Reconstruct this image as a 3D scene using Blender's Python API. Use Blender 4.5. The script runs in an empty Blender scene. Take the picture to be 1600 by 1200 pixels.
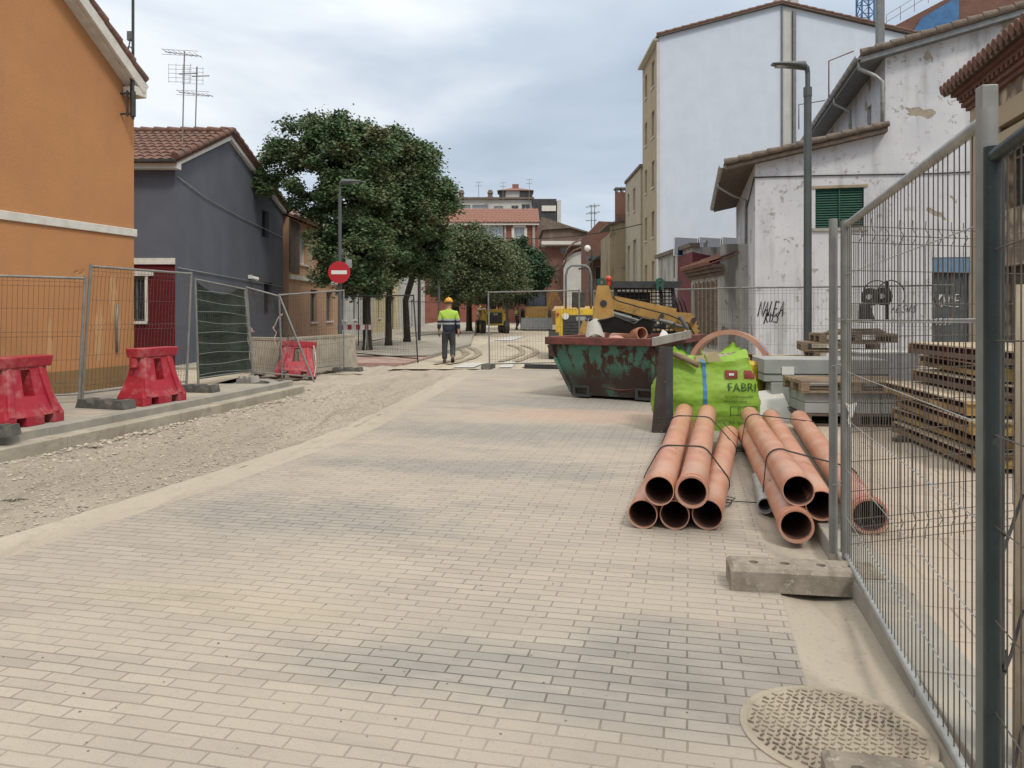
import bpy, math, random
from math import radians as R, sin, cos, pi, tan
from mathutils import Vector as V, Matrix, noise as mn
random.seed(7)
sc = bpy.context.scene
col = sc.collection
# ---------------- camera, world, sun, exposure ----------------
CAMH = 1.5
cd = bpy.data.cameras.new('camera'); cam = bpy.data.objects.new('camera', cd); col.objects.link(cam)
cam.location = (0, 0, CAMH); cam.rotation_euler = (R(90), 0, 0)
cd.sensor_width = 36; cd.lens = 27; cd.shift_y = -115 / 1600; cd.clip_end = 3000; cd.clip_start = .05
sc.camera = cam
SUN_EL, SUN_AZ = 52, 150
w = bpy.data.worlds.new('World'); sc.world = w; w.use_nodes = True
nt = w.node_tree; N = nt.nodes; Lk = nt.links
bg = N['Background']
sky = N.new('ShaderNodeTexSky'); sky.sky_type = 'NISHITA'; sky.sun_disc = False
sky.sun_elevation = R(SUN_EL); sky.sun_rotation = R(SUN_AZ); sky.dust_density = 3
skm = N.new('ShaderNodeVectorMath'); skm.operation = 'SCALE'; skm.inputs['Scale'].default_value = .10
Lk.new(sky.outputs[0], skm.inputs[0])
tc = N.new('ShaderNodeTexCoord'); sep = N.new('ShaderNodeSeparateXYZ'); Lk.new(tc.outputs['Generated'], sep.inputs[0])
mp = N.new('ShaderNodeMapping'); mp.inputs['Scale'].default_value = (1.3, 1.3, 4.2); mp.inputs['Location'].default_value = (3.1, .4, .6)
Lk.new(tc.outputs['Generated'], mp.inputs[0])
ns = N.new('ShaderNodeTexNoise'); ns.inputs['Scale'].default_value = 1.35; ns.inputs['Detail'].default_value = 5; ns.inputs['Roughness'].default_value = .48
ns.inputs['Distortion'].default_value = .3
Lk.new(mp.outputs[0], ns.inputs[0])
cr = N.new('ShaderNodeValToRGB'); Lk.new(ns.outputs[0], cr.inputs[0])
cr.color_ramp.elements[0].position = .36; cr.color_ramp.elements[0].color = (.39, .465, .56, 1)
cr.color_ramp.elements[1].position = .66; cr.color_ramp.elements[1].color = (.80, .835, .87, 1)
e_ = cr.color_ramp.elements.new(.5); e_.color = (.50, .575, .665, 1)
mr = N.new('ShaderNodeMapRange'); mr.inputs[1].default_value = .30; mr.inputs[2].default_value = .95; mr.inputs[3].default_value = 1.0; mr.inputs[4].default_value = 2.3
Lk.new(sep.outputs[2], mr.inputs[0])
sc2 = N.new('ShaderNodeVectorMath'); sc2.operation = 'SCALE'; 
tw_m = N.new('ShaderNodeMapRange'); tw_m.inputs[1].default_value = .32; tw_m.inputs[2].default_value = .7; Lk.new(sep.outputs[2], tw_m.inputs[0])
tw_x = N.new('ShaderNodeMixRGB'); Lk.new(tw_m.outputs[0], tw_x.inputs[0]); Lk.new(cr.outputs[0], tw_x.inputs[1]); tw_x.inputs[2].default_value = (.70, .69, .65, 1)
Lk.new(tw_x.outputs[0], sc2.inputs[0]); Lk.new(mr.outputs[0], sc2.inputs['Scale'])
mx = N.new('ShaderNodeMixRGB'); mx.inputs[0].default_value = .92; Lk.new(skm.outputs[0], mx.inputs[1]); Lk.new(sc2.outputs[0], mx.inputs[2])
Lk.new(mx.outputs[0], bg.inputs[0]); bg.inputs[1].default_value = 1.0
sd = bpy.data.lights.new('sun', 'SUN'); sd.energy = 1.5; sd.angle = R(10); sd.color = (1, .95, .86)
so = bpy.data.objects.new('sun', sd); col.objects.link(so)
# direction the light comes from: azimuth measured clockwise from +Y
sdir = V((sin(R(SUN_AZ)) * cos(R(SUN_EL)), cos(R(SUN_AZ)) * cos(R(SUN_EL)), sin(R(SUN_EL))))
so.rotation_euler = sdir.to_track_quat('Z', 'Y').to_euler(); so.location = (0, -5, 30)
sc.view_settings.view_transform = 'Standard'; sc.view_settings.look = 'None'; sc.view_settings.gamma = 1
sc.view_settings.exposure = 0.28
sc.cycles.max_bounces = 5; sc.cycles.diffuse_bounces = 3; sc.cycles.transparent_max_bounces = 6

# ---------------- helpers ----------------
F = 1200.0
def at(px, py, d):            # a measured photo point at distance d, in metres
    return V(((px - 800) / F * d, d, CAMH - (py - 485) / F * d))
def gp(px, py, z=0.0):        # a measured point on a level surface of height z
    d = F * (CAMH - z) / (py - 485)
    return V(((px - 800) / F * d, d, z))
def frame(p0, p1):
    z = (p1 - p0).normalized()
    a = V((0, 0, 1)) if abs(z.z) < .95 else V((1, 0, 0))
    x = a.cross(z).normalized(); y = z.cross(x)
    return x, y, z
class MB:
    def __init__(s): s.v = []; s.f = []; s.sm = []
    def poly(s, pts, smooth=False):
        i = len(s.v); s.v += [V(p) for p in pts]; s.f.append(tuple(range(i, i + len(pts)))); s.sm.append(smooth); return s
    def hexa(s, P):           # 8 corners: bottom 4 ccw, top 4 ccw
        i = len(s.v); s.v += [V(p) for p in P]
        for q in ((3, 2, 1, 0), (4, 5, 6, 7), (0, 1, 5, 4), (1, 2, 6, 5), (2, 3, 7, 6), (3, 0, 4, 7)):
            s.f.append(tuple(i + k for k in q)); s.sm.append(False)
        return s
    def box(s, c, size, rz=0, M=None):
        c = V(c); hx, hy, hz = [k / 2 for k in size]
        m = M if M is not None else Matrix.Rotation(rz, 3, 'Z')
        P = [c + m @ V((x * hx, y * hy, z * hz)) for z in (-1, 1) for x, y in ((-1, -1), (1, -1), (1, 1), (-1, 1))]
        return s.hexa(P)
    def bar(s, p0, p1, w, h, up=None):   # rectangular bar between two points
        p0 = V(p0); p1 = V(p1); x, y, z = frame(p0, p1)
        if up is not None:
            y = (V(up) - z * V(up).dot(z)).normalized(); x = y.cross(z)
        P = []
        for p in (p0, p1):
            P += [p - x * w / 2 - y * h / 2, p + x * w / 2 - y * h / 2, p + x * w / 2 + y * h / 2, p - x * w / 2 + y * h / 2]
        return s.hexa(P)
    def ring(s, c, x, y, r, n, r2=None):
        r2 = r if r2 is None else r2
        i = len(s.v); s.v += [c + x * cos(2 * pi * k / n) * r + y * sin(2 * pi * k / n) * r2 for k in range(n)]; return i
    def cyl(s, p0, p1, r0, r1=None, n=12, caps=(1, 1)):
        p0 = V(p0); p1 = V(p1); r1 = r0 if r1 is None else r1; x, y, z = frame(p0, p1)
        a = s.ring(p0, x, y, r0, n); b = s.ring(p1, x, y, r1, n)
        for k in range(n):
            s.f.append((a + k, a + (k + 1) % n, b + (k + 1) % n, b + k)); s.sm.append(True)
        if caps[0]: i = s.ring(p0, x, y, r0, n); s.f.append(tuple(i + k for k in reversed(range(n)))); s.sm.append(False)
        if caps[1]: i = s.ring(p1, x, y, r1, n); s.f.append(tuple(i + k for k in range(n))); s.sm.append(False)
        return s
    def pipe(s, p0, p1, ro, ri, n=32):     # hollow, open at both ends
        p0 = V(p0); p1 = V(p1); x, y, z = frame(p0, p1)
        a = s.ring(p0, x, y, ro, n); b = s.ring(p1, x, y, ro, n); c = s.ring(p0, x, y, ri, n); d = s.ring(p1, x, y, ri, n)
        e = s.ring(p0, x, y, ro, n); f = s.ring(p0, x, y, ri, n); g = s.ring(p1, x, y, ro, n); h = s.ring(p1, x, y, ri, n)
        for k in range(n):
            l = (k + 1) % n
            for q, m in (((a + k, a + l, b + l, b + k), 1), ((c + l, c + k, d + k, d + l), 1), ((e + l, e + k, f + k, f + l), 0), ((g + k, g + l, h + l, h + k), 0)):
                s.f.append(q); s.sm.append(bool(m))
        return s
    def tube(s, pts, r, n=6, closed=False, caps=True):
        pts = [V(p) for p in pts]; rs = r if isinstance(r, (list, tuple)) else [r] * len(pts); rings = []
        m = len(pts); px = None
        for i, p in enumerate(pts):
            a = pts[i - 1] if (i or closed) else p; b = pts[(i + 1) % m] if (i < m - 1 or closed) else p
            z = (b - a).normalized()
            if px is None:
                t = V((0, 0, 1)) if abs(z.z) < .9 else V((1, 0, 0)); px = t.cross(z).normalized()
            px = (px - z * px.dot(z)).normalized(); y = z.cross(px)
            rings.append(s.ring(p, px, y, rs[i], n))
        for i in range(m if closed else m - 1):
            a = rings[i]; b = rings[(i + 1) % m]
            for k in range(n):
                s.f.append((a + k, a + (k + 1) % n, b + (k + 1) % n, b + k)); s.sm.append(n > 4)
        if caps and not closed:
            s.f.append(tuple(rings[0] + k for k in reversed(range(n)))); s.sm.append(False)
            s.f.append(tuple(rings[-1] + k for k in range(n))); s.sm.append(False)
        return s
    def prism(s, pts, d):      # polygon extruded by vector d
        pts = [V(p) for p in pts]; d = V(d); n = len(pts)
        s.poly(list(reversed(pts))); s.poly([p + d for p in pts])
        for k in range(n):
            a, b = pts[k], pts[(k + 1) % n]; s.poly([a, b, b + d, a + d])
        return s
    def ball(s, c, r, n=10, m=7, sq=(1, 1, 1), zmin=-1.0):
        c = V(c); i = len(s.v)
        for a in range(m + 1):
            t = -pi / 2 + pi * a / m; zz = max(sin(t), zmin)
            for b in range(n):
                q = 2 * pi * b / n; s.v.append(c + V((cos(q) * cos(t) * r * sq[0], sin(q) * cos(t) * r * sq[1], zz * r * sq[2])))
        for a in range(m):
            for b in range(n):
                s.f.append((i + a * n + b, i + a * n + (b + 1) % n, i + (a + 1) * n + (b + 1) % n, i + (a + 1) * n + b)); s.sm.append(True)
        return s
    def grid(s, fn, nu, nv, smooth=True):
        i = len(s.v)
        for a in range(nv + 1):
            for b in range(nu + 1): s.v.append(V(fn(b / nu, a / nv)))
        for a in range(nv):
            for b in range(nu):
                k = i + a * (nu + 1) + b; s.f.append((k, k + 1, k + nu + 2, k + nu + 1)); s.sm.append(smooth)
        return s
    def build(s, name, mat, parent=None, bevel=0, world=True, loc=None):
        me = bpy.data.meshes.new(name)
        off = V((0, 0, 0)); rot = None
        if parent is not None and world:
            q = parent
            while q.parent is not None: q = q.parent
            off = q.location.copy(); rot = Matrix.Rotation(-q.rotation_euler.z, 3, 'Z') if q.rotation_euler.z else None
            if parent is not q or q.type == 'MESH': pass
        if loc is not None: off = V(loc)
        vs = [(v - off) for v in s.v]
        if rot: vs = [rot @ v for v in vs]
        me.from_pydata([tuple(v) for v in vs], [], s.f)
        me.polygons.foreach_set('use_smooth', s.sm)
        for m_ in (mat if isinstance(mat, (list, tuple)) else [mat]): me.materials.append(m_)
        me.update()
        o = bpy.data.objects.new(name, me); col.objects.link(o)
        if parent is not None: o.parent = parent
        if loc is not None: o.location = loc
        if bevel:
            b = o.modifiers.new('bevel', 'BEVEL'); b.width = bevel; b.segments = 2; b.limit_method = 'ANGLE'; b.angle_limit = R(35)
        return o
def thing(name, label, cat, loc=(0, 0, 0), rz=0, group=None):
    o = bpy.data.objects.new(name, None); col.objects.link(o); o.location = loc; o.rotation_euler = (0, 0, rz)
    o.empty_display_size = .1
    o['label'] = label; o['category'] = cat
    if group: o['group'] = group
    return o
def tag(o, label, cat, group=None):
    o['label'] = label; o['category'] = cat
    if group: o['group'] = group
    return o
def struct(mb, name, mat, kind='structure', **k):
    o = mb.build(name, mat, **k); o['kind'] = kind; return o
def dup(root, loc=None, rz=None, label=None, cat=None):
    def cp(o, par):
        c = o.copy(); col.objects.link(c)
        if par: c.parent = par
        for ch in list(o.children): cp(ch, c)
        return c
    r = cp(root, None)
    if loc is not None: r.location = loc
    if rz is not None: r.rotation_euler = (0, 0, rz)
    if label: r['label'] = label
    if cat: r['category'] = cat
    return r

# ---------------- materials ----------------
class Nd:
    def __init__(s, name):
        s.m = bpy.data.materials.new(name); s.m.use_nodes = True; s.t = s.m.node_tree
        s.b = s.t.nodes['Principled BSDF']; s.c = s.n('ShaderNodeTexCoord').outputs['Object']
    def n(s, ty, **k):
        x = s.t.nodes.new(ty)
        for a, b in k.items(): setattr(x, a, b)
        return x
    def l(s, a, b): s.t.links.new(a, b)
    def noise(s, scale, detail=4, rough=.55, vec=None, dist=0, stretch=None):
        v = vec or s.c
        if stretch:
            m = s.n('ShaderNodeMapping'); m.inputs['Scale'].default_value = stretch; s.l(v, m.inputs[0]); v = m.outputs[0]
        x = s.n('ShaderNodeTexNoise'); x.inputs['Scale'].default_value = scale; x.inputs['Detail'].default_value = detail
        x.inputs['Roughness'].default_value = rough; x.inputs['Distortion'].default_value = dist; s.l(v, x.inputs[0]); return x.outputs[0]
    def ramp(s, fac, a, b, va=0., vb=1.):
        x = s.n('ShaderNodeMapRange'); x.inputs[1].default_value = a; x.inputs[2].default_value = b; x.inputs[3].default_value = va; x.inputs[4].default_value = vb
        x.interpolation_type = 'SMOOTHSTEP'; s.l(fac, x.inputs[0]); return x.outputs[0]
    def mix(s, fac, a, b, mode='MIX'):
        x = s.n('ShaderNodeMixRGB', blend_type=mode)
        for i, q in ((0, fac), (1, a), (2, b)):
            if isinstance(q, (int, float)): x.inputs[i].default_value = q
            elif isinstance(q, tuple): x.inputs[i].default_value = (*q[:3], 1)
            else: s.l(q, x.inputs[i])
        return x.outputs[0]
    def math(s, op, a, b=0.):
        x = s.n('ShaderNodeMath', operation=op)
        for i, q in ((0, a), (1, b)):
            if isinstance(q, (int, float)): x.inputs[i].default_value = q
            else: s.l(q, x.inputs[i])
        return x.outputs[0]
    def vm(s, op, a, b):
        x = s.n('ShaderNodeVectorMath', operation=op)
        for i, q in ((0, a), (1, b)):
            if isinstance(q, tuple): x.inputs[i].default_value = q
            else: s.l(q, x.inputs[i])
        return x
    def bump(s, h, strength=.3, dist=.01, prev=None):
        x = s.n('ShaderNodeBump'); x.inputs['Strength'].default_value = strength; x.inputs['Distance'].default_value = dist
        s.l(h, x.inputs['Height'])
        if prev: s.l(prev, x.inputs['Normal'])
        return x.outputs[0]
    def done(s, colr, rough=.8, metal=0., norm=None, spec=.4):
        if isinstance(colr, tuple): s.b.inputs['Base Color'].default_value = (*colr[:3], 1)
        else: s.l(colr, s.b.inputs['Base Color'])
        if isinstance(rough, (int, float)): s.b.inputs['Roughness'].default_value = rough
        else: s.l(rough, s.b.inputs['Roughness'])
        s.b.inputs['Metallic'].default_value = metal; s.b.inputs['Specular IOR Level'].default_value = spec
        if norm is not None: s.l(norm, s.b.inputs['Normal'])
        return s.m
def pm(name, c1, c2=None, scale=3, rough=.75, metal=0, bump=0, bs=40, dirt=None, da=(.52, .68), ds=2.5, stretch=None, spec=.4, bd=.01):
    n = Nd(name); c2 = c2 or tuple(k * .8 for k in c1)
    c = n.mix(n.ramp(n.noise(scale, 5, stretch=stretch), .3, .7), c1, c2)
    if dirt: c = n.mix(n.ramp(n.noise(ds, 8, .65), *da), c, dirt)
    nm = n.bump(n.noise(bs, 4), bump, bd) if bump else None
    rr = n.ramp(n.noise(scale * 2.3, 3), .2, .8, max(rough - .1, .05), min(rough + .12, 1))
    return n.done(c, rr, metal, nm, spec)
M = {}
M['concrete'] = pm('concrete', (.36, .345, .315), (.26, .245, .22), 3, .9, 0, .5, 60, (.22, .19, .15), (.55, .75), 6, bd=.006)
M['kerb'] = pm('kerb concrete', (.31, .295, .26), (.24, .225, .195), 2, .9, 0, .3, 90, (.38, .32, .24), (.5, .75), 3, bd=.004)
M['slab'] = pm('rough concrete', (.37, .335, .27), (.28, .25, .20), 2, .95, 0, .6, 25, (.25, .21, .17), (.5, .7), 5)
M['castblock'] = pm('speckled concrete', (.29, .25, .20), (.19, .16, .125), 14, .95, 0, .8, 160, (.38, .34, .28), (.55, .7), 30, bd=.004)
M['orange'] = None
M['galv'] = pm('galvanised steel', (.24, .24, .225), (.175, .175, .165), 6, .55, .25, .1, 40, (.12, .095, .07), (.62, .8), 9)
M['galvlight'] = pm('pale galvanised steel', (.36, .37, .36), (.26, .265, .26), 8, .45, .35, .1, 40, (.17, .13, .10), (.64, .82), 12)
M['wire'] = pm('fence wire', (.12, .105, .09), (.065, .055, .048), 8, .6, .3)
M['darkpost'] = pm('dark green paint', (.022, .035, .036), (.012, .02, .02), 5, .45, 0, .15, 60, (.07, .07, .065), (.6, .8), 12)
M['greencover'] = None
M['black'] = pm('black rubber', (.03, .03, .03), (.05, .048, .045), 8, .8, 0, .3, 60, (.13, .115, .09), (.5, .8), 7)
M['rubber'] = pm('dusty rubber', (.065, .066, .062), (.095, .092, .082), 8, .85, 0, .3, 60, (.2, .175, .14), (.5, .8), 7)
M['red'] = pm('red plastic', (.36, .018, .035), (.29, .014, .028), 3, .5, 0, .15, 20, (.40, .13, .125), (.48, .72), 5, spec=.45)
M['yellow'] = pm('yellow paint', (.62, .42, .03), (.52, .34, .025), 3, .5, 0, .1, 20, (.25, .18, .10), (.58, .75), 6)
M['ochre'] = pm('ochre paint', (.42, .25, .07), (.34, .19, .055), 3, .55, 0, .15, 30, (.13, .095, .06), (.55, .7), 5)
M['dark'] = pm('dark metal', (.035, .037, .04), (.055, .055, .055), 5, .55, .2, .1, 30, (.1, .09, .075), (.6, .8), 8)
M['grey'] = pm('grey steel', (.17, .18, .18), (.13, .135, .135), 5, .5, .2)
M['lamp'] = pm('lamp post paint', (.085, .10, .10), (.07, .08, .08), 3, .45, .1, spec=.5)
M['wood'] = pm('pallet wood', (.30, .22, .14), (.17, .125, .09), 3, .85, 0, .4, 30, (.10, .08, .065), (.55, .75), 6, stretch=(1, 1, 6))
M['woodpale'] = pm('pale timber', (.48, .39, .28), (.34, .27, .19), 4, .8, 0, .3, 30, (.22, .17, .12), (.55, .75), 6)
M['wooddark'] = pm('old dark timber', (.13, .095, .07), (.075, .058, .047), 5, .85, 0, .4, 30)
M['white'] = pm('white paint', (.66, .65, .62), (.58, .57, .54), 3, .6, 0, 0, 30, (.4, .38, .33), (.6, .8), 5)
M['whiteband'] = pm('white render band', (.62, .60, .55), (.52, .5, .45), 6, .85, 0, .3, 30, (.35, .3, .25), (.6, .75), 9)
M['grout'] = pm('grey block', (.33, .335, .32), (.26, .265, .255), 2.5, .9, 0, .3, 70)
M['glass'] = Nd('window glass').done((.03, .04, .05), .08, 0, None, .8)
M['glassb'] = Nd('bright window').done((.32, .38, .43), .12, 0, None, .8)
M['skin'] = Nd('skin').done((.42, .24, .16), .6)
M['cable'] = Nd('black cable').done((.015, .014, .014), .5)
M['tape'] = pm('white tape', (.7, .6, .58), (.55, .3, .3), 12, .6)
M['bark'] = pm('bark', (.055, .043, .033), (.028, .022, .018), 6, .95, 0, .7, 22, stretch=(1, 1, .25))
M['asph'] = pm('dark sand', (.19, .155, .115), (.14, .11, .085), 2, .95, 0, .4, 40)

def wall_mat(name, c1, c2, streak=None, sa=(.5, .75), peel=None, pa=(.6, .62), ps=1.5, spots=None, bump=.25, vs=(1.2, 1.2, .18)):
    n = Nd(name)
    c = n.mix(n.ramp(n.noise(1.1, 5), .3, .7), c1, c2)
    c = n.mix(n.ramp(n.noise(22, 3), .35, .75, 0, .3), c, tuple(k * .85 for k in c1))
    if streak: c = n.mix(n.ramp(n.noise(1.6, 6, .6, stretch=vs), *sa), c, streak)
    h = n.noise(45, 4)
    nm = n.bump(h, bump, .01)
    if spots:
        f = n.ramp(n.noise(4.2, 9, .7), .56, .63)
        g = n.ramp(n.noise(.5, 2), .36, .56)
        c = n.mix(n.math('MULTIPLY', f, g), c, spots)
    if peel:
        f = n.ramp(n.noise(ps, 7, .55, dist=.2), *pa)
        c = n.mix(f, c, n.mix(n.ramp(n.noise(8, 5), .3, .7), peel, tuple(k * .75 for k in peel)))
        nm = n.bump(n.math('MULTIPLY', f, -1.), .6, .02, nm)
    return n.done(c, .92, 0, nm, .2)
M['orange'] = wall_mat('orange render', (.47, .228, .10), (.42, .204, .092), (.38, .185, .10), (.5, .8), (.52, .31, .15), (.655, .685), 1.0, bump=.5)
M['orangebase'] = wall_mat('ochre stone base', (.25, .155, .075), (.20, .125, .065), (.30, .22, .13))
M['greyw'] = wall_mat('slate blue render', (.118, .126, .154), (.10, .107, .131), (.125, .13, .15), (.5, .8), bump=.3)
M['whitew'] = wall_mat('smooth white render', (.54, .59, .66), (.50, .55, .62), (.57, .60, .66), (.5, .8), bump=.05)
M['oldwhite'] = wall_mat('old peeling whitewash', (.58, .58, .60), (.50, .505, .53), (.36, .365, .375), (.47, .72), (.36, .31, .245), (.622, .636), .75, spots=(.30, .285, .27), bump=.5)
M['stain'] = wall_mat('stained whitewash', (.45, .44, .42), (.34, .33, .31), (.16, .15, .14), (.48, .66), (.28, .24, .2), (.62, .65), 2, bump=.6)
M['beige'] = wall_mat('beige render', (.40, .33, .225), (.35, .29, .20), (.28, .23, .17), (.55, .8))
M['salmon'] = wall_mat('salmon render', (.46, .29, .19), (.42, .26, .17), (.34, .22, .16), (.55, .8))
M['cream'] = wall_mat('cream render', (.56, .48, .30), (.5, .43, .27), (.4, .34, .25), (.55, .8))
M['palew'] = wall_mat('pale grey render', (.50, .49, .46), (.43, .42, .40), (.33, .32, .3), (.55, .8))
M['tanold'] = wall_mat('old tan plaster', (.36, .29, .19), (.29, .23, .15), (.15, .13, .10), (.5, .68), (.24, .2, .15), (.6, .64), 1.2)
M['brown'] = wall_mat('brown concrete', (.155, .11, .09), (.12, .085, .07), (.2, .15, .12))
M['blue'] = pm('blue net', (.055, .16, .33), (.04, .11, .24), 2, .8)
M['maroon'] = pm('maroon render', (.14, .03, .035), (.11, .025, .03), 3, .8)
def brick_mat(name, c1, c2, mo, bw=.25, rh=.07, ms=.01, var=.5, bump=.3, zup=True):
    n = Nd(name)
    v = n.c
    if zup:
        s_ = n.n('ShaderNodeSeparateXYZ'); n.l(v, s_.inputs[0]); a = n.math('ADD', s_.outputs[0], s_.outputs[1])
        cb = n.n('ShaderNodeCombineXYZ'); n.l(a, cb.inputs[0]); n.l(s_.outputs[2], cb.inputs[1]); v = cb.outputs[0]
    b = n.n('ShaderNodeTexBrick'); b.inputs['Scale'].default_value = 1; b.inputs['Brick Width'].default_value = bw; b.inputs['Row Height'].default_value = rh
    b.inputs['Mortar Size'].default_value = ms; b.inputs['Color1'].default_value = (*c1, 1); b.inputs['Color2'].default_value = (*c2, 1); b.inputs['Mortar'].default_value = (*mo, 1)
    n.l(v, b.inputs[0])
    c = n.mix(n.ramp(n.noise(1.3, 5), .35, .75, 0, var), b.outputs[0], tuple(k * .6 for k in c1))
    return n.done(c, .9, 0, n.bump(n.math('MULTIPLY', b.outputs[1], -1.), bump, .01), .2)
M['redbrick'] = brick_mat('red brick', (.27, .085, .055), (.23, .07, .05), (.22, .14, .11))
M['brownbrick'] = brick_mat('brown brick', (.19, .09, .065), (.15, .07, .055), (.16, .11, .09))
M['darkbrick'] = brick_mat('dark brick', (.06, .06, .065), (.045, .045, .05), (.08, .08, .08))
M['redtile'] = brick_mat('dark red tiles', (.13, .012, .016), (.10, .010, .014), (.05, .012, .013), .10, .10, .006)
M['stone'] = None
def tile_mat(name, c1, c2, c3):
    n = Nd(name)
    c = n.mix(n.ramp(n.noise(5, 3, .7), .35, .65), c1, c2)
    c = n.mix(n.ramp(n.noise(1.5, 6, .7), .5, .7), c, c3)
    c = n.mix(n.ramp(n.noise(24, 3), .5, .7, 0, .6), c, tuple(k * .6 for k in c1))
    return n.done(c, .9, 0, n.bump(n.noise(60, 3), .3, .005), .2)
M['tile'] = tile_mat('clay roof tiles', (.19, .105, .078), (.13, .075, .06), (.11, .085, .075))
M['tilered'] = tile_mat('terracotta roof tiles', (.27, .135, .10), (.21, .105, .08), (.16, .12, .1))
M['tileold'] = tile_mat('weathered roof tiles', (.14, .11, .09), (.20, .16, .13), (.09, .08, .07))
# stone rubble wall
n = Nd('rubble stone wall')
vo = n.n('ShaderNodeTexVoronoi'); vo.inputs['Scale'].default_value = 3.2; n.l(n.c, vo.inputs[0])
c = n.mix(n.ramp(vo.outputs['Distance'], .3, .62), n.mix(n.ramp(n.noise(2.2, 3), .4, .6), (.46, .38, .28), (.36, .27, .19)), (.17, .13, .10))
M['stone'] = n.done(c, .95, 0, n.bump(n.math('MULTIPLY', vo.outputs['Distance'], -1.), .8, .05), .2)
# green debris netting
n = Nd('green netting')
c = n.mix(n.ramp(n.noise(3, 5, stretch=(1, 1, .3)), .3, .7), (.022, .034, .026), (.038, .053, .04))
M['greencover'] = n.done(c, .85, 0, n.bump(n.noise(4, 3, stretch=(1, 1, 3)), .6, .05), .2)
# pavers
def ellipse(n, cx, cy, rx, ry, soft=.5, v=None):
    a = R(13)
    s_ = n.vm('SUBTRACT', v or n.c, (cx, cy, 0)).outputs[0]
    m = n.n('ShaderNodeMapping'); m.vector_type = 'POINT'; m.inputs['Rotation'].default_value = (0, 0, a); n.l(s_, m.inputs[0])
    d = n.vm('MULTIPLY', m.outputs[0], (1 / rx, 1 / ry, 0)).outputs[0]
    ln = n.n('ShaderNodeVectorMath', operation='LENGTH'); n.l(d, ln.inputs[0])
    wob = n.math('ADD', ln.outputs['Value'], n.math('MULTIPLY', n.math('SUBTRACT', n.noise(2.2, 6, .6), .5), 1.5))
    return n.ramp(wob, 1 - soft * .6, 1 + soft * .5, 1, 0)
n = Nd('clay pavers')
mpp = n.n('ShaderNodeMapping'); mpp.inputs['Rotation'].default_value = (0, 0, R(13)); n.l(n.c, mpp.inputs[0])
wv = n.vm('SCALE', n.n('ShaderNodeTexNoise').outputs[1], (0, 0, 0))
nz = n.n('ShaderNodeTexNoise'); nz.inputs['Scale'].default_value = 2.5; nz.inputs['Detail'].default_value = 3; n.l(n.c, nz.inputs[0])
sv = n.n('ShaderNodeVectorMath', operation='SCALE'); n.l(nz.outputs[1], sv.inputs[0]); sv.inputs['Scale'].default_value = .018
vv = n.vm('ADD', mpp.outputs[0], sv.outputs[0]).outputs[0]
b = n.n('ShaderNodeTexBrick'); b.offset = .36; b.offset_frequency = 2
for k_, q_ in (('Scale', 1), ('Brick Width', .225), ('Row Height', .0725), ('Mortar Size', .0042), ('Mortar Smooth', .25)): b.inputs[k_].default_value = q_
b.inputs['Color1'].default_value = (.41, .37, .315, 1); b.inputs['Color2'].default_value = (.28, .255, .225, 1); b.inputs['Mortar'].default_value = (.20, .17, .14, 1)
n.l(vv, b.inputs[0])
c = b.outputs[0]
sand = n.mix(n.ramp(n.noise(.5, 4), .35, .65), (.425, .365, .30), (.35, .31, .265))
grey = n.mix(n.noise(6, 3), (.26, .257, .25), (.17, .168, .163))
greyb = n.mix(b.outputs[1], grey, (.05, .047, .044))
streaks = n.noise(1.0, 6, .6, vec=mpp.outputs[0], stretch=(.55, 2.6, 1))
dust = n.math('MULTIPLY', n.ramp(streaks, .32, .60, .30, .92), n.ramp(n.noise(5, 6, .7), .3, .6, .72, 1))
gm = n.ramp(n.noise(.62, 5, .6, vec=mpp.outputs[0], stretch=(.5, 1.9, 1)), .585, .70, 0, .55)
for e in ((.12, 3.12, 1.25, .30), (.95, 3.35, .8, .35), (-1.5, 5.6, 1.3, .55), (-.4, 7.3, 1.6, .35), (.6, 9.3, 2.6, .8), (1.5, 12.3, 2.5, .9)):
    gm = n.math('MAXIMUM', gm, n.math('MULTIPLY', ellipse(n, *e, .9), .78))
# where the stone shows through, the sand is thin
dustf = n.math('MULTIPLY', dust, n.math('SUBTRACT', 1., n.math('MULTIPLY', gm, .75)))
jd = n.math('MULTIPLY', b.outputs[1], n.ramp(n.noise(1.6, 5), .35, .65, .45, .95))
pv = n.math('MULTIPLY', gm, n.ramp(n.noise(3.2, 5, .7, vec=mpp.outputs[0], stretch=(1, 3.5, 1)), .3, .6, .35, 1))
base = n.mix(pv, c, greyb)
c = n.mix(n.math('MULTIPLY', dustf, n.math('SUBTRACT', 1., n.math('MULTIPLY', jd, .7))), base, sand)
c = n.mix(n.math('MULTIPLY', ellipse(n, 1.2, 10.9, 1.7, .7, .9), .4), c, (.46, .28, .21))
c = n.mix(n.math('MULTIPLY', ellipse(n, -1.55, 3.95, .8, .2, .9), .25), c, (.46, .38, .25))
c = n.mix(n.ramp(n.noise(26, 4, .7), .5, .8, 0, .30), c, (.24, .20, .155))
c = n.mix(n.ramp(n.noise(70, 2), .66, .78, 0, .7), c, (.16, .12, .09))
c = n.mix(n.ramp(n.noise(180, 3, .8), .35, .7, .0, .35), c, (.17, .15, .12))
c = n.mix(n.ramp(n.noise(.9, 7, .7), .60, .72, 0, .35), c, (.20, .165, .13))
hn = n.math('ADD', n.math('MULTIPLY', b.outputs[1], n.math('MULTIPLY', n.math('SUBTRACT', 1.1, dustf), -1.)), n.math('MULTIPLY', n.noise(60, 4), .18))
M['paver'] = n.done(c, n.math('SUBTRACT', .95, n.math('MULTIPLY', gm, .25)), 0, n.bump(hn, .75, .009), .3)
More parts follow.
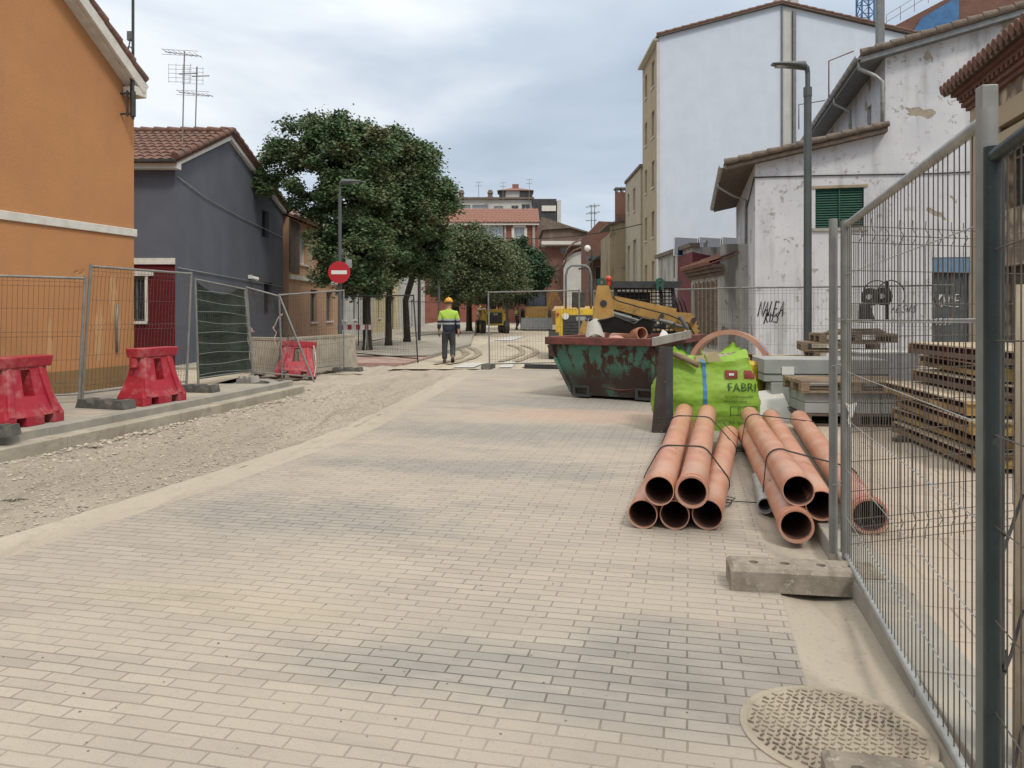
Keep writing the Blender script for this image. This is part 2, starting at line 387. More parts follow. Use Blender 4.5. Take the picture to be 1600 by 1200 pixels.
# sand/road
def sandmat(name, c1, c2, c3, tr=None, bs=30, bstr=.5, st=(1, .3, 1)):
    n = Nd(name)
    c = n.mix(n.ramp(n.noise(.7, 6, .6, stretch=st), .35, .65), c1, c2)
    c = n.mix(n.ramp(n.noise(5, 7, .7), .5, .75, 0, .8), c, c3)
    c = n.mix(n.ramp(n.noise(45, 3, .7), .55, .75, 0, .6), c, tuple(k * .55 for k in c2))
    c = n.mix(n.ramp(n.noise(1.5, 7, .7, stretch=(2.2, .25, 1)), .52, .68, 0, .45), c, tuple(k * .8 for k in c3))
    return n.done(c, .95, 0, n.bump(n.noise(bs, 6, .7), bstr, .03), .2)
M['sandroad'] = sandmat('sandy road', (.46, .40, .315), (.38, .33, .26), (.29, .245, .19))
M['gravel'] = sandmat('gravel bed', (.44, .385, .315), (.37, .325, .265), (.27, .23, .185), bs=38, bstr=1.0)
M['gutter'] = sandmat('dusty concrete gutter', (.41, .36, .295), (.36, .315, .255), (.28, .24, .195), bs=20, bstr=.25)
M['earth'] = sandmat('bare earth', (.30, .25, .19), (.24, .2, .155), (.18, .15, .12))
M['trail'] = sandmat('tyre mark soil', (.32, .27, .205), (.26, .22, .165), (.21, .175, .13))
def slabmat(name, c1, c2, mo, bw, rh, ms, rot=13):
    n = Nd(name)
    mpp = n.n('ShaderNodeMapping'); mpp.inputs['Rotation'].default_value = (0, 0, R(rot)); n.l(n.c, mpp.inputs[0])
    b = n.n('ShaderNodeTexBrick'); b.offset = .5
    for k_, q_ in (('Scale', 1), ('Brick Width', bw), ('Row Height', rh), ('Mortar Size', ms), ('Mortar Smooth', .2)): b.inputs[k_].default_value = q_
    b.inputs['Color1'].default_value = (*c1, 1); b.inputs['Color2'].default_value = (*c2, 1); b.inputs['Mortar'].default_value = (*mo, 1); n.l(mpp.outputs[0], b.inputs[0])
    c = n.mix(n.ramp(n.noise(1.5, 6, .6), .4, .7, 0, .7), b.outputs[0], (.42, .35, .27))
    c = n.mix(n.ramp(n.noise(30, 4, .7), .5, .75, 0, .4), c, (.2, .17, .135))
    return n.done(c, .93, 0, n.bump(n.math('MULTIPLY', b.outputs[1], -1.), .5, .006), .25)
M['pave'] = slabmat('beige paving slabs', (.39, .325, .265), (.34, .285, .235), (.22, .18, .14), .6, .4, .006)
M['paveg'] = slabmat('grey pavement tiles', (.32, .30, .26), (.27, .255, .225), (.24, .22, .19), .2, .2, .006)
M['pavepink'] = slabmat('pink pavement tiles', (.36, .225, .2), (.31, .2, .18), (.22, .16, .14), .3, .3, .008)
# orange sewer pipe
n = Nd('orange sewer pipe')
c = n.mix(n.ramp(n.noise(1.6, 5, stretch=(2, .5, 2)), .3, .7), (.47, .205, .125), (.40, .165, .10))
c = n.mix(n.ramp(n.noise(3, 5), .36, .66, .05, .6), c, (.48, .32, .24))
M['pipein'] = pm('painted shade pipe bore', (.15, .07, .05), (.10, .05, .04), 3, .8)  # bore coloured dark brown: the shade inside the pipe is painted in
M['pipe'] = n.done(c, n.ramp(n.noise(9, 4), .3, .7, .28, .5), 0, None, .5)
# container: green paint, rust
n = Nd('rusty green paint')
f = n.ramp(n.noise(3.6, 10, .74, dist=.25, stretch=(1, 1, .7)), .485, .53)
c = n.mix(f, n.mix(n.noise(9, 4), (.05, .13, .095), (.085, .18, .13)), n.mix(n.noise(14, 4), (.075, .032, .022), (.035, .020, .016)))
sp = n.n('ShaderNodeSeparateXYZ'); n.l(n.c, sp.inputs[0])
c = n.mix(n.math('MULTIPLY', n.ramp(sp.outputs[2], .62, .30), n.ramp(n.noise(3, 5), .25, .5)), c, (.045, .030, .024))
M['skipgreen'] = n.done(c, .8, 0, n.bump(n.noise(14, 5), .4, .01), .3)
M['skiprim'] = pm('rusty rim', (.17, .05, .04), (.10, .035, .028), 4, .7, 0, .3, 25, (.06, .03, .025), (.5, .7), 7)
M['bag'] = None
n = Nd('green woven bag')
sp = n.noise(2.5, 4)
c = n.mix(n.ramp(sp, .3, .7), (.245, .41, .045), (.185, .33, .03))
c = n.mix(n.ramp(n.noise(6, 5), .5, .75, 0, .5), c, (.27, .35, .10))
M['bag'] = n.done(c, .6, 0, n.bump(n.noise(7, 4, stretch=(1, 1, .5)), .5, .03, n.bump(n.noise(2.6, 2, stretch=(1.3, 1.3, 2.4)), .5, .06)), .35)
M['hivis'] = None
n = Nd('two tone work jacket')
sp = n.n('ShaderNodeSeparateXYZ'); n.l(n.c, sp.inputs[0])
rp = n.n('ShaderNodeValToRGB'); rp.color_ramp.interpolation = 'CONSTANT'
els = [(0, (.018, .022, .04)), (.545, (.30, .31, .31)), (.57, (.018, .022, .04)), (.60, (.30, .31, .31)), (.625, (.33, .50, .07))]
rp.color_ramp.elements[0].color = (*els[0][1], 1)
rp.color_ramp.elements[1].position = els[1][0]; rp.color_ramp.elements[1].color = (*els[1][1], 1)
for p_, c_ in els[2:]:
    e = rp.color_ramp.elements.new(p_); e.color = (*c_, 1)
n.l(n.math('MULTIPLY', sp.outputs[2], .5), rp.inputs[0])
M['hivis'] = n.done(rp.outputs[0], .8, 0, n.bump(n.noise(9, 3), .6, .03))
M['trousers'] = pm('grey work trousers', (.05, .053, .058), (.035, .038, .042), 5, .9, 0, .5, 9, bd=.03)
M['helmet'] = pm('yellow helmet', (.65, .33, .02), (.6, .3, .02), 2, .35)
M['leather'] = pm('brown boot', (.09, .05, .035), (.06, .035, .025), 8, .7)
def leafmat(name, c1, c2, c3, da=(.52, .7)):
    n = Nd(name)
    c = n.mix(n.ramp(n.noise(1.2, 5), .35, .65), c1, c2)
    c = n.mix(n.ramp(n.noise(.9, 5, .6), *da), c, c3)
    g = n.n('ShaderNodeNewGeometry')
    c = n.mix(n.math('MULTIPLY', g.outputs['Random Per Island'], .6), c, tuple(k * 1.7 for k in c1))
    n.b.inputs['Subsurface Weight'].default_value = 0
    return n.done(c, .6, 0, None, .25)
M['leaf1'] = leafmat('dark green foliage', (.056, .098, .044), (.084, .122, .050), (.14, .118, .058), (.46, .66))
M['leaf2'] = leafmat('mid green foliage', (.078, .106, .052), (.10, .12, .06), (.14, .115, .068))
M['leaf3'] = leafmat('deep green foliage', (.032, .07, .036), (.042, .082, .038), (.055, .085, .036))

# ---------------- ground & road (setting) ----------------
def interp(tab, d):
    if d <= tab[0][0]: return tab[0][1] + (tab[1][1] - tab[0][1]) / (tab[1][0] - tab[0][0]) * (d - tab[0][0])
    for (a, xa), (b_, xb) in zip(tab, tab[1:]):
        if d <= b_: return xa + (xb - xa) * (d - a) / (b_ - a)
    return tab[-1][1]
LP = [(0, -4.42), (4.62, -3.08), (6.6, -2.48), (8.37, -2.02), (9.9, -1.72), (14, -1.30), (19.5, -.82)]      # left edge of the pavers
KL = [(0, -7.15), (8.26, -5.36), (12.1, -4.55), (14.9, -4.05)]              # foot of the kerb base on the left
RP = [(0, .46), (3.05, 1.17), (3.96, 1.40), (4.93, 1.62), (9, 2.58), (13, 3.5), (19.5, 4.9)]             # right edge of the pavers
KR = [(0, .93), (2.53, 1.47), (3.92, 1.76), (5, 2.0), (10, 3.12), (20, 5.3), (45, 8.0)]           # right kerb face
mb = MB(); mb.poly([(-700, -60, -.2), (700, -60, -.2), (700, 1400, -.2), (-700, 1400, -.2)])
struct(mb, 'ground', M['earth'])
def strip(mb, fl, fr, d0, d1, n, zl, zr, nu=1, disp=None):
    def fn(u, v):
        d = d0 + (d1 - d0) * v; x = fl(d) + (fr(d) - fl(d)) * u; z = zl + (zr - zl) * u
        if disp: z += disp(x, d, u)
        return (x, d, z)
    return mb.grid(fn, nu, n)
struct(strip(MB(), lambda d: interp(LP, d), lambda d: interp(RP, d), -2, 19.6, 60, 0, 0, 12, lambda x, y, u: .006 * mn.noise(V((x * .8, y * .8, 0)))), 'paver_road', M['paver'])
# left gutter strip, dished concrete
struct(strip(MB(), lambda d: interp(LP, d) - .42 + .05 * mn.noise(V((0, d * 2.5, 0))) + .03 * mn.noise(V((0, d * 8, 7))), lambda d: interp(LP, d) + .02, -2, 19.6, 200, .004, -.003, 6, lambda x, y, u: -.02 * sin(pi * u) + .008 * mn.noise(V((x * 2, y * 2, 3)))), 'gutter', M['gutter'])
struct(strip(MB(), lambda d: interp(RP, d) - .02, lambda d: interp(KR, d) + .01, -2, 19.6, 60, -.003, -.012, 6, lambda x, y, u: -.03 * sin(pi * u) + .008 * mn.noise(V((x * 2, y * 2, 9)))), 'gutter', M['gutter'])
def gd(x, y, u):
    e = min(1, u * 8) * min(1, (1 - u) * 6)
    return (.05 * mn.noise(V((x * .9, y * .6, 0))) + .035 * mn.noise(V((x * 3.2, y * 3.2, 2))) + .014 * mn.noise(V((x * 10, y * 10, 4)))) * (.25 + .75 * e)
GL = lambda d: interp(KL, d) if d < 14.9 else interp([(14.9, -4.05), (15.6, -6.2), (24, -6.4)], d)
struct(strip(MB(), lambda d: GL(d) - .05, lambda d: interp(LP, d) - .32, 0, 22.6, 340, -.12, -.012, 90, gd), 'gravel_bed', M['gravel'])
# far road
FRL = [(19.5, -3.2), (22.2, -2.75), (27, -2.2), (32, -1.75), (40, -2.1), (60, -2.7), (120, -4)]
FRR = [(19.5, 5.3), (45, 7.2), (60, 6.5), (120, 6)]
struct(strip(MB(), lambda d: interp(FRL, d), lambda d: interp(FRR, d), 19.6, 150, 120, .002, .002, 20, lambda x, y, u: .015 * mn.noise(V((x * .7, y * .5, 0)))), 'far_road', M['sandroad'])
# tyre marks and crossing stripes on the far road
def ribbon(name, pts, wd, z, mat):
    m = MB(); P = []
    for i in range(len(pts) - 1):
        for t in range(6):
            a = V(pts[max(i - 1, 0)]); b_ = V(pts[i]); c_ = V(pts[i + 1]); d_ = V(pts[min(i + 2, len(pts) - 1)]); q = t / 6
            P.append(.5 * ((2 * b_) + (c_ - a) * q + (2 * a - 5 * b_ + 4 * c_ - d_) * q * q + (3 * b_ - a - 3 * c_ + d_) * q ** 3))
    P.append(V(pts[-1])); n_ = len(P)
    def fn(u, v):
        i = min(int(v * (n_ - 1)), n_ - 2); tng = (P[i + 1] - P[i]).normalized(); nr = V((tng.y, -tng.x)); p = P[i] + (P[i + 1] - P[i]) * (v * (n_ - 1) - i)
        q = p + nr * wd * (u - .5) * (.75 + .5 * mn.noise(V((p.x, p.y * 2, 5)))); return (q.x, q.y, z)
    m.grid(fn, 1, (n_ - 1) * 2); return struct(m, name, mat)
g2 = lambda px, py: (gp(px, py).x, gp(px, py).y)
zz = .024
for k, pts in enumerate(([(720, 540), (738, 545), (748, 552), (738, 560), (700, 570)], [(712, 541), (722, 547), (728, 553), (718, 560), (680, 570)],
                         [(795, 539), (812, 545), (816, 552), (800, 560), (780, 566)], [(815, 540), (832, 545), (838, 551), (826, 558), (805, 566)],
                         [(700, 573), (640, 592), (560, 617), (480, 645)], [(722, 575), (660, 600), (600, 622), (540, 643)])):
    if k < 4: ribbon('tyre_track', [g2(*p) for p in pts], .30 if k < 4 else .2, zz, M['trail'])
for a, b_, c_, d_ in (((706, 574), (740, 574), (757, 567), (728, 567)), ((779, 574), (800, 574), (806, 565), (790, 565)), ((770, 532), (800, 532), (822, 525), (800, 525)), ((815, 573), (840, 573), (842, 566), (822, 566))):
    mb = MB(); mb.poly([gp(p[0], p[1], .026) for p in (a, b_, c_, d_)]); struct(mb, 'crossing_stripe', M['palew'])
# left kerb, slab below it and pavement
def kx(d): return interp(KL, d)
KE = 15.0
dr = V((.21, .978, 0)).normalized(); dn = V((-.978, .21, 0))
def kprism(d0, d1, o0, o1, z0, z1):      # a bar running along the kerb line
    P = []
    for z in (z0, z1):
        for d, o in ((d0, o0), (d1, o0), (d1, o1), (d0, o1)):
            p = V((kx(d), d, 0)) + dn * o; P.append((p.x, p.y, z))
    return P
mb = MB(); d = 0
while d < KE: mb.hexa(kprism(d, min(d + 3, KE), .38, 0, -.2, .03 + random.uniform(-.004, .004))); d += 3
struct(mb, 'kerb_base', M['slab'], bevel=.012)
mb = MB(); d = .0
while d < 14.3:
    mb.hexa(kprism(d + .004, d + .996, .42, .24, -.05, .13 + random.uniform(-.003, .003))); d += 1
# kerb corner swings left into the side street
cpts = [V((kx(14.3), 14.3, 0)) + dn * .33 + V((-sin(a) * 0 - (1 - cos(a)) * 1.0, sin(a) * 1.0, 0)) for a in [R(k * 15) for k in range(7)]]
for a, b_ in zip(cpts, cpts[1:]):
    t = (b_ - a).normalized(); nn = V((-t.y, t.x, 0))
    mb.hexa([p + nn * o + V((0, 0, z)) for z in (-.05, .13) for p, o in ((a, -.09), (b_, -.09), (b_, .09), (a, .09))])
struct(mb, 'kerb', M['kerb'], bevel=.01)
mb = MB()
def lpave(u, v):
    d = -1 + 15.4 * v; x1 = kx(d) - .405; x0 = -11 if d > 14.2 else -9.5 - 0
    return (x0 + (x1 - x0) * u, d, .126)
mb.grid(lpave, 4, 20); struct(mb, 'left_pavement', M['paveg'])
# side street + far left pavement
struct(MB().poly([(-60, 14.4, .0), (-6.1, 14.4, .0), (-6.1, 19.4, .0), (-60, 19.4, .0)]), 'side_street', M['sandroad'])
mb = MB(); mb.hexa([(-9, 19.4, -.2), (-6.0, 19.4, -.2), (-6.0, 24, -.2), (-9, 24, -.2), (-9, 19.4, .06), (-6.0, 19.4, .06), (-6.0, 24, .06), (-9, 24, .06)])
struct(mb, 'left_pavement', M['paveg'])
mb = MB(); mb.hexa([(-6.0, 21.4, -.2), (-2.95, 21.0, -.2), (-2.55, 24, -.2), (-6.0, 24, -.2), (-6.0, 21.4, .056), (-2.95, 21.0, .056), (-2.55, 24, .056), (-6, 24, .056)])
struct(mb, 'left_pavement', M['pavepink'])
mb = MB(); strip(mb, lambda d: -9, lambda d: interp(FRL, d) - .05, 24, 100, 40, .09, .09); struct(mb, 'left_pavement', M['paveg'])
mb = MB()
d = 24
while d < 90:
    a, b_ = interp(FRL, d), interp(FRL, d + 2)
    mb.hexa([(a - .12, d, -.1), (a + .03, d, -.1), (b_ + .03, d + 1.98, -.1), (b_ - .12, d + 1.98, -.1), (a - .12, d, .12), (a + .03, d, .12), (b_ + .03, d + 1.98, .12), (b_ - .12, d + 1.98, .12)]); d += 2
struct(mb, 'kerb', M['kerb'])
# right kerb and pavement
mb = MB(); d = -1.0
while d < 40:
    a, b_ = interp(KR, d), interp(KR, d + .99); h = .10 + random.uniform(-.003, .003)
    mb.hexa([(a, d, -.1), (a + .24, d - .05, -.1), (b_ + .24, d + .94, -.1), (b_, d + .99, -.1), (a, d, h), (a + .24, d - .05, h), (b_ + .24, d + .94, h), (b_, d + .99, h)]); d += 1
struct(mb, 'kerb', M['kerb'], bevel=.012)
struct(strip(MB(), lambda d: interp(KR, d) + .24, lambda d: 16, -1, 45, 60, .096, .1, 10, lambda x, y, u: .006 * mn.noise(V((x, y, 0)))), 'right_pavement', M['pave'])
# small stones
mb = MB()
def stone(mb, p, r):
    i = len(mb.v); a = random.random() * 6
    q = [V((cos(a + k * 2 * pi / 5) * r * random.uniform(.7, 1.2), sin(a + k * 2 * pi / 5) * r * random.uniform(.7, 1.2), random.uniform(-.1, .3) * r)) for k in range(5)]
    mb.v += [p + k for k in q] + [p + V((0, 0, r * random.uniform(.4, .8)))]
    for k in range(5): mb.f.append((i + k, i + (k + 1) % 5, i + 5)); mb.sm.append(False)
for k in range(11000):
    d = 3.2 + 13 * random.random() ** 1.3; u = random.random(); x0 = GL(d); x1 = interp(LP, d) - .5; x = x0 + (x1 - x0) * u
    z = -.12 + .108 * u + gd(x, d, u); stone(mb, V((x, d, z)), random.choice((.006, .008, .011, .015, .026 if u < .4 else .014)))
for k in range(900):
    d = 3 + 12 * random.random(); x = kx(d) + abs(random.gauss(0, .12)) + .03; u = .03; stone(mb, V((x, d, -.11)), random.uniform(.012, .04))
n = Nd('gravel stones'); g_ = n.n('ShaderNodeNewGeometry').outputs['Random Per Island']
M['stones'] = n.done(n.mix(g_, (.22, .19, .15), (.46, .41, .33)), .95, 0, None, .2)
struct(mb, 'gravel', M['stones'], kind='stuff')
mb = MB()
for k in range(420):
    d = 2.2 + 9 * random.random() ** 1.4; x = interp(LP, d) + (interp(RP, d) + .4 - interp(LP, d)) * random.random(); stone(mb, V((x, d, .002)), random.uniform(.002, .006))
for k in range(160):
    d = 2.4 + 8 * random.random(); x = interp(KR, d) + .2 + 2.5 * random.random(); stone(mb, V((x, d, .10)), random.uniform(.003, .010))
struct(mb, 'grit', M['asph'], kind='stuff')

# ---------------- building helpers ----------------
def fb(A, B, u, z, n=0.0):
    A = V((A[0], A[1], 0)); B = V((B[0], B[1], 0)); t = (B - A).normalized(); nn = V((t.y, -t.x, 0))
    return A + t * u + nn * n + V((0, 0, z))
def fbox(mb, A, B, u0, u1, z0, z1, n0, n1):
    return mb.hexa([fb(A, B, u, z, n) for z in (z0, z1) for u, n in ((u0, n1), (u1, n1), (u1, n0), (u0, n0))])
def facade(mb, A, B, z0, z1, holes=(), top=None, dep=.14):
    L = (V(B[:2]) - V(A[:2])).length
    us = sorted({0, L, *[h[0] for h in holes], *[h[1] for h in holes]}); zs = sorted({z0, z1, *[h[2] for h in holes], *[h[3] for h in holes]})
    for a, b_ in zip(us, us[1:]):
        for c_, d_ in zip(zs, zs[1:]):
            m_, k_ = (a + b_) / 2, (c_ + d_) / 2
            if any(h[0] < m_ < h[1] and h[2] < k_ < h[3] for h in holes): continue
            mb.poly([fb(A, B, a, c_), fb(A, B, b_, c_), fb(A, B, b_, d_), fb(A, B, a, d_)])
    for h in holes:
        P = [(h[0], h[2]), (h[1], h[2]), (h[1], h[3]), (h[0], h[3])]
        for (a, c_), (b_, d_) in zip(P, P[1:] + P[:1]):
            mb.poly([fb(A, B, b_, d_), fb(A, B, a, c_), fb(A, B, a, c_, -dep), fb(A, B, b_, d_, -dep)])
    if top: mb.poly([fb(A, B, u, z) for u, z in top])
def window(root, A, B, h, frame_m=None, pane_m=None, dep=.14, bars=1, name='window', sill=None, rail=False):
    u0, u1, z0, z1 = h; m = MB(); w_ = .05; fm = frame_m or M['white']
    fbox(m, A, B, u0, u0 + w_, z0, z1, -dep, -dep + .05); fbox(m, A, B, u1 - w_, u1, z0, z1, -dep, -dep + .05)
    fbox(m, A, B, u0 + w_, u1 - w_, z0, z0 + w_, -dep, -dep + .05); fbox(m, A, B, u0 + w_, u1 - w_, z1 - w_, z1, -dep, -dep + .05)
    for k in range(bars):
        c_ = u0 + (u1 - u0) * (k + 1) / (bars + 1); fbox(m, A, B, c_ - .025, c_ + .025, z0 + w_, z1 - w_, -dep, -dep + .045)
    if rail:
        c_ = (z0 + z1) / 2; fbox(m, A, B, u0 + w_, u1 - w_, c_ - .02, c_ + .02, -dep + .002, -dep + .04)
    wo = m.build(name, fm, root)
    m = MB(); m.poly([fb(A, B, u0 + .01, z0 + .01, -dep + .012), fb(A, B, u1 - .01, z0 + .01, -dep + .012), fb(A, B, u1 - .01, z1 - .01, -dep + .012), fb(A, B, u0 + .01, z1 - .01, -dep + .012)])
    m.build('pane', pane_m or M['glass'], wo)
    if sill: 
        m = MB(); fbox(m, A, B, u0 - .06, u1 + .06, z0 - .07, z0 - .002, -.02, .06); m.build('sill', sill, wo)
    return wo
def tile_roof(mb, P0, U, Vv, period=.22, amp=.035, row=.4, su=4):
    P0, U, Vv = V(P0), V(U), V(Vv); nrm = U.cross(Vv).normalized(); lu, lv = U.length, Vv.length
    nu = max(2, int(lu / period) * su); nr = max(1, int(lv / row))
    for r in range(nr):
        v0, v1 = r / nr, (r + 1) / nr
        def fn(u, v, v0=v0, v1=v1):
            h = amp * abs(sin(pi * u * lu / period)) ** .8 * 1.3 + (.035 if v < .5 else .0) + .008 * mn.noise(V((u * lu * 3, r * 3.1, 1)))
            return P0 + U * u + Vv * (v0 + (v1 - v0) * v) + nrm * h
        mb.grid(fn, nu, 1, smooth=True)
        a = P0 + Vv * v0; mb.grid(lambda u, v: (P0 + U * u + Vv * v0 + nrm * (v * (amp * abs(sin(pi * u * lu / period)) ** .8 * 1.3 + .035 + .008 * mn.noise(V((u * lu * 3, r * 3.1, 1)))))), nu, 1, smooth=False)
    c_ = [P0 - nrm * .05, P0 + U - nrm * .05, P0 + U + Vv - nrm * .05, P0 + Vv - nrm * .05]
    mb.hexa([*c_, *[p + nrm * .045 for p in c_]])
def verge(mb, a, b_, r=.09, n_=0, step=.4):      # row of overlapping verge tiles
    a, b_ = V(a), V(b_); L = (b_ - a).length; k = max(1, int(L / step)); t = (b_ - a) / k
    for i in range(k):
        mb.cyl(a + t * i + V((0, 0, .03)), a + t * (i + 1.08) + V((0, 0, -.0)), r, r * .85, 8)

# ---- orange house (left) ----
C0 = V((-6.99, 14.2, 0)); s_dir = V((-.2425, -.970, 0))          # wall runs back towards the camera
A = C0 + s_dir * 10.5; B = C0
ho = thing('orange_house', 'orange rendered gable house at the left edge, white band across its wall', 'house', (C0.x, C0.y, .1))
mb = MB(); Zb, Ze, Zr, Ru = .1, 5.52, 9.38, 5.2
L = 10.5
facade(mb, A, B, .46, Ze, top=[(0, Ze), (L, Ze), (L - Ru, Zr)])
inn = V((-.970, .2425, 0)); D = A + inn * 9; E = B + inn * 9
facade(mb, B, E, Zb, Ze); facade(mb, D, A, Zb, Ze); facade(mb, E, D, Zb, Ze, top=[(0, Ze), (L, Ze), (Ru, Zr)])
mb.build('wall', M['orange'], ho)
mb = MB(); fbox(mb, A, B, 0, L + .015, .12, .50, -.05, .012); mb.build('plinth', M['orangebase'], ho)
mb = MB(); fbox(mb, A, B, 0, L + .05, 2.86, 3.0, 0, .035); mb.build('band', M['whiteband'], ho, bevel=.01)
wornm = pm('worn pale yellow plaster', (.50, .29, .14), (.45, .25, .115), 6, .95)
for k, (uc, zc, wd_, ht_) in enumerate(((L - .52, 1.75, .10, .50), (L - .85, 1.05, .12, .75), (L - 1.9, .85, .07, .6), (L - .38, 1.2, .05, .35))):
    rw = random.Random(k); P = []
    for i in range(26):
        a = 2 * pi * i / 26; rr = rw.uniform(.55, 1.1); P.append(fb(A, B, uc + cos(a) * wd_ * rr, max(.52, zc + sin(a) * ht_ * rr), .003))
    m = MB(); m.poly(P); m.build('worn_patch', wornm, ho)
m = MB(); m.tube([fb(A, B, L - .45, .75, .02), fb(A, B, L - .46, 1.25, .02), fb(A, B, L - .43, 1.62, .02)], .022, 6); m.build('rusty_conduit', M['galv'], ho)
for side in (0, 1):
    mb = MB(); tn = s_dir
    eave = B if side == 0 else A
    e0 = V((eave.x, eave.y, Ze)) - (tn if side == 0 else -tn) * .0 - inn * .22 + V((0, 0, .16))
    ridge = V((B.x, B.y, Zr)) + tn * Ru - inn * .22 + V((0, 0, .16))
    if side == 0: tile_roof(mb, e0, inn * 9.4, ridge - e0, .24, .04, .42)
    else: tile_roof(mb, e0 + inn * 9.4, -inn * 9.4, ridge - e0, .24, .04, .42)
    mb.build('roof', M['tile'], ho)
    mb = MB(); up = V((0, 0, 1)); a = e0 + V((0, 0, -.13)); b_ = ridge + V((0, 0, -.13))
    mb.bar(a - inn * .02, b_ - inn * .02, .08, .2, up); mb.bar(a + inn * .16 - V((0, 0, .03)), b_ + inn * .16 - V((0, 0, .03)), .26, .16, up)
    if side == 0: mb.box(e0 + tn * .14 + inn * .08 + V((0, 0, -.20)), (.26, .30, .16), math.atan2(inn.y, inn.x))
    mb.build('verge_board', M['whiteband'], ho, bevel=.01)
    mb = MB(); verge(mb, e0 - inn * .02 + V((0, 0, .03)), ridge - inn * .02 + V((0, 0, .03)), .085); mb.build('verge_tiles', M['tile'], ho)
# antenna pole on its corner
pa = thing('antenna_pole', 'tall thin black pole bracketed to the corner of the orange house', 'pole', (-6.97, 14.12, 4.9))
x_, y_ = -6.84, 13.86
mb = MB(); mb.cyl((x_, y_, 4.95), (x_, y_, 9.6), .026, n=8); mb.cyl((x_, y_, 5.0), (x_, y_, 5.45), .05, n=8); mb.build('pole', M['dark'], pa)
mb = MB(); mb.bar((x_, y_, 5.42), (x_ - .24, y_ + .02, 5.42), .03, .03); mb.bar((x_, y_, 5.05), (x_ - .24, y_ + .02, 5.05), .03, .03); mb.bar((x_ - .1, y_, 5.0), (x_ - .1, y_, 5.47), .03, .03); mb.build('bracket', M['dark'], pa)
mb = MB(); mb.box((x_ - .05, y_, 6.45), (.09, .07, .16)); mb.build('junction_box', M['grey'], pa)
mb = MB(); mb.tube([(x_ - .03, y_ - .03, 6.4), (x_ - .08, y_ - .03, 6.15), (x_ - .03, y_ - .03, 6.0), (x_ - .02, y_ - .04, 5.6), (x_ - .03, y_ - .03, 5.3)], .012); mb.tube([V((x_ - .05 + .06 * cos(a), y_ - .03, 6.15 + .1 * sin(a))) for a in [k * pi / 5 for k in range(10)]], .01, closed=True); mb.build('cable', M['cable'], pa)

# ---- slate blue house ----
gx = -8.77
hg = thing('blue_grey_house', 'two storey slate blue house with dark red tiled lower wall and clay tile roof', 'house', (gx, 20, 0))
A1, B1, C1 = (gx - 8, 20), (gx, 20), (gx, 29.4)
mb = MB(); hl = (6.70, 7.22, 1.22, 2.4)
facade(mb, A1, B1, 2.72, 5.4); 
wd = [(6.95, 7.72, 4.1, 5.05), (7.15, 8.1, 1.35, 2.5)]
facade(mb, B1, C1, 0, 5.4, wd, top=[(0, 5.4), (9.4, 5.4), (3.7, 6.9)], dep=.2)
facade(mb, C1, (gx - 8, 29.4), 0, 5.4); facade(mb, (gx - 8, 29.4), A1, 0, 5.4, top=[(0, 5.4), (9.4, 5.4), (5.7, 6.9)])
mb.build('wall', M['greyw'], hg)
mb = MB(); facade(mb, A1, B1, 0, 2.72, [hl], dep=.12); mb.build('tiled_wall', M['redtile'], hg)
mb = MB(); fbox(mb, A1, B1, 0, 8.0, 2.70, 2.86, 0, .05); mb.build('band', M['whiteband'], hg)
window(hg, A1, B1, hl, M['grey'], dep=.12, sill=M['whiteband'])
mb = MB(); fbox(mb, A1, B1, hl[0] - .1, hl[1] + .22, 2.4, 2.56, 0, .05); mb.build('lintel', M['whiteband'], hg)
mb = MB(); fbox(mb, A1, B1, hl[1], hl[1] + .07, 1.22, 2.4, 0, .03)
mb.build('jamb', M['whiteband'], hg)
gr = MB()
for k in range(5): gr.tube([fb(A1, B1, hl[0] + .05 + k * .11, 1.24, -.03), fb(A1, B1, hl[0] + .05 + k * .11, 2.38, -.03)], .008, 5)
for k in range(3): gr.tube([fb(A1, B1, hl[0], 1.5 + k * .35, -.03), fb(A1, B1, hl[1], 1.5 + k * .35, -.03)], .008, 5)
gr.build('window_grille', M['dark'], hg)
for h in wd: window(hg, B1, C1, h, M['dark'], dep=.2)
ov = .35
rz_ = V((gx - 8, 23.7, 6.98)); 
mb = MB(); P0 = V((gx - 8, 20 - ov, 5.32)); tile_roof(mb, P0, V((8 + .18, 0, 0)), V((gx - 8, 23.7, 6.98)) - P0, .24, .042, .42, 6)
mb.build('roof', M['tile'], hg)
mb = MB(); P0 = V((gx + .18, 29.4 + ov, 5.34)); tile_roof(mb, P0, V((-8.18, 0, 0)), V((gx + .18, 23.7, 6.98)) - P0, .24, .042, .42, 3); mb.build('roof', M['tile'], hg)
mb = MB(); verge(mb, (gx + .14, 20 - ov, 5.42), (gx + .14, 23.7, 7.06), .11); verge(mb, (gx + .14, 29.7, 5.42), (gx + .14, 23.7, 7.06), .11); verge(mb, (gx - 8, 23.7, 7.04), (gx + .2, 23.7, 7.04), .11)
mb.build('ridge_tiles', M['tile'], hg)
mb = MB(); mb.bar((gx + .05, 20 - .2, 5.28), (gx + .05, 23.7, 6.84), .13, .13, (0, 0, 1)); mb.bar((gx + .05, 29.5, 5.28), (gx + .05, 23.7, 6.84), .13, .13, (0, 0, 1)); mb.box((gx - 4 + .06, 20 - .14, 5.24), (8.2, .26, .17)); mb.build('verge_board', M['white'], hg)
mb = MB(); mb.box((gx - 4 + .05, 20 - ov - .05, 5.33), (8.25, .08, .07)); mb.build('gutter', M['dark'], hg)
mb = MB(); mb.box((gx + .02, 21.7, 1.95), (.035, .2, .22)); mb.build('meter_plate', M['white'], hg)
mb = MB(); mb.box((gx + .05, 25.6, 2.62), (.12, .16, .12)); mb.cyl((gx + .1, 25.6, 2.6), (gx + .22, 25.8, 2.55), .05, .07, 10); mb.build('floodlight', M['white'], hg)
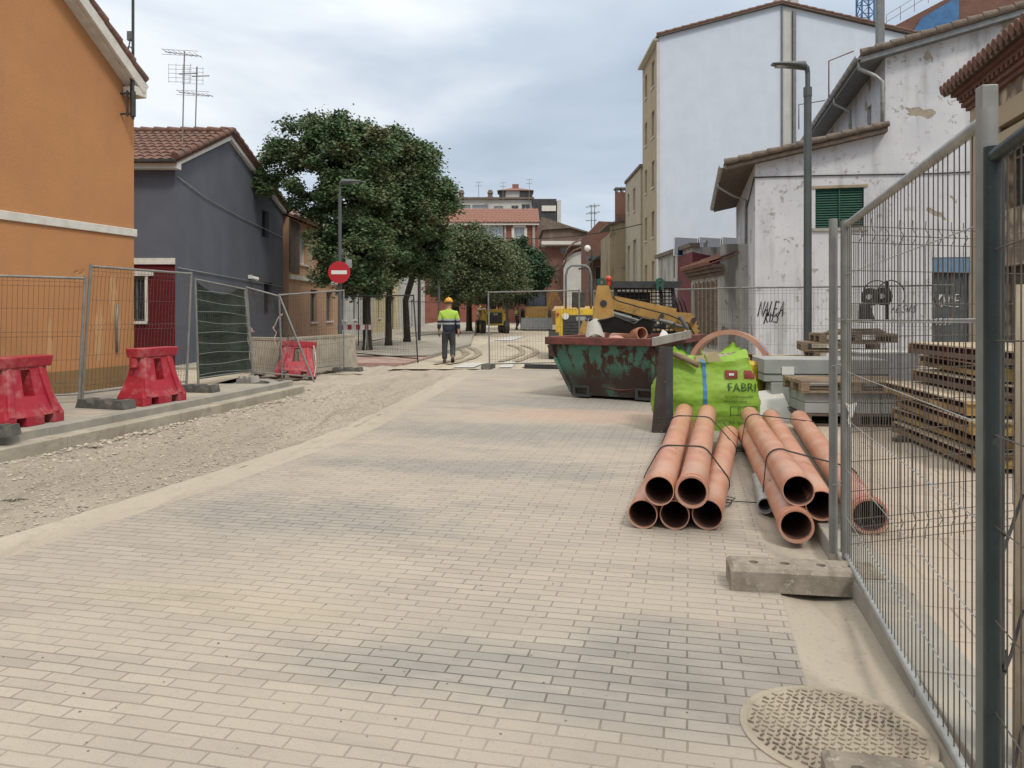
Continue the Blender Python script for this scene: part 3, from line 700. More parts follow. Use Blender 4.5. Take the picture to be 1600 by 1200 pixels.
mb = MB(); mb.tube([(gx + .03, 20.05, 5.0), (gx + .03, 22, 4.7), (gx + .03, 24.8, 4.5), (gx + .03, 29.3, 4.28)], .012, 5); mb.tube([(gx + .03, 20.05, 2.62), (gx + .03, 29.3, 2.4)], .012, 5); mb.build('cable', M['galvlight'], hg)
def antenna(px, ytop, d, label, lay, zb):
    x = (px - 800) / F * d; zt = CAMH + (485 - ytop) / F * d
    r = thing('tv_antenna', label, 'antenna', (x, d, zb)); m = MB(); m.cyl((x, d, zb), (x + .06, d, zt), .018, n=6); m.build('mast', M['galv'], r)
    m = MB()
    for dz, kind in lay:
        z = zt - dz
        if kind == 'y':
            m.tube([(x - .45, d - .1, z + .03), (x + .5, d + .1, z - .03)], .012, 5)
            for k in range(7):
                c_ = V((x - .42 + k * .14, d - .1 + k * .03, z + .03 - k * .009)); m.tube([c_ + V((-.02, -.25, .0)), c_ + V((.02, .25, .02))], .007, 4)
            for q in (-.07, .07): m.tube([(x - .5, d - .2, z + q), (x + .5, d - .15, z + q - .04)], .007, 4)
        else:
            for k in range(5): m.tube([(x - .35, d - .1, z - .25 + k * .12), (x + .3, d - .1, z - .27 + k * .12)], .006, 4)
            for k in range(4): m.tube([(x - .35 + k * .21, d - .1, z - .28), (x - .35 + k * .21, d - .1, z + .26)], .006, 4)
            m.tube([(x - .1, d, z), (x + .4, d + .1, z + .05)], .02, 5)
    m.build('elements', M['galvlight'], r); return r
antenna(285, 80, 22.0, 'taller rooftop aerial with a grid panel on the blue house', [(.08, 'y'), (.65, 'g')], 6.2)
antenna(305, 104, 23.7, 'shorter rooftop aerial with two rods on the blue house', [(.3, 'g'), (.85, 'y')], 6.9)

# ---- houses beyond on the left ----
def row_house(name, label, x, d0, d1, h, mat, wins, roof=True, dep=7, rm='tile', two=None, rise=1.3):
    r = thing(name, label, 'house', (x, d0, 0)); m = MB(); A = (x, d0); B = (x, d1)
    facade(m, A, B, 0, h, wins, dep=.18); facade(m, (x - dep, d0), A, 0, h); facade(m, B, (x - dep, d1), 0, h)
    facade(m, (x - dep, d1), (x - dep, d0), 0, h)
    m.build('wall', M[mat], r)
    for w_ in wins: window(r, A, B, w_, M['white'] if w_[3] > 3 else M['grey'], M['glassb'] if w_[3] > 3 else M['glass'], dep=.18, bars=0, sill=M['whiteband'])
    if roof:
        m = MB(); P0 = V((x + .35, d1, h)); tile_roof(m, V((x + .35, d0, h)), V((0, d1 - d0, 0)), V((-dep / 2 - .35, 0, rise)), .3, .05, .5, 3)
        m.build('roof', M[rm], r)
        m = MB(); tile_roof(m, V((x - dep, d1, h)), V((0, d0 - d1, 0)), V((dep / 2, 0, rise)), .3, .05, .5, 3); m.build('roof', M[rm], r)
        for q in (d0 + .02, d1 - .02):
            m = MB(); m.prism([(x, q, h), (x - dep / 2, q, h + rise), (x - dep, q, h)], (0, .02 if q > d0 + 1 else -.02, 0)); m.build('gable_end', M[mat], r)
    else:
        m = MB(); m.box((x - dep / 2, (d0 + d1) / 2, h + .08), (dep + .2, d1 - d0, .16)); m.build('roof', M['whiteband'], r)
    return r
hs = row_house('salmon_house', 'salmon and beige house next to the blue house, behind the big trees', -8.62, 29.65, 38, 5.1, 'salmon', [(1.6, 2.6, 3.4, 4.7), (3.2, 4.3, 1.0, 2.4), (5.6, 6.8, 3.4, 4.7), (6.0, 7.2, 1.0, 2.4)], rm='tilered')
mb = MB(); fbox(mb, (-8.62, 29.65), (-8.62, 38), 0, 8.3, 2.72, 2.9, 0, .08); mb.build('band', M['whiteband'], hs)
mb = MB(); fbox(mb, (-8.62, 29.65), (-8.62, 38), .05, 1.4, 3.0, 5.0, 0, .04); mb.build('shutter', M['wooddark'], hs)
mb = MB(); fbox(mb, (-8.62, 29.65), (-8.62, 38), 2.65, 3.0, 3.0, 5.0, 0, .05); mb.build('panel', M['beige'], hs)
row_house('cream_house', 'pale grey house beyond the salmon house, mostly behind tree trunks', -8.7, 38.1, 48, 5.6, 'palew', [(1.2, 2.2, 1.0, 2.4), (4, 5, 1.0, 2.4), (7, 8, 1, 2.4), (3, 4, 3.5, 4.8), (7, 8, 3.5, 4.8)])
row_house('yellow_house', 'cream yellow house beyond the pale grey one on the left side', -8.6, 48.1, 58, 5.8, 'cream', [(1.2, 2.2, 1.0, 2.4), (4, 5, 1.0, 2.4), (7, 8.4, .1, 2.5), (3, 4, 3.5, 4.8)])
row_house('white_house', 'low white house farthest along the left pavement', -8.4, 58.1, 74, 5.4, 'palew', [(2, 3.2, 1.0, 2.4), (6, 7.2, .1, 2.4), (10, 11, 1, 2.4)])

# ---- tall white building on the right ----
tw = thing('tall_white_building', 'tall building with blank white gable wall and beige street front', 'building', (8.6, 45, 0))
A = (8.6, 45); Bq = (8.6 + 17.5, 45)
topz = lambda u: CAMH + (485 - u) / F * 45
mb = MB(); zE = topz(58)
ridge_u = (1218 - 1028) / F * 45; zR = topz(8); zF = zR - (17.5 - ridge_u) * .235
facade(mb, A, Bq, 0, zF - .001, top=None); mb.poly([fb(A, Bq, 0, zF), fb(A, Bq, 17.5, zF), fb(A, Bq, ridge_u, zR), fb(A, Bq, 0, zE)])
mb.build('gable_wall', M['whitew'], tw)
A2 = (8.6, 50.6)
hw = []
for fl in range(5):
    z = 2.9 + fl * 3.05
    hw += [(.9, 1.7, z, z + 1.5), (3.3, 4.2, z, z + 1.6)]
mb = MB(); facade(mb, A2, A, 0, zE - .2, hw, dep=.2); facade(mb, (26, 50.6), A2, 0, zE - .2); facade(mb, Bq, (26.1, 50.6), 0, zF); mb.build('street_wall', M['beige'], tw)
for h in hw: window(tw, A2, A, h, M['white'], M['glass'], dep=.2, bars=1, sill=M['whiteband'])
mb = MB()
def slope(u0, z0, u1, z1, th=.28):
    P = [fb(A, Bq, u0, z0, .25), fb(A, Bq, u1, z1, .25), fb(A, Bq, u1, z1, -5.9), fb(A, Bq, u0, z0, -5.9)]; mb.hexa([*P, *[p + V((0, 0, th)) for p in P]])
slope(-.15, zE - .03, ridge_u, zR + .02, .12); slope(ridge_u, zR + .02, 17.7, zF + .02, .12)
mb.build('roof', M['tileold'], tw)
mb = MB(); verge(mb, fb(A, Bq, -.15, zE + .08, .2), fb(A, Bq, ridge_u, zR + .14, .2), .10, step=.5); verge(mb, fb(A, Bq, 17.7, zF + .12, .2), fb(A, Bq, ridge_u, zR + .14, .2), .10, step=.5); mb.build('verge_tiles', M['tile'], tw)
mb = MB()
fbox(mb, A, Bq, ridge_u + .05, ridge_u + .12, 7, zR - .1, 0, .12); fbox(mb, A, Bq, ridge_u + .68, ridge_u + .85, 7, zR - .4, 0, .2)
mb.build('downpipe', M['grey'], tw)
mb = MB(); fbox(mb, A, Bq, ridge_u + .14, ridge_u + .66, 5, zR - .2, 0, .05); mb.build('flue_panel', M['palew'], tw)
mb = MB(); fbox(mb, A, Bq, -.12, .05, .1, zE - .3, -.12, .06); mb.build('corner_downpipe', M['palew'], tw)
for u, w_, z_ in ((ridge_u + .15, .5, .45), (ridge_u + .95, .5, .3)):
    mb = MB(); mb.box(fb(A, Bq, u, zR + .35, -.6), (w_, .5, .9)); mb.box(fb(A, Bq, u, zR + .82, -.6), (w_ + .12, .62, .08)); mb.build('chimney', M['palew'], tw, bevel=.02)
mb = MB(); mb.box((8.45, 47.8, zE - .12), (.36, 5.6, .14)); mb.build('eaves', M['whiteband'], tw)

# ---- old peeling white house ----
ow = thing('old_white_house', 'old two level house with peeling whitewash and a green shutter', 'house', (7.6, 24, .1))
sd_ = V((.225, .974, 0)); wdv = V((.974, -.225, 0))
W0 = V((7.6, 24, 0)); W1 = W0 + wdv * 12
def wu(px):      # distance along the front wall that sits at a given photo column
    k = (px - 800) / F; return (k * 24 - 7.6) / (.974 + .225 * k)
def wz(px, py):
    u = wu(px); d = 24 - .225 * u; return CAMH + (485 - py) / F * d
u_s = wu(1383); zl0, zl1 = 6.15, wz(1383, 205)
zu0 = wz(1383, 82); u_e = 12; zu1 = zu0 + (12 - u_s) * .24
gs = (wu(1274), wu(1350), wz(1300, 356), wz(1300, 294)); dr_ = (wu(1456), wu(1516), .1, wz(1480, 402)); 
mb = MB()
facade(mb, W0, W1, 0, zl0, [gs, dr_], dep=.2); mb.poly([fb(W0, W1, 0, zl0), fb(W0, W1, 12, zl0), fb(W0, W1, 12, zu1), fb(W0, W1, u_s, zu0), fb(W0, W1, u_s, zl1)])
mb.build('front_wall', M['oldwhite'], ow)
mb = MB(); SB = W0 + sd_ * 10
slit = [(6.9, 7.5, 3.8, 5.2), (4.4, 4.9, 3.4, 4.0)]
slit = [(8.3, 8.75, 3.7, 5.1), (5.6, 6.05, 3.2, 3.8)]
sl2 = [(10 - 3.2, 10 - 2.5, 3.6, 5.0)]
facade(mb, SB, W0, 0, zl0, [(6.3, 6.75, 3.9, 5.35), (8.1, 8.5, 3.75, 4.2)], dep=.2)
US = W0 + wdv * u_s; UE = US + sd_ * 14
facade(mb, UE, US, zl1 - 2, zu0, [(4.2, 4.8, 6.6, 7.9), (8.4, 9.1, 6.5, 7.8), (11.6, 12.2, 7.1, 8.2)], dep=.2); facade(mb, W1 + sd_ * 12, SB, 0, zl0); facade(mb, W1, W1 + sd_ * 12, 0, zl0)
mb.build('side_wall', M['oldwhite'], ow)
for h in ((6.3, 6.75, 3.9, 5.35), (8.1, 8.5, 3.75, 4.2)): window(ow, SB, W0, h, M['grey'], dep=.2, bars=0)
for h in ((4.2, 4.8, 6.6, 7.9), (8.4, 9.1, 6.5, 7.8), (11.6, 12.2, 7.1, 8.2)): window(ow, UE, US, h, M['beige'], M['brown'], dep=.2, bars=0)
# lower roof (lean-to) and upper roof
mb = MB(); ovh = .95
eL = W0 - wdv * ovh - sd_ * .35 + V((0, 0, zl0 - .12)); eR = US - sd_ * .35 + V((0, 0, zl1 + .08)); tile_roof(mb, eL + sd_ * 0, sd_ * 10.6, eR - eL, .26, .045, .42, 4)
o = mb; 
mb2 = MB(); P = [eL, eR, eR + sd_ * 10.6, eL + sd_ * 10.6]; mb2.hexa([*[p - V((0, 0, .16)) for p in P], *[p - V((0, 0, .05)) for p in P]])
mb.build('lower_roof', M['tileold'], ow); mb2.build('roof_deck', M['wooddark'], ow)
mb = MB(); verge(mb, eL + V((0, 0, .06)), eR + V((0, 0, .06)), .10, step=.42); mb.build('verge_tiles', M['tileold'], ow)
eL2 = US - wdv * .75 - sd_ * .35 + V((0, 0, zu0 - .15)); eR2 = W1 - sd_ * .35 + V((0, 0, zu1 + .08))
mb = MB(); tile_roof(mb, eL2, sd_ * 14, eR2 - eL2, .26, .045, .42, 4); mb.build('upper_roof', M['tileold'], ow)
mb = MB(); P = [eL2, eR2, eR2 + sd_ * 14, eL2 + sd_ * 14]; mb.hexa([*[p - V((0, 0, .2)) for p in P], *[p - V((0, 0, .05)) for p in P]]); mb.build('upper_roof_deck', M['grey'], ow)
mb = MB(); verge(mb, eL2 + V((0, 0, .06)), eR2 + V((0, 0, .06)), .12, step=.42); mb.build('upper_verge_tiles', M['tileold'], ow)
def gutter(a, b_):
    m = MB(); a, b_ = V(a), V(b_); t = (b_ - a).normalized(); sx = V((t.y, -t.x, 0))
    def fn(u, v): q = pi + pi * u; return a + (b_ - a) * v + sx * cos(q) * .1 + V((0, 0, sin(q) * .1))
    m.grid(fn, 8, 1); m.grid(lambda u, v: fn(1 - u, v) + V((0, 0, .004)), 8, 1)
    k = int((b_ - a).length / .6)
    for i in range(k): c_ = a + (b_ - a) * i / k; m.tube([c_ + sx * cos(pi + pi * j / 6) * .105 + V((0, 0, sin(pi + pi * j / 6) * .105)) for j in range(7)], .012, 4)
    return m
gutter(eL - wdv * .06 - V((0, 0, .0)), eL - wdv * .06 + sd_ * 10.6).build('gutter', M['galvlight'], ow)
gutter(eL2 - wdv * .06, eL2 - wdv * .06 + sd_ * 14).build('gutter', M['galvlight'], ow)
mb = MB(); g0 = eL - wdv * .06 + sd_ * 3 - V((0, 0, .1)); q0 = W0 + sd_ * 3.2 - wdv * .06
mb.tube([g0 + V((0, 0, 0)), g0 - V((0, 0, .12)), g0 + wdv * .5 - V((0, 0, .45)), V((q0.x, q0.y, zl0 - .75)), V((q0.x, q0.y, .2))], .045, 8); mb.build('downpipe', M['galvlight'], ow)
mb = MB(); g0 = eL2 + sd_ * .25 - V((0, 0, .06)); c1 = US - sd_ * .08 + V((0, 0, 0))
mb.tube([g0, g0 - V((0, 0, .25)), g0 + wdv * .45 - V((0, 0, .5)), V((c1.x - .1, c1.y, zu0 - .9)), V((c1.x - .1, c1.y, zl1 + .1))], .06, 8)
g1 = eL2 + sd_ * 4.3 - V((0, 0, .06)); mb.tube([g1, g1 - V((0, 0, .25)), g1 + wdv * .5 - V((0, 0, .55)), g1 + wdv * .55 - V((0, 0, 1.7))], .06, 8); mb.build('downpipe', M['galvlight'], ow)
# green shutter, louvred
mb = MB(); u0, u1, z0, z1 = gs
fbox(mb, W0, W1, u0, u1, z0, z1, -.14, -.1)
for k in range(int((z1 - z0) / .075)):
    z = z0 + .03 + k * .075
    mb.hexa([fb(W0, W1, uu, zz_, nn_) for zz_, nn_ in ((z, -.06), (z + .05, -.1)) for uu, nn_ in ((u0 + .03, nn_ + .02), (u1 - .03, nn_ + .02), (u1 - .03, nn_), (u0 + .03, nn_))])
fbox(mb, W0, W1, (u0 + u1) / 2 - .02, (u0 + u1) / 2 + .02, z0, z1, -.1, -.02)
gsm = pm('green shutter paint', (.018, .085, .06), (.014, .065, .048), 6, .6)
mb.build('shutter', gsm, ow)
mb = MB(); fbox(mb, W0, W1, u0 - .1, u1 + .1, z0 - .1, z0 - .002, -.02, .05); mb.build('window_sill', M['concrete'], ow)
mb = MB(); fbox(mb, W0, W1, u0 - .1, u1 + .1, z1 + .002, z1 + .08, -.02, .03); mb.build('lintel', M['tanold'], ow)
# door with blue lintel
u0, u1, z0, z1 = dr_
mb = MB(); fbox(mb, W0, W1, u0, u1, z1 - .45, z1, -.17, -.02); mb.build('lintel', pm('faded blue paint', (.14, .22, .32), (.10, .17, .26), 4, .8), ow)
mb = MB(); fbox(mb, W0, W1, u0, u1, .1, z1 - .45, -.19, -.14)
do = mb.build('door', pm('old grey green door', (.075, .09, .095), (.05, .06, .065), 3, .8, 0, .3, 20, (.15, .15, .14), (.5, .75), 5), ow)
mb = MB()
for k in range(7): mb.tube([fb(W0, W1, u0 + (u1 - u0) * (k + .5) / 7, 1.9, -.12), fb(W0, W1, u0 + (u1 - u0) * (k + .5) / 7, z1 - .45, -.12)], .012, 5)
mb.build('door_grille', M['dark'], do)
mb = MB(); mb.tube([fb(W0, W1, -.02, wz(1185, 277), .03), fb(W0, W1, 2, wz(1240, 276) + .0, .03), fb(W0, W1, 5, wz(1440, 272), .03), fb(W0, W1, 9, wz(1500, 268), .03)], .02, 5)
mb.tube([fb(SB, W0, 6, 5.0, .03), fb(SB, W0, 9.95, wz(1185, 277), .03)], .02, 5); mb.build('facade_cable', M['cable'], ow)
mb = MB(); mb.tube([eL2 - wdv * .2 + V((0, 0, .15)), eL2 - wdv * .9 + V((0, 0, -.1)), eL2 - wdv * .9 + V((0, 0, -1.2))], .02, 5); mb.build('bracket', M['skiprim'], ow); mb = MB(); mb.tube([eL2 + sd_ * 5 - wdv * .2, eL2 + sd_ * 5 - wdv * 1.1 + V((0, 0, -.1)), eL2 + sd_ * 5 - wdv * 1.1 + V((0, 0, -1.0))], .02, 5); mb.build('bracket', M['skiprim'], ow)
p = at(1375, 72, 24.2)
mb = MB(); mb.box((p.x, p.y, p.z + .9), (.2, .2, 2.2)); mb.build('chimney_flue', M['grey'], ow)
# graffiti painted on the wall: letter strokes
GS = {'N': [[(0, 0), (.1, 1), (.5, .1), (.62, 1)]], 'A': [[(0, 0), (.35, 1), (.55, 0)], [(.1, .4), (.5, .4)]], 'L': [[(.15, 1), (0, .05), (.5, .1)]], 'E': [[(.5, .95), (.05, 1), (0, .5), (-.05, 0), (.45, .05)], [(0, .5), (.35, .52)]],
      'R': [[(0, -.1), (.12, 1), (.5, .8), (.1, .5), (.5, 0)]], 'U': [[(0, 1), (.05, .1), (.4, .1), (.5, 1)]], 'S': [[(.6, 1), (.1, .8), (.5, .45), (.45, 0), (-.1, .1)]], 'O': [[(.3, 1), (0, .5), (.3, 0), (.6, .5), (.3, 1)]]}
def graffiti(txt, A, B, u, z, h, slant, mat, r=.03, n=.012, root=ow, sp=.78, wf=.8):
    m = MB()
    for ch in txt:
        for st in GS.get(ch, []):
            m.tube([fb(A, B, u + (x + y * slant) * h * wf, z + y * h, n) for x, y in st], r, 5)
        u += h * sp * wf
    return m.build('graffiti', mat, root)
gm = Nd('black spray paint').done((.02, .018, .022), .6)
graffiti('NALEA', W0, W1, wu(1184), wz(1195, 494), .46, .35, gm, .020, .004, sp=.66, wf=.5)
graffiti('RUS', W0, W1, wu(1194), wz(1200, 504), .32, .3, gm, .018, .004, sp=.75, wf=.6)
graffiti('AESUS', W0, W1, wu(1392), wz(1400, 488), .22, .3, gm, .012, .004, sp=.8)
graffiti('NOUSE', W0, W1, wu(1458), wz(1460, 480), .38, .1, M['palew'], .02, -.132, sp=.5)
graffiti('OESO', W0, W1, wu(1462), wz(1460, 508), .2, .2, M['palew'], .016, -.132, sp=.7)

# blue crane mast and building behind the old house
cr_ = thing('tower_crane_mast', 'blue lattice crane mast rising behind the white gable', 'crane', (20.6, 45 + 8, 0))
mb = MB(); dC = 53; xc = (1352 - 800) / F * dC
for a, b_ in ((-.42, -.42), (.42, -.42), (.42, .42), (-.42, .42)): mb.bar((xc + a, dC + b_, 14), (xc + a, dC + b_, 27), .09, .09)
for k in range(15):
    z = 14.2 + k * .85
    for (a, b_), (c_, e) in (((-.42, -.42), (.42, -.42)), ((.42, -.42), (.42, .42)), ((.42, .42), (-.42, .42)), ((-.42, .42), (-.42, -.42))):
        mb.bar((xc + a, dC + b_, z), (xc + c_, dC + e, z + .85), .045, .045); mb.bar((xc + a, dC + b_, z), (xc + c_, dC + e, z), .045, .045)
mb.bar((xc, dC, 0), (xc, dC, 14), .8, .8)
mb.build('lattice', M['blue'], cr_)
bb = thing('brick_building_with_blue_net', 'brick block draped in blue netting with roof railing, top right', 'building', at(1440, 500, 50))
mb = MB(); d5 = 50
P = [at(1370, 62, d5), at(1540, -40, d5)]; xa, xb = P[0].x, at(1700, 0, d5).x
zt0 = at(0, 55, d5).z; zt1 = at(0, -85, d5).z
mb.prism([(xa, d5, 0), (xb, d5, 0), (xb, d5, zt1), (at(1560, 0, d5).x, d5, at(0, -45, d5).z), (xa, d5, zt0)], (0, 8, 0)); mb.build('wall', M['brownbrick'], bb)
mb = MB(); mb.prism([at(1400, 90, 49.9), at(1460, 90, 49.9), at(1497, 40, 49.9), at(1497, -5, 49.9), at(1440, 28, 49.9)], (0, -.1, 0)); mb.build('blue_net', M['blue'], bb)
mb = MB(); 
a = at(1385, 45, 49.6); b_ = at(1560, -62, 49.6)
for k in range(9):
    c_ = a + (b_ - a) * k / 8; mb.tube([c_, c_ + V((0, 0, .9))], .025, 4)
for q in (.45, .9): mb.tube([a + V((0, 0, q)), b_ + V((0, 0, q))], .025, 4)
mb.build('railing', M['galvlight'], bb)

# ---- stone corner building on the right edge ----
sb = thing('stone_building', 'rubble stone building with brick cornice at the right edge', 'building', (8.75, 14.6, .1))
Q0 = V((8.72, 14.55, 0)); Q1 = Q0 - sd_ * 9
h_w = (1.35, 2.5, 3.2, 5.0); h_d = (1.3, 2.4, .12, 2.25)
mb = MB(); facade(mb, Q0, Q1, 0, 5.55, [h_w, h_d], dep=.25); facade(mb, Q0 + wdv * 7, Q0, 0, 5.55); mb.build('wall', M['stone'], sb)
mb = MB(); fbox(mb, Q0, Q1, -.03, .55, .1, 5.3, -.1, .03); fbox(mb, Q0, Q1, .55, 8.9, 4.3 - .0, 4.55, 0, .025); fbox(mb, Q0, Q1, .55, 1.3, 2.6, 4.3, 0, .02); mb.build('render_patch', M['beige'], sb)
window(sb, Q0, Q1, h_w, M['wood'], dep=.25, rail=True); 
mb = MB(); fbox(mb, Q0, Q1, h_w[0], h_w[1], 4.65, 5.0, -.2, .05); mb.build('shutter_box', M['beige'], sb)
mb = MB(); fbox(mb, Q0, Q1, h_d[0], h_d[1], .12, 2.25, -.23, -.18); mb.build('door', M['wooddark'], sb)
mb = MB()
for k, (z, o) in enumerate(((5.3, .08), (5.38, .14), (5.54, .2), (5.62, .28))): fbox(mb, Q0, Q1, -.03 - o, 9, z, z + (.075 if k != 1 else .075), -.1, o)
for k in range(44): fbox(mb, Q0, Q1, -.1 + k * .2, 0.0 + k * .2, 5.457, 5.538, -.05, .2)
mb.build('cornice', M['brownbrick'], sb)
mb = MB(); e0 = fb(Q0, Q1, -.35, 5.74, .42); tile_roof(mb, fb(Q0, Q1, 9, 5.74, .42), -(Q1 - Q0).normalized() * 9.35, -V((fb(Q0, Q1, 0, 0, 1) - fb(Q0, Q1, 0, 0, 0))) * 4 + V((0, 0, 1.5)), .22, .05, .38, 6)
mb.build('roof', M['tileold'], sb)
mb = MB()
for k in range(42): c_ = fb(Q0, Q1, -.25 + k * .22, 5.76, .46); mb.cyl(c_, c_ - V((fb(Q0, Q1, 0, 0, 1) - fb(Q0, Q1, 0, 0, 0))) * .4 + V((0, 0, .1)), .1, .085, 8)
mb.build('eaves_tiles', M['tile'], sb)

# ---- low yard walls between the tall white building and the old house ----
yw = thing('stained_yard_wall', 'stained whitewashed yard wall with cornice below the solar panels', 'wall', (7.9, 34, 0))
a1 = at(1028, 408, 41); a2 = at(1082, 386, 33.5)
Aw, Bw = (a1.x, a1.y), (a2.x, a2.y)
mb = MB(); Lw = (V(Bw) - V(Aw)).length; zt = a2.z; facade(mb, Aw, Bw, 0, zt); facade(mb, Bw, (Bw[0] + 6, Bw[1]), 0, zt); mb.build('wall', M['stain'], yw)
mb = MB(); fbox(mb, Aw, Bw, -.2, Lw + .1, zt, zt + .18, -.3, .15); mb.build('cornice', M['tileold'], yw)
mw = thing('maroon_shed', 'small maroon rendered shed wall behind the tiled outbuilding', 'shed', (8.6, 33.2, 0))
b1 = at(1082, 393, 33.2); b2 = at(1150, 420, 33.2)
mb = MB(); mb.prism([(b1.x, 33.2, 0), (b2.x + 2, 33.2, 0), (b2.x + 2, 33.2, b2.z), at(1088, 395, 33.2), (b1.x, 33.2, b1.z)], (0, 3, 0)); mb.build('wall', M['maroon'], mw)
mb = MB(); mb.cyl(at(1103, 398, 33.6), at(1102, 378, 33.6), .08, n=8); mb.cyl(at(1102, 380, 33.6), at(1102, 376, 33.6), .13, .1, n=8); mb.build('flue', M['galvlight'], mw)
oh = thing('tiled_outbuilding', 'old low outbuilding with brown tiled eaves and weathered timber doors', 'outbuilding', (8.5, 28, 0))
c1 = at(1080, 433, 31.5); c2 = at(1125, 421, 27.2); Ao, Bo = (c1.x, c1.y), (c2.x, c2.y); Lo = (V(Bo) - V(Ao)).length
zo = 3.05
mb = MB(); facade(mb, Ao, Bo, 0, zo); facade(mb, Bo, (Bo[0] + 3.2, Bo[1] - .6), 0, zo + .8); mb.build('wall', M['stain'], oh)
mb = MB(); 
for k in range(3): fbox(mb, Ao, Bo, -.15 - k * .06, Lo + .1 + k * .05, zo - .3 + k * .13, zo - .18 + k * .13, -.1, .12 + k * .09)
mb.build('cornice', M['brown'], oh)
mb = MB(); nn_ = fb(Ao, Bo, 0, 0, 1) - fb(Ao, Bo, 0, 0, 0); tile_roof(mb, fb(Ao, Bo, -.3, zo + .12, .4), (V((*Bo, 0)) - V((*Ao, 0))) * 1.1, -nn_ * 3.4 + V((0, 0, 1.3)), .26, .05, .42, 4); mb.build('roof', M['tilered'], oh)
mb = MB()
for k in range(6): fbox(mb, Ao, Bo, .35 + k * (Lo - .6) / 6, .3 + (k + .55) * (Lo - .6) / 6, .25, zo - .5, 0, .03)
mb.build('doors', M['wooddark'], oh)
mb = MB()
for k in range(6): fbox(mb, Ao, Bo, .3 + (k + .6) * (Lo - .6) / 6, .3 + (k + .9) * (Lo - .6) / 6, .25, zo - .45, 0, .05)
mb.build('door_boards', M['wood'], oh)
pvm = Nd('solar cells'); pvm = pvm.done((.012, .022, .045), .15, 0, None, .8)
for k, (xa, xb, lb) in enumerate(((1054, 1091, 'solar panel on the left above the stained yard wall'), (1093, 1127, 'middle solar panel behind the steel flue'), (1129, 1165, 'solar panel partly hidden by the old white house'))):
    r = thing('solar_panel', lb, 'solar panel', at((xa + xb) / 2, 398, 35.5), group='row of tilted solar panels')
    P = [at(xa - 2, 399, 35.2), at(xb - 2, 401, 35.2), at(xb, 372, 36.0), at(xa, 370, 36.0)]
    nq = (P[1] - P[0]).cross(P[3] - P[0]).normalized() * .04
    m = MB(); m.hexa([*[p - nq for p in P], *P]); m.build('frame', M['galvlight'], r)
    ce = sum(P, V()) / 4; Q = [ce + (p - ce) * .95 + nq * .1 for p in P]; m = MB(); m.poly(Q); m.build('cells', pvm, r)
    m = MB(); m.bar(P[2] - nq, V((P[2].x, P[2].y + .1, 3.0)), .05, .05); m.bar(P[3] - nq, V((P[3].x, P[3].y + .1, 3.0)), .05, .05); m.build('support', M['galv'], r)

# ---- far buildings, right side ----
bg1 = thing('beige_house_right', 'beige three storey house just past the tall white building', 'house', (8.5, 50.8, 0))
A = (8.5, 57.5); B = (8.5, 50.75); z1 = CAMH + (485 - 262) / F * 50.8
hh = [(1, 1.8, 8.6, 10.0), (3.6, 4.6, 8.4, 10), (1, 2.2, 3.6, 6.2), (3.6, 5, 3.4, 6.4), (1, 2, .2, 2.4), (3.8, 5, .2, 2.4)]
mb = MB(); facade(mb, A, B, 0, z1, hh, dep=.2); facade(mb, (16, 57.5), A, 0, z1); facade(mb, B, (16, 50.75), 0, z1); mb.build('wall', wall_mat('pale beige render', (.42, .37, .28), (.37, .33, .25), (.3, .26, .2), (.55, .8)), bg1)
for h in hh: window(bg1, A, B, h, M['white'], dep=.2, bars=1, sill=M['whiteband'])
mb = MB(); mb.box((12.2, 54, z1 + .1), (7.6, 6.9, .2)); mb.build('roof', M['tileold'], bg1)
tn_ = thing('old_tan_house', 'narrow house with flaking tan plaster and red brick chimney', 'house', (7.3, 58, 0))
x0, x1_ = at(953, 0, 58).x, at(990, 0, 58).x; z1 = at(0, 352, 58).z
mb = MB(); facade(mb, (x0, 58), (x1_, 58), 0, z1 - .6, top=[(0, z1 - .6), (x1_ - x0, z1 - .6), (x1_ - x0, z1 + .5), (0, z1)]); facade(mb, (x0, 64), (x0, 58), 0, z1 - .6); mb.build('wall', M['tanold'], tn_)
mb = MB(); mb.hexa([(x0 - .2, 57.8, z1), (x1_, 57.8, z1 + .5), (x1_, 64, z1 + .5), (x0 - .2, 64, z1), (x0 - .2, 57.8, z1 + .15), (x1_, 57.8, z1 + .65), (x1_, 64, z1 + .65), (x0 - .2, 64, z1 + .15)]); mb.build('roof', M['tileold'], tn_)
mb = MB(); cx = at(973, 0, 59).x; mb.box((cx, 59.5, (z1 + at(0, 300, 59).z) / 2), (.95, .9, at(0, 300, 59).z - z1)); 
ch = mb.build('chimney', M['brownbrick'], tn_)
mb = MB(); mb.box((cx, 59.5, at(0, 300, 59).z + .32), (1.15, 1.1, .1)); [mb.box((cx + a, 59.5 + b_, at(0, 300, 59).z + .13), (.14, .14, .26)) for a in (-.4, 0, .4) for b_ in (-.4, .4)]; mb.build('cowl', M['galv'], ch)
bn = thing('brown_brick_house', 'brown brick house with grey balcony canopy right of the arch', 'house', (6.3, 66, 0))
x0, x1_ = at(921, 0, 66).x, at(956, 0, 66).x; z1 = at(0, 352, 66).z; hb = [(1.2, 1.7, 3.3, 5.2), (.6, 1.6, .6, 2.4)]
hb = [(.5, 1.5, 3.5, 5.3)]
mb = MB(); facade(mb, (x0, 66), (x1_, 66), 0, z1 - .5, hb, dep=.3, top=[(0, z1 - .5), (x1_ - x0, z1 - .5), (x1_ - x0, z1 + .3), (.8, z1 + .35), (0, z1 - .5)][:4]); facade(mb, (x0, 74), (x0, 66), 0, z1 - .5); mb.build('wall', M['brownbrick'], bn)
window(bn, (x0, 66), (x1_, 66), hb[0], M['palew'], dep=.3)
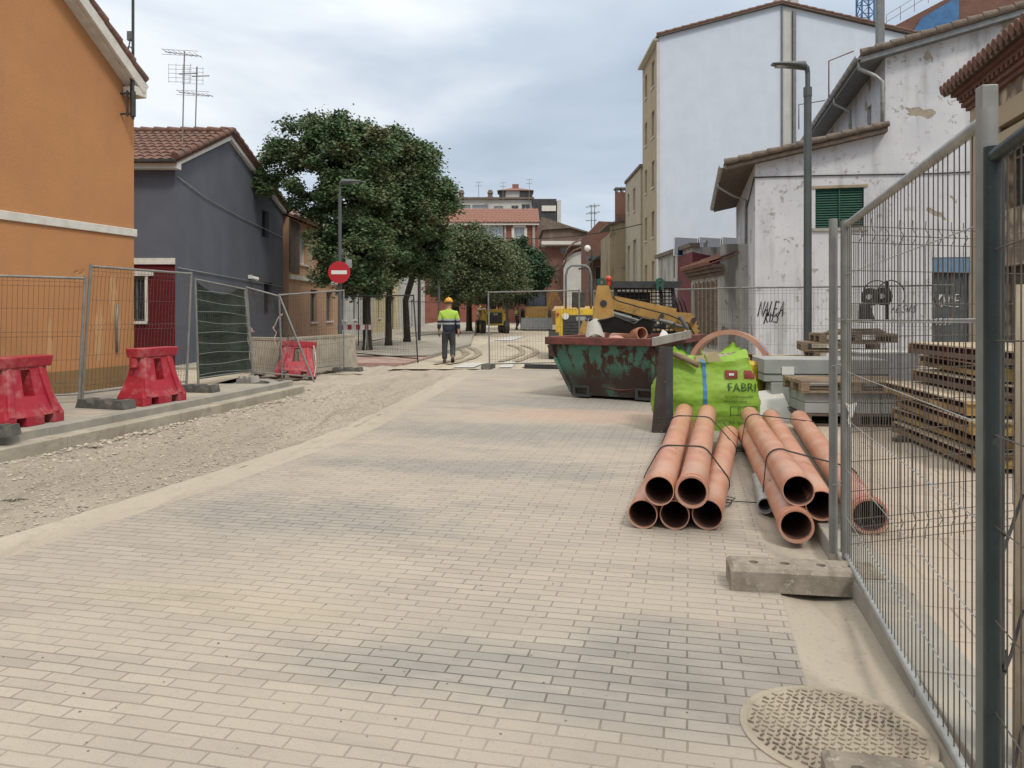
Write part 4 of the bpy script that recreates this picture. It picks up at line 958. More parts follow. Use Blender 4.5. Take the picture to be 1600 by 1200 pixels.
mb = MB(); mb.box((x0 + .9, 65.6, 6.0), (2.2, 1.2, .25)); mb.bar((x0 - .3, 65, 5.4), (x0 + 1, 65, 6.4), 1, .12); mb.build('canopy', M['grey'], bn)
mb = MB(); mb.box((x0 + .9, 65.5, 3.2), (2.2, 1.2, .15)); [mb.bar((x0 - .1 + k * .2, 64.95, 3.2), (x0 - .1 + k * .2, 64.95, 4.1), .03, .03) for k in range(10)]; mb.bar((x0 - .2, 64.95, 4.1), (x0 + 2, 64.95, 4.1), .06, .06); mb.build('balcony', M['grey'], bn)
# antennas on far roofs
def mast(px, yb, yt, d, label, arms=2):
    r = thing('rooftop_mast', label, 'antenna', at(px, yb, d)); m = MB(); a = at(px, yb, d); b_ = at(px, yt, d); m.cyl(a, b_, .05, .03, 5)
    m.build('mast', M['galv'], r); m = MB()
    for k in range(arms):
        c_ = b_ - V((0, 0, .2 + k * .6)); m.tube([c_ - V((.5, 0, 0)), c_ + V((.5, 0, .05))], .03, 4)
        for j in (-.4, 0, .4): m.tube([c_ + V((j, -.3, 0)), c_ + V((j, .3, 0))], .025, 4)
    m.build('elements', M['galv'], r)
mast(924, 357, 320, 68, 'left aerial on the roof of the brown brick house', 3)
mast(929, 357, 318, 69, 'right aerial on the roof of the brown brick house', 2)
# centre: brown building with arch
cb = thing('brown_arched_building', 'brown concrete building with curved roof and pale arch closing the street', 'building', (5, 80, 0))
X = lambda px, d=80: at(px, 0, d).x
Z = lambda py, d=80: at(0, py, d).z
wb = [(X(876) - X(846), X(888) - X(846), Z(394), Z(383))]
mb = MB(); A = (X(846), 80); B = (X(940), 80); facade(mb, A, B, 0, Z(385), [(X(876) - X(846), X(886) - X(846), Z(396), Z(386))], dep=.3); mb.build('lower_wall', M['brownbrick'], cb)
window(cb, A, B, (X(876) - X(846), X(886) - X(846), Z(396), Z(386)), M['palew'], dep=.3)
mb = MB(); mb.prism([(X(846), 79.6, Z(378)), (X(940), 79.6, Z(378)), (X(940), 79.6, Z(366)), (X(920), 79.6, Z(366)), (X(890), 79.6, Z(357)), (X(850), 79.6, Z(360))], (0, 10, 0)); mb.build('upper_wall', M['brown'], cb)
mb = MB(); mb.box(((X(846) + X(940)) / 2, 79.7, Z(380.5)), (X(940) - X(846), 1.4, .35)); mb.build('white_band', M['whiteband'], cb)
mb = MB(); mb.prism([(X(846), 79.3, Z(360)), (X(890), 79.3, Z(357)), (X(922), 79.3, Z(366)), (X(922), 79.3, Z(364)), (X(892), 79.3, Z(355)), (X(862), 79.3, Z(345)), (X(846), 79.3, Z(340))], (0, 11, 0)); mb.build('roof', M['tileold'], cb)
mb = MB(); mb.prism([(X(886), 79.0, 0), (X(925), 79.0, 0), (X(925), 79, Z(400)), (X(912), 79, Z(392)), (X(895), 79, Z(397)), (X(880), 79, Z(408)), (X(880), 79, 0)], (0, 1, 0)); mb.build('pale_entrance', M['palew'], cb)
mb = MB()
for q, r_ in ((0, .12), (.8, .12)): mb.tube([(X(878), 78.6, Z(420) + q), (X(884), 78.6, Z(404) + q), (X(895), 78.6, Z(393) + q), (X(908), 78.6, Z(388) + q), (X(920), 78.6, Z(386) + q)], .1, 5)
mb.build('arch_frame', M['brown'], cb)
# red brick building
rb = thing('red_brick_building', 'red brick apartment house with terracotta roof and glazed gallery', 'building', (-2, 92, 0))
X = lambda px, d=92: at(px, 0, d).x
Z = lambda py, d=92: at(0, py, d).z
A = (X(640), 92); B = (X(840), 92); ux = lambda px: X(px) - X(640)
hs_ = [(ux(804), ux(819), Z(371), Z(356)), (ux(804), ux(819), Z(400), Z(385)), (ux(804), ux(819), Z(430), Z(415)), (ux(752), ux(786), Z(384), Z(352)), (ux(752), ux(786), Z(430), Z(392)), (ux(700), ux(716), Z(371), Z(356)), (ux(700), ux(716), Z(400), Z(385)), (ux(804), ux(818), Z(462), Z(448))]
mb = MB(); facade(mb, A, B, 0, Z(349), hs_, dep=.25); facade(mb, B, (X(850), 104), 0, Z(349)); facade(mb, (X(640), 104), A, 0, Z(349)); mb.build('wall', M['redbrick'], rb)
for h in hs_: window(rb, A, B, h, M['white'], M['glassb'], dep=.25, bars=4 if h[1] - h[0] > 2 else 1, rail=h[1] - h[0] > 2)
for h in hs_:
    if h[1] - h[0] < 2:
        m = MB(); fbox(m, A, B, h[0] - .35, h[0] - .02, h[2], h[3], 0, .12); fbox(m, A, B, h[1] + .02, h[1] + .35, h[2], h[3], 0, .12); fbox(m, A, B, h[0] - .2, h[1] + .2, h[3] + .02, h[3] + .3, 0, .12); fbox(m, A, B, h[0] - .2, h[1] + .2, h[2] - .3, h[2] - .02, 0, .15); m.build('window_surround', M['whiteband'], rb)
mb = MB(); fbox(mb, A, B, ux(832), ux(836), 0, Z(352), 0, .25); fbox(mb, A, B, ux(788), ux(791), 0, Z(352), 0, .15); mb.build('pilaster', M['concrete'], rb)
mb = MB(); tile_roof(mb, V((X(635), 91.4, Z(348.5))), V((X(843) - X(635), 0, 0)), V((0, 5.5, 2.3)), .5, .09, .9, 4); mb.build('roof', M['tilered'], rb)
mb = MB(); fbox(mb, A, B, -.3, ux(842), Z(352), Z(349), 0, .5); mb.build('eaves', M['whiteband'], rb)
# white apartment block behind
wb_ = thing('white_apartment_block', 'white apartment block with grey brick tower behind the red building', 'building', (0, 130, 0))
X = lambda px, d=130: at(px, 0, d).x
Z = lambda py, d=130: at(0, py, d).z
A = (X(640), 130); B = (X(831), 130); ux = lambda px: X(px) - X(640)
hs_ = [(ux(718), ux(735), Z(332), Z(320)), (ux(738), ux(762), Z(332), Z(320)), (ux(772), ux(786), Z(332), Z(322)), (ux(799), ux(810), Z(331), Z(321)), (ux(815), ux(828), Z(331), Z(319)), (ux(690), ux(712), Z(332), Z(320))]
mb = MB(); facade(mb, A, B, 0, Z(311), hs_, dep=.4); mb.build('wall', M['palew'], wb_)
for h in hs_: window(wb_, A, B, h, M['white'], M['glassb'] if h[1] - h[0] > 1.5 else M['glass'], dep=.4, bars=3 if h[1] - h[0] > 1.5 else 1)
mb = MB(); mb.box(((X(640) + X(831)) / 2, 134, Z(310)), (X(831) - X(640) + .8, 9, .3)); mb.build('roof_slab', M['tileold'], wb_)
mb = MB(); mb.box(((X(832) + X(869)) / 2, 131, Z(312) / 2), (X(869) - X(832), 4, Z(312))); tw_ = mb.build('brick_tower', M['darkbrick'], wb_)
mb = MB(); mb.box(((X(846) + X(868)) / 2, 128.9, Z(327)), (X(868) - X(846), .3, .9)); mb.build('window', M['whiteband'], tw_)
mb = MB(); mb.box(((X(870) + X(876)) / 2, 131, Z(314) / 2), (X(876) - X(870), 4, Z(314))); mb.build('side_wall', M['palew'], wb_)
mb = MB(); mb.box(((X(780) + X(832)) / 2, 132, Z(305)), (X(832) - X(780), 4, Z(297) - Z(311))); ph = mb.build('penthouse', M['palew'], wb_)
mb = MB(); mb.box(((X(780) + X(790)) / 2, 129.9, Z(304)), (X(790) - X(780), .2, Z(298) - Z(311))); mb.box(((X(812) + X(832)) / 2, 129.9, Z(304)), (X(832) - X(812), .2, Z(298) - Z(311))); mb.build('dark_cladding', M['darkbrick'], ph)
mb = MB(); a, b_, c_ = X(777), X(834), (X(803) + X(812)) / 2
ap = V(((a + b_) / 2, 132, Z(290))); q = [V((a, 129.5, Z(298))), V((b_, 129.5, Z(298))), V((b_, 134.5, Z(298))), V((a, 134.5, Z(298)))]
for k in range(4): mb.poly([q[k], q[(k + 1) % 4], ap])
mb.box(ap + V((0, 0, .0)), (1.1, 1, 1.0)); mb.build('penthouse_roof', M['tilered'], wb_)
for px, yt, lb in ((748, 283, 'tall aerial mast on the left of the white apartment block'), (786, 284, 'thin aerial beside the penthouse of the white block'), (827, 279, 'lattice aerial on the right of the penthouse')): mast(px, 312, yt, 129, lb, 2)
for px, lb in ((721, 'small round chimney pot on the white block roof'), (766, 'dark chimney cluster by the penthouse on the white block')):
    m = MB(); a = at(px, 311, 128.5); m.cyl(a, a + V((0, 0, .9)), .5, .35, 8); m.cyl(a + V((0, 0, .9)), a + V((0, 0, 1.5)), .55, .3, 8); tag(m.build('chimney_pot', M['brown']), lb, 'chimney pot')

# overhead cable
mb = MB(); a = at(700, 360, 60); b_ = at(1003, 350, 50)
mb.tube([a + (b_ - a) * t + V((0, 0, -1.6 * 4 * t * (1 - t) * .5)) for t in [k / 16 for k in range(17)]], .03, 5)
tag(mb.build('overhead_cable', M['cable']), 'thin black cable hanging across the street', 'cable')

# ---------------- trees ----------------
def tree(label, base, trunk_r, fork_z, crowns, nclump, per, leaf, mat, lean=(0, 0), seed=1, name='street_tree', group='trees along the left pavement', spread=.5, droop=.3, twigs=1):
    rnd = random.Random(seed); b = V(base)
    r = thing(name, label, 'tree', b, group=group)
    m = MB(); fk = b + V((lean[0], lean[1], fork_z))
    mid = b + V((lean[0] * -.1, lean[1] * .3, fork_z * .55)) + V((rnd.uniform(-.06, .06), 0, 0))
    m.tube([b - V((0, 0, .1)), b + V((0, 0, .25)), mid, fk], [trunk_r * 1.35, trunk_r, trunk_r * .85, trunk_r * .95], 10)
    m.ball(fk, trunk_r * 1.15, 8, 6)
    cl = []; tot = sum(c[3] * c[4] * c[5] for c in crowns)
    for cx, cy, cz, rx, ry, rz in crowns:
        k = max(3, int(nclump * (rx * ry * rz) / tot))
        for i in range(k):
            while True:
                p = V((rnd.uniform(-1, 1), rnd.uniform(-1, 1), rnd.uniform(-1, 1)))
                if .25 < p.length < 1: break
            p = p.normalized() * (p.length ** .35) * (1.28 if rnd.random() < .10 else 1)
            cl.append(V((cx + p.x * rx, cy + p.y * ry, cz + p.z * rz)))
    for i in range(0, len(cl), max(1, len(cl) // (26 * twigs))):
        c_ = cl[i]; h = fk + (c_ - fk) * .5 + V((rnd.uniform(-.3, .3), rnd.uniform(-.3, .3), .25)); m.tube([fk, fk + (h - fk) * .5 + V((0, 0, .1)), h, c_], [trunk_r * .6, trunk_r * .38, trunk_r * .22, .015], 6)
    m.build('trunk', M['bark'], r)
    vs = []; fs = []
    for c_ in cl:
        s = spread * rnd.uniform(.65, 1.3); npl = int(per * rnd.uniform(.7, 1.3))
        for j in range(npl):
            o = V((rnd.gauss(0, 1), rnd.gauss(0, 1), rnd.gauss(0, .72))) * s * .55
            p = c_ + o; L = leaf * rnd.uniform(.7, 1.5); wd = L * rnd.uniform(.2, .32)
            a = rnd.uniform(0, 2 * pi); t = V((cos(a), sin(a), -droop + rnd.uniform(-.45, .35))).normalized(); q = V((rnd.uniform(-1, 1), rnd.uniform(-1, 1), rnd.uniform(-1, 1))).cross(t).normalized()
            i = len(vs); vs += [p, p + t * L * .5 + q * wd, p + t * L, p + t * L * .5 - q * wd]; fs.append((i, i + 1, i + 2, i + 3))
    m = MB(); m.v = vs; m.f = fs; m.sm = [False] * len(fs); m.build('crown', mat, r)
    return r
def C(px, py, d, rx, ry, rz): p = at(px, py, d); return (p.x, p.y, p.z, rx, ry, rz)
D1 = 26.5
tree('large dark tree nearest the blue house, with a wide uneven crown', gp(574, 548, .06), .165, 3.0,
     [C(488, 208, D1, .80, 1.3, .55), C(530, 215, D1, .95, 1.4, .55), C(458, 238, D1, .75, 1.2, .45), C(425, 262, D1, .55, .9, .45), C(418, 290, D1, .35, .6, .22), C(570, 235, D1, .9, 1.5, .8), C(530, 262, D1, 1.0, 1.4, .65), C(470, 296, D1, 1.0, .9, .22), C(560, 310, D1, 1.2, 1.5, .8), C(480, 322, D1, .6, .7, .25), C(560, 385, D1, 1.35, 1.4, 1.0), C(512, 420, D1, .35, .6, .40), C(575, 430, D1, .7, .8, .65), C(495, 355, D1, .30, .5, .45), C(553, 455, D1, .25, .4, .25)],
     235, 400, .115, M['leaf1'], seed=3, spread=.31)
tree('large dark tree second from the sign, domed crown with drooping leaves', gp(607, 541, .06), .14, 3.0,
     [C(590, 222, 29.5, .9, 1.4, .55), C(632, 245, 29.5, 1.15, 1.6, .75), C(660, 280, 29.5, .85, 1.5, .85), C(610, 300, 29.5, 1.8, 1.8, 1.2), C(685, 315, 29.5, .55, .9, .65), C(703, 318, 29.5, .28, .5, .28), C(640, 345, 29.5, 1.3, 1.4, .7), C(605, 395, 29.5, 1.2, 1.2, .9), C(604, 440, 29.5, .5, .5, .45)],
     250, 390, .12, M['leaf1'], seed=5, spread=.33, lean=(.1, 0))
tree('tree with crooked forked trunk behind the worker, low leafy crown', gp(636, 535, .06), .16, 3.4,
     [C(655, 385, 32, 1.05, 1.3, 1.1), C(640, 345, 32, 1.1, 1.4, .8), C(672, 425, 32, .5, .7, .4), C(620, 410, 32, .7, 1, .7)],
     125, 380, .12, M['leaf1'], seed=8, spread=.33, lean=(.38, 0))
tree('mid green rounded tree behind the first three, over the pavement', gp(712, 521, .1), .26, 3.4,
     [C(728, 385, 45, 1.9, 2, 1.1), C(705, 420, 45, 1.5, 1.8, 1.5), C(752, 410, 45, 1.7, 1.8, 1.4), C(725, 445, 45, 1.6, 1.6, .9), C(686, 440, 45, .6, .8, .5)],
     220, 260, .15, M['leaf2'], seed=11, spread=.48)
tree('mid green tree above the yellow dumper with a pale trunk', gp(733, 517, .1), .22, 3.4,
     [C(765, 425, 50, 1.9, 2, 1.9), C(790, 420, 50, 1.2, 1.4, 1.4)], 150, 220, .17, M['leaf2'], seed=12, spread=.5)
tree('dark round tree farthest along the street beside the brown building', gp(792, 512, 0), .2, 3.2,
     [C(808, 425, 58, 1.9, 2, 2.1), C(838, 425, 58, 1.0, 1.4, 1.3)], 150, 220, .18, M['leaf3'], seed=14, spread=.5)

# ---------------- temporary fences ----------------
def quadP(bl, br, tr, tl, u, v): return bl * (1 - u) * (1 - v) + br * u * (1 - v) + tr * u * v + tl * (1 - u) * v
def fence_panel(label, bl, br, tr, tl, nv=34, rows=(.06, .10, .30, .50, .54, .74, .93, .97), kinks=((.06, .10), (.50, .54), (.93, .97)), pr=.021, wr=.0022, mat='galv', group='temporary mesh fence panels around the works', pad=.12, top='galv', post_r=None, seed=0, kink=.02, rails=True, row_mat=None, spike=0):
    bl, br, tr, tl = map(V, (bl, br, tr, tl)); rnd = random.Random(seed + 3)
    r = thing('temporary_fence', label, 'fence panel', (bl + br) / 2, group=group)
    nrm = (br - bl).cross(tl - bl).normalized()
    pr2 = post_r or pr
    for a, b_ in ((bl, tl), (br, tr)): MB().cyl(a, b_, pr2, n=10).build('post', M[mat], r)
    h = (tl - bl).length; q = pad / h
    P = lambda u, v: quadP(bl, br, tr, tl, u, v)
    if rails:
        MB().cyl(P(0, 1 - .015), P(1, 1 - .015), pr * .95, n=10).build('top_rail', M[top], r)
        MB().cyl(P(0, q), P(1, q), pr * .8, n=10).build('bottom_rail', M[top], r)
    m = MB(); v0 = q; v1 = 1 - .02 + spike
    for k in range(1, nv):
        u = k / nv + rnd.uniform(-.0012, .0012); pts = []
        vs = [v0]
        for (a, b_) in kinks: vs += [a, (a + b_) / 2, b_]
        vs.append(v1); j = rnd.uniform(-.003, .003)
        for i, t in enumerate(vs):
            vv = v0 + (v1 - v0) * ((t - v0) / (v1 - v0)) if i in (0, len(vs) - 1) else v0 + (v1 - v0) * t
            off = nrm * (kink if (i % 3 == 2 and i < len(vs) - 1) else 0)
            pts.append(P(u + j * (i % 2), vv) + off)
        m.tube(pts, wr, 4, caps=False)
    if row_mat: m.build('wire_mesh', M['wire'], r); m = MB()
    for t in rows:
        vv = v0 + (v1 - v0) * t; m.tube([P(u_, vv) + nrm * .004 for u_ in (0, .25, .5, .75, 1)], wr * .95, 4, caps=False)
    m.build('cross_wires' if row_mat else 'wire_mesh', M[row_mat or 'wire'], r)
    return r
def up(p, h): return V(p) + V((0, 0, h))
# near right fence: two panels meeting at the posts beside the camera
nb0, nb1 = V((1.885, 4.33, .10)), V((1.272, 2.06, .14))
fence_panel('nearest mesh panel, seen at a steep angle on the right with its pale top rail', nb0, nb1, up(nb1, 1.90), up(nb0, 1.91), nv=40, wr=.0023, pad=.02, kinks=(), rows=(.12, .265, .415, .56, .71, .855), row_mat='galvlight', pr=.020, post_r=.024, mat='galv', top='galvlight', seed=1)
nb2 = V((1.268, 2.02, .14)); nb3 = V((.93, .86, .14))
fence_panel('mesh panel cut off by the right edge, with a dark green post', nb2, nb3, up(nb3, 1.85), up(nb2, 1.79), nv=24, mat='darkpost', top='darkpost', wr=.0024, post_r=.025, kinks=(), rows=(.12, .265, .415, .56, .71, .855), seed=2)
fb0, fb1 = V((1.93, 4.46, .10)), V((5.16, 5.50, .10))
fence_panel('frameless welded wire panel with folded wires, running right behind the nearest panel', fb0, fb1, up(fb1, 1.92), up(fb0, 1.92), nv=34, wr=.0026, pad=.02, kinks=((.035, .085), (.925, .975)), rows=(.01, .035, .06, .085, .17, .26, .35, .44, .54, .64, .74, .84, .925, .95, .975), kink=.03, rails=False, spike=.03, seed=3)
pp = thing('gate_post', 'tall square grey steel post at the joint of the two nearest panels', 'post', (1.25, 2.07, .1))
mb = MB(); mb.box((1.292, 2.09, 1.12), (.042, .042, 1.98), R(-8)); mb.build('post', M['galv'], pp, bevel=.003)
pq = thing('fence_post', 'round grey post just left of the near mesh panel', 'post', (1.86, 4.42, .1))
mb = MB(); mb.cyl((1.857, 4.44, .1), (1.857, 4.44, 2.03), .024, n=14); mb.build('post', M['galv'], pq)
mb = MB()
for z in (1.18, .5): mb.tube([V((1.857 + (.035 if k % 2 else .03) * cos(a) * 1.4 + .03, 4.40 + .06 * sin(a), z + .012 * sin(a * 2))) for k, a in enumerate([i * 2 * pi / 10 for i in range(10)])], .004, 5, closed=True)
mb.build('wire_tie', M['galvlight'], pq)
# ropes / wires across the near panel
def rope(label, pts, r=.004, mat='galvlight', name='rope'):
    a = MB(); a.tube([V(p) for p in pts], r, 5); o = a.build(name, M[mat], None); return tag(o, label, 'rope')
rope('taut cord running level across the mesh at waist height', [(1.87, 4.36, 1.445), (1.6, 3.2, 1.458), (1.27, 2.07, 1.475)], .0045)
mb = MB(); 
c0 = V((1.885, 4.28, .98))
mb.grid(lambda u, v: c0 + V((.05 * sin(u * 5) * (1 - v) + .03 * (u - .5), -.03 * cos(u * 6) * (1 - v), -.12 * v + .01 * sin(u * 9))), 8, 6); tag(mb.build('plastic_scrap', M['white']), 'scrap of white plastic tied to the near left post', 'plastic scrap')
# pale wooden stake at the right edge
mb = MB(); mb.tube([(1.60, 2.36, 0.1), (1.595, 2.36, .55), (1.605, 2.36, 1.1), (1.60, 2.36, 1.58)], [.055, .05, .052, .045], 10)
tag(mb.build('wooden_stake', M['woodpale']), 'rough pale wooden stake at the far right edge beside the dark post', 'stake')
for k in range(3): 
    mb = MB(); z = .92 - k * .35; mb.tube([(1.27, 1.98, z), (1.30 + .02 * k, 2.05, z + .02), (1.38, 2.16, z - .10), (1.47, 2.26, z - .06 - .02 * k), (1.55, 2.33, z + .02)], .005, 5)
    tag(mb.build('tie_wire', M['cable']), ('upper', 'middle', 'lower')[k] + ' dark tie wire running from the dark post to the wooden stake', 'wire')
mb = MB()
mb.tube([(1.545, 2.30, .72), (1.50, 2.24, .66), (1.52, 2.24, .60), (1.57, 2.30, .66), (1.55, 2.3, .74)], .004, 5)
tag(mb.build('tie_wire', M['cable']), 'twisted knot of dark wire on the wooden stake', 'wire')

# feet
def foot_hole_top(m, x0, x1, y0, y1, z, holes, rr, depth, n=16):
    # top face with round holes, holes lie along x at y centre
    xs = [x0] + [v for h in holes for v in (h - rr * 1.5, h + rr * 1.5)] + [x1]; yc = (y0 + y1) / 2
    for i in range(0, len(xs) - 1):
        a, b_ = xs[i], xs[i + 1]
        if i % 2 == 0: m.poly([(a, y0, z), (b_, y0, z), (b_, y1, z), (a, y1, z)]); continue
        h = (a + b_) / 2; 
        def sq(t):
            c_, s_ = cos(t), sin(t); k = max(abs(c_) / ((b_ - a) / 2), abs(s_) / ((y1 - y0) / 2)); return (h + c_ / k, yc + s_ / k, z)
        ang = sorted([2 * pi * k / n for k in range(n)] + [math.atan2(sy * (y1 - y0), sx * (b_ - a)) % (2 * pi) for sx in (-1, 1) for sy in (-1, 1)])
        for k in range(len(ang)):
            t0, t1 = ang[k], ang[(k + 1) % len(ang)]
            c0 = (h + cos(t0) * rr, yc + sin(t0) * rr, z); c1 = (h + cos(t1) * rr, yc + sin(t1) * rr, z)
            m.poly([c0, sq(t0), sq(t1), c1]); m.poly([(c1[0], c1[1], z), (c1[0], c1[1], z - depth), (c0[0], c0[1], z - depth), (c0[0], c0[1], z)])
        m.poly([(h + cos(2 * pi * k / n) * rr, yc + sin(2 * pi * k / n) * rr, z - depth) for k in range(n)])
def concrete_foot(label, loc, rz, L=.74, W=.23, H=.125, holes=(-.33, -.12, .12, .33)):
    m = MB(); c = .02
    x0, x1, y0, y1 = -L / 2, L / 2, -W / 2, W / 2
    foot_hole_top(m, x0 + c, x1 - c, y0 + c, y1 - c, H, [L * h for h in holes], .026, .08)
    O = [(x0, y0), (x1, y0), (x1, y1), (x0, y1)]; I = [(x0 + c, y0 + c), (x1 - c, y0 + c), (x1 - c, y1 - c), (x0 + c, y1 - c)]
    for k in range(4):
        a, b_ = O[k], O[(k + 1) % 4]; ia, ib = I[k], I[(k + 1) % 4]
        m.poly([(*a, 0), (*b_, 0), (*b_, H - c), (*a, H - c)]); m.poly([(*a, H - c), (*b_, H - c), (*ib, H), (*ia, H)])
    m.poly([(*p, 0) for p in reversed(O)])
    o = m.build('ballast_block', M['castblock']); o.location = loc; o.rotation_euler = (0, 0, rz)
    return tag(o, label, 'ballast block', 'blocks that hold up the fence posts')
concrete_foot('speckled concrete foot under the near left post of the closest panel', (1.575, 4.16, .0), R(-9), L=.78)
concrete_foot('weathered concrete foot at the bottom edge next to the manhole', (1.125, 2.27, .0), R(-12), L=.36, H=.13, holes=(-.25, .25))
def rubber_foot(label, loc, rz, L=.72, W=.24, H=.12, mat='rubber'):
    m = MB(); prof = [(-L / 2, 0), (L / 2, 0), (L / 2 - .03, H), (L * .30, H), (L * .27, H * .62), (L * .14, H * .62), (L * .11, H), (-L * .08, H), (-L * .11, H * .62), (-L * .24, H * .62), (-L * .27, H), (-L / 2 + .05, H)]
    w0, w1 = W / 2, W / 2 - .02
    m.prism([(x, -w0, z) for x, z in prof], (0, W, 0))
    o = m.build('ballast_block', M[mat], bevel=.008); o.location = loc; o.rotation_euler = (0, 0, rz); return tag(o, label, 'ballast block', 'blocks that hold up the fence posts')
rubber_foot('dark rubber foot under the pair of posts between the first two red barriers', (gp(165, 637, .13).x, gp(165, 637, .13).y, .13), R(-18), L=.85)
rubber_foot('dark rubber foot beside the green netted panel', (gp(312, 612, .13).x, gp(312, 612, .13).y, .13), R(-10), L=.62)
rubber_foot('black rubber foot under the no entry sign corner', (gp(543, 580, .0).x, gp(543, 580).y, .0), R(-8), L=.75, H=.1)
rubber_foot('dark foot of the panel standing across the street near the crossing stripes', (gp(763, 576).x, gp(763, 576).y, .0), R(80), L=.7)
rubber_foot('grey foot at the left corner of the green skip', (gp(866, 551).x, 26.6, .0), R(70), L=.7)
rubber_foot('concrete foot lying at the far corner of the green netted panel', (gp(388, 597, .13).x, gp(388, 597, .13).y, .0 + .13), R(-20), L=.35, mat='concrete')
rubber_foot('small dark foot at the left edge beside the first red barrier', (gp(2, 681, .13).x, gp(2, 681, .13).y, .13), R(0), L=.3)

def FP(px_b, py_b, py_t, z=.13, px_t=None):
    b_ = gp(px_b, py_b, z); t = at(px_t if px_t is not None else px_b, py_t, b_.y); return b_, t
a0, a1 = FP(-120, 641, 424); b0, b1 = FP(123, 628, 432, px_t=133)
fence_panel('mesh panel in front of the orange wall, leftmost in view', a0, b0, b1, a1, 30, wr=.0028, seed=4)
a0, a1 = FP(128, 627, 413, px_t=142); b0, b1 = FP(291, 606, 425, px_t=299)
fence_panel('tall tilted mesh panel in front of the dark red tiles', a0, b0, b1, a1, 30, wr=.0028, seed=5)
a0, a1 = FP(310, 604, 434, px_t=305); b0, b1 = FP(395, 588, 450, px_t=382)
a0.z += .03
r = fence_panel('dark panel covered in green debris netting', a0, b0, b1, a1, 24, wr=.003, seed=6)
mb = MB()
nq = (b0 - a0).cross(a1 - a0).normalized()
if nq.y > 0: nq = -nq
mb.grid(lambda u, v: quadP(a0 + V((0, 0, .06)), b0 + V((0, 0, .06)), b1, a1, .015 + .97 * u, (.02 + (.955 - .10 * sin(pi * min(1, u * 1.15)) * 1.0) * v)) - nq * (.012) + nq * .014 * sin(u * 9 + v * 4) + nq * (.012 * sin(v * 26)), 30, 40)
mb.build('netting', M['greencover'], r)
mb = MB(); 
for k in range(9): mb.tube([quadP(a0, b0, b1, a1, u, .09 + k * .1 + .01 * sin(k * 3 + u * 5)) + nq * .03 for u in [i / 8 for i in range(9)]], .004, 4)
mb.build('net_wire', M['galvlight'], r)
mb = MB(); c0 = at(344, 488, a0.y + 1.0); mb.grid(lambda u, v: c0 + V((.07 * (u - .5) - .05 * v, -.06 - .02 * sin(u * 6), -.12 * v + .03 * sin(u * 4))), 6, 4); mb.build('tape_scrap', M['white'], r)
a0, a1 = FP(396, 590, 447, .05, px_t=385); b0, b1 = FP(491, 597, 461, -.03, px_t=436)
fence_panel('slumped mesh panel leaning inwards by the broken red barrier', a0, b0, b1, a1, 26, wr=.0026, seed=7)
a0, a1 = FP(441, 590, 459, .0, px_t=436); b0, b1 = FP(537, 577, 452, .0)
fence_panel('mesh panel in front of the pale ribbed barrier, ending under the sign', a0, b0, b1, a1, 26, wr=.0026, seed=8)
a0, a1 = FP(537, 556, 461, .03); b0, b1 = FP(653, 567, 460, .03, px_t=646)
fence_panel('dark framed mesh panel between the sign and the worker', a0, b0, b1, a1, 30, wr=.0024, mat='dark', top='dark', seed=9)
a0, a1 = FP(765, 576, 455, .0, px_t=763); b0, b1 = FP(905, 573, 452)
fence_panel('mesh panel closing the roadway left of the green skip', a0, b0, b1, a1, 30, wr=.0024, seed=10)
for k, (xa, da, xb, db, lb) in enumerate(((928, 20.5, 1082, 18.2, 'mesh panel behind the green skip and the loader arm'), (1083, 18.3, 1156, 17.0, 'narrow seen mesh panel in front of the old timber doors'), (1157, 17.0, 1316, 16.2, 'mesh panel in front of the graffiti on the white wall'), (1318, 16.2, 1490, 15.2, 'mesh panel behind the pallets in front of the old house door'))):
    P0 = V(((xa - 800) / F * da, da, .1)); P1 = V(((xb - 800) / F * db, db, .1))
    fence_panel(lb, P0, P1, up(P1, 1.93), up(P0, 1.93), 26, wr=.0024, seed=20 + k, mat='galv')
a0, a1 = FP(560, 540, 462, .09); b0, b1 = FP(604, 533, 463, .09)
fence_panel('far mesh panel between the two big tree trunks', a0, b0, b1, a1, 20, wr=.0026, mat='dark', top='dark', seed=30)
a0, a1 = FP(632, 530, 470, .09); b0, b1 = FP(700, 524, 472, .09)
fence_panel('far mesh panel behind the worker along the pavement', a0, b0, b1, a1, 20, wr=.0026, mat='dark', top='dark', seed=31)
mb = MB(); mb.cyl(gp(655, 532, .09), at(655, 425, gp(655, 532, .09).y), .075, n=8); tag(mb.build('dark_pole', M['dark']), 'plain dark pole between the crooked tree and the worker', 'pole')

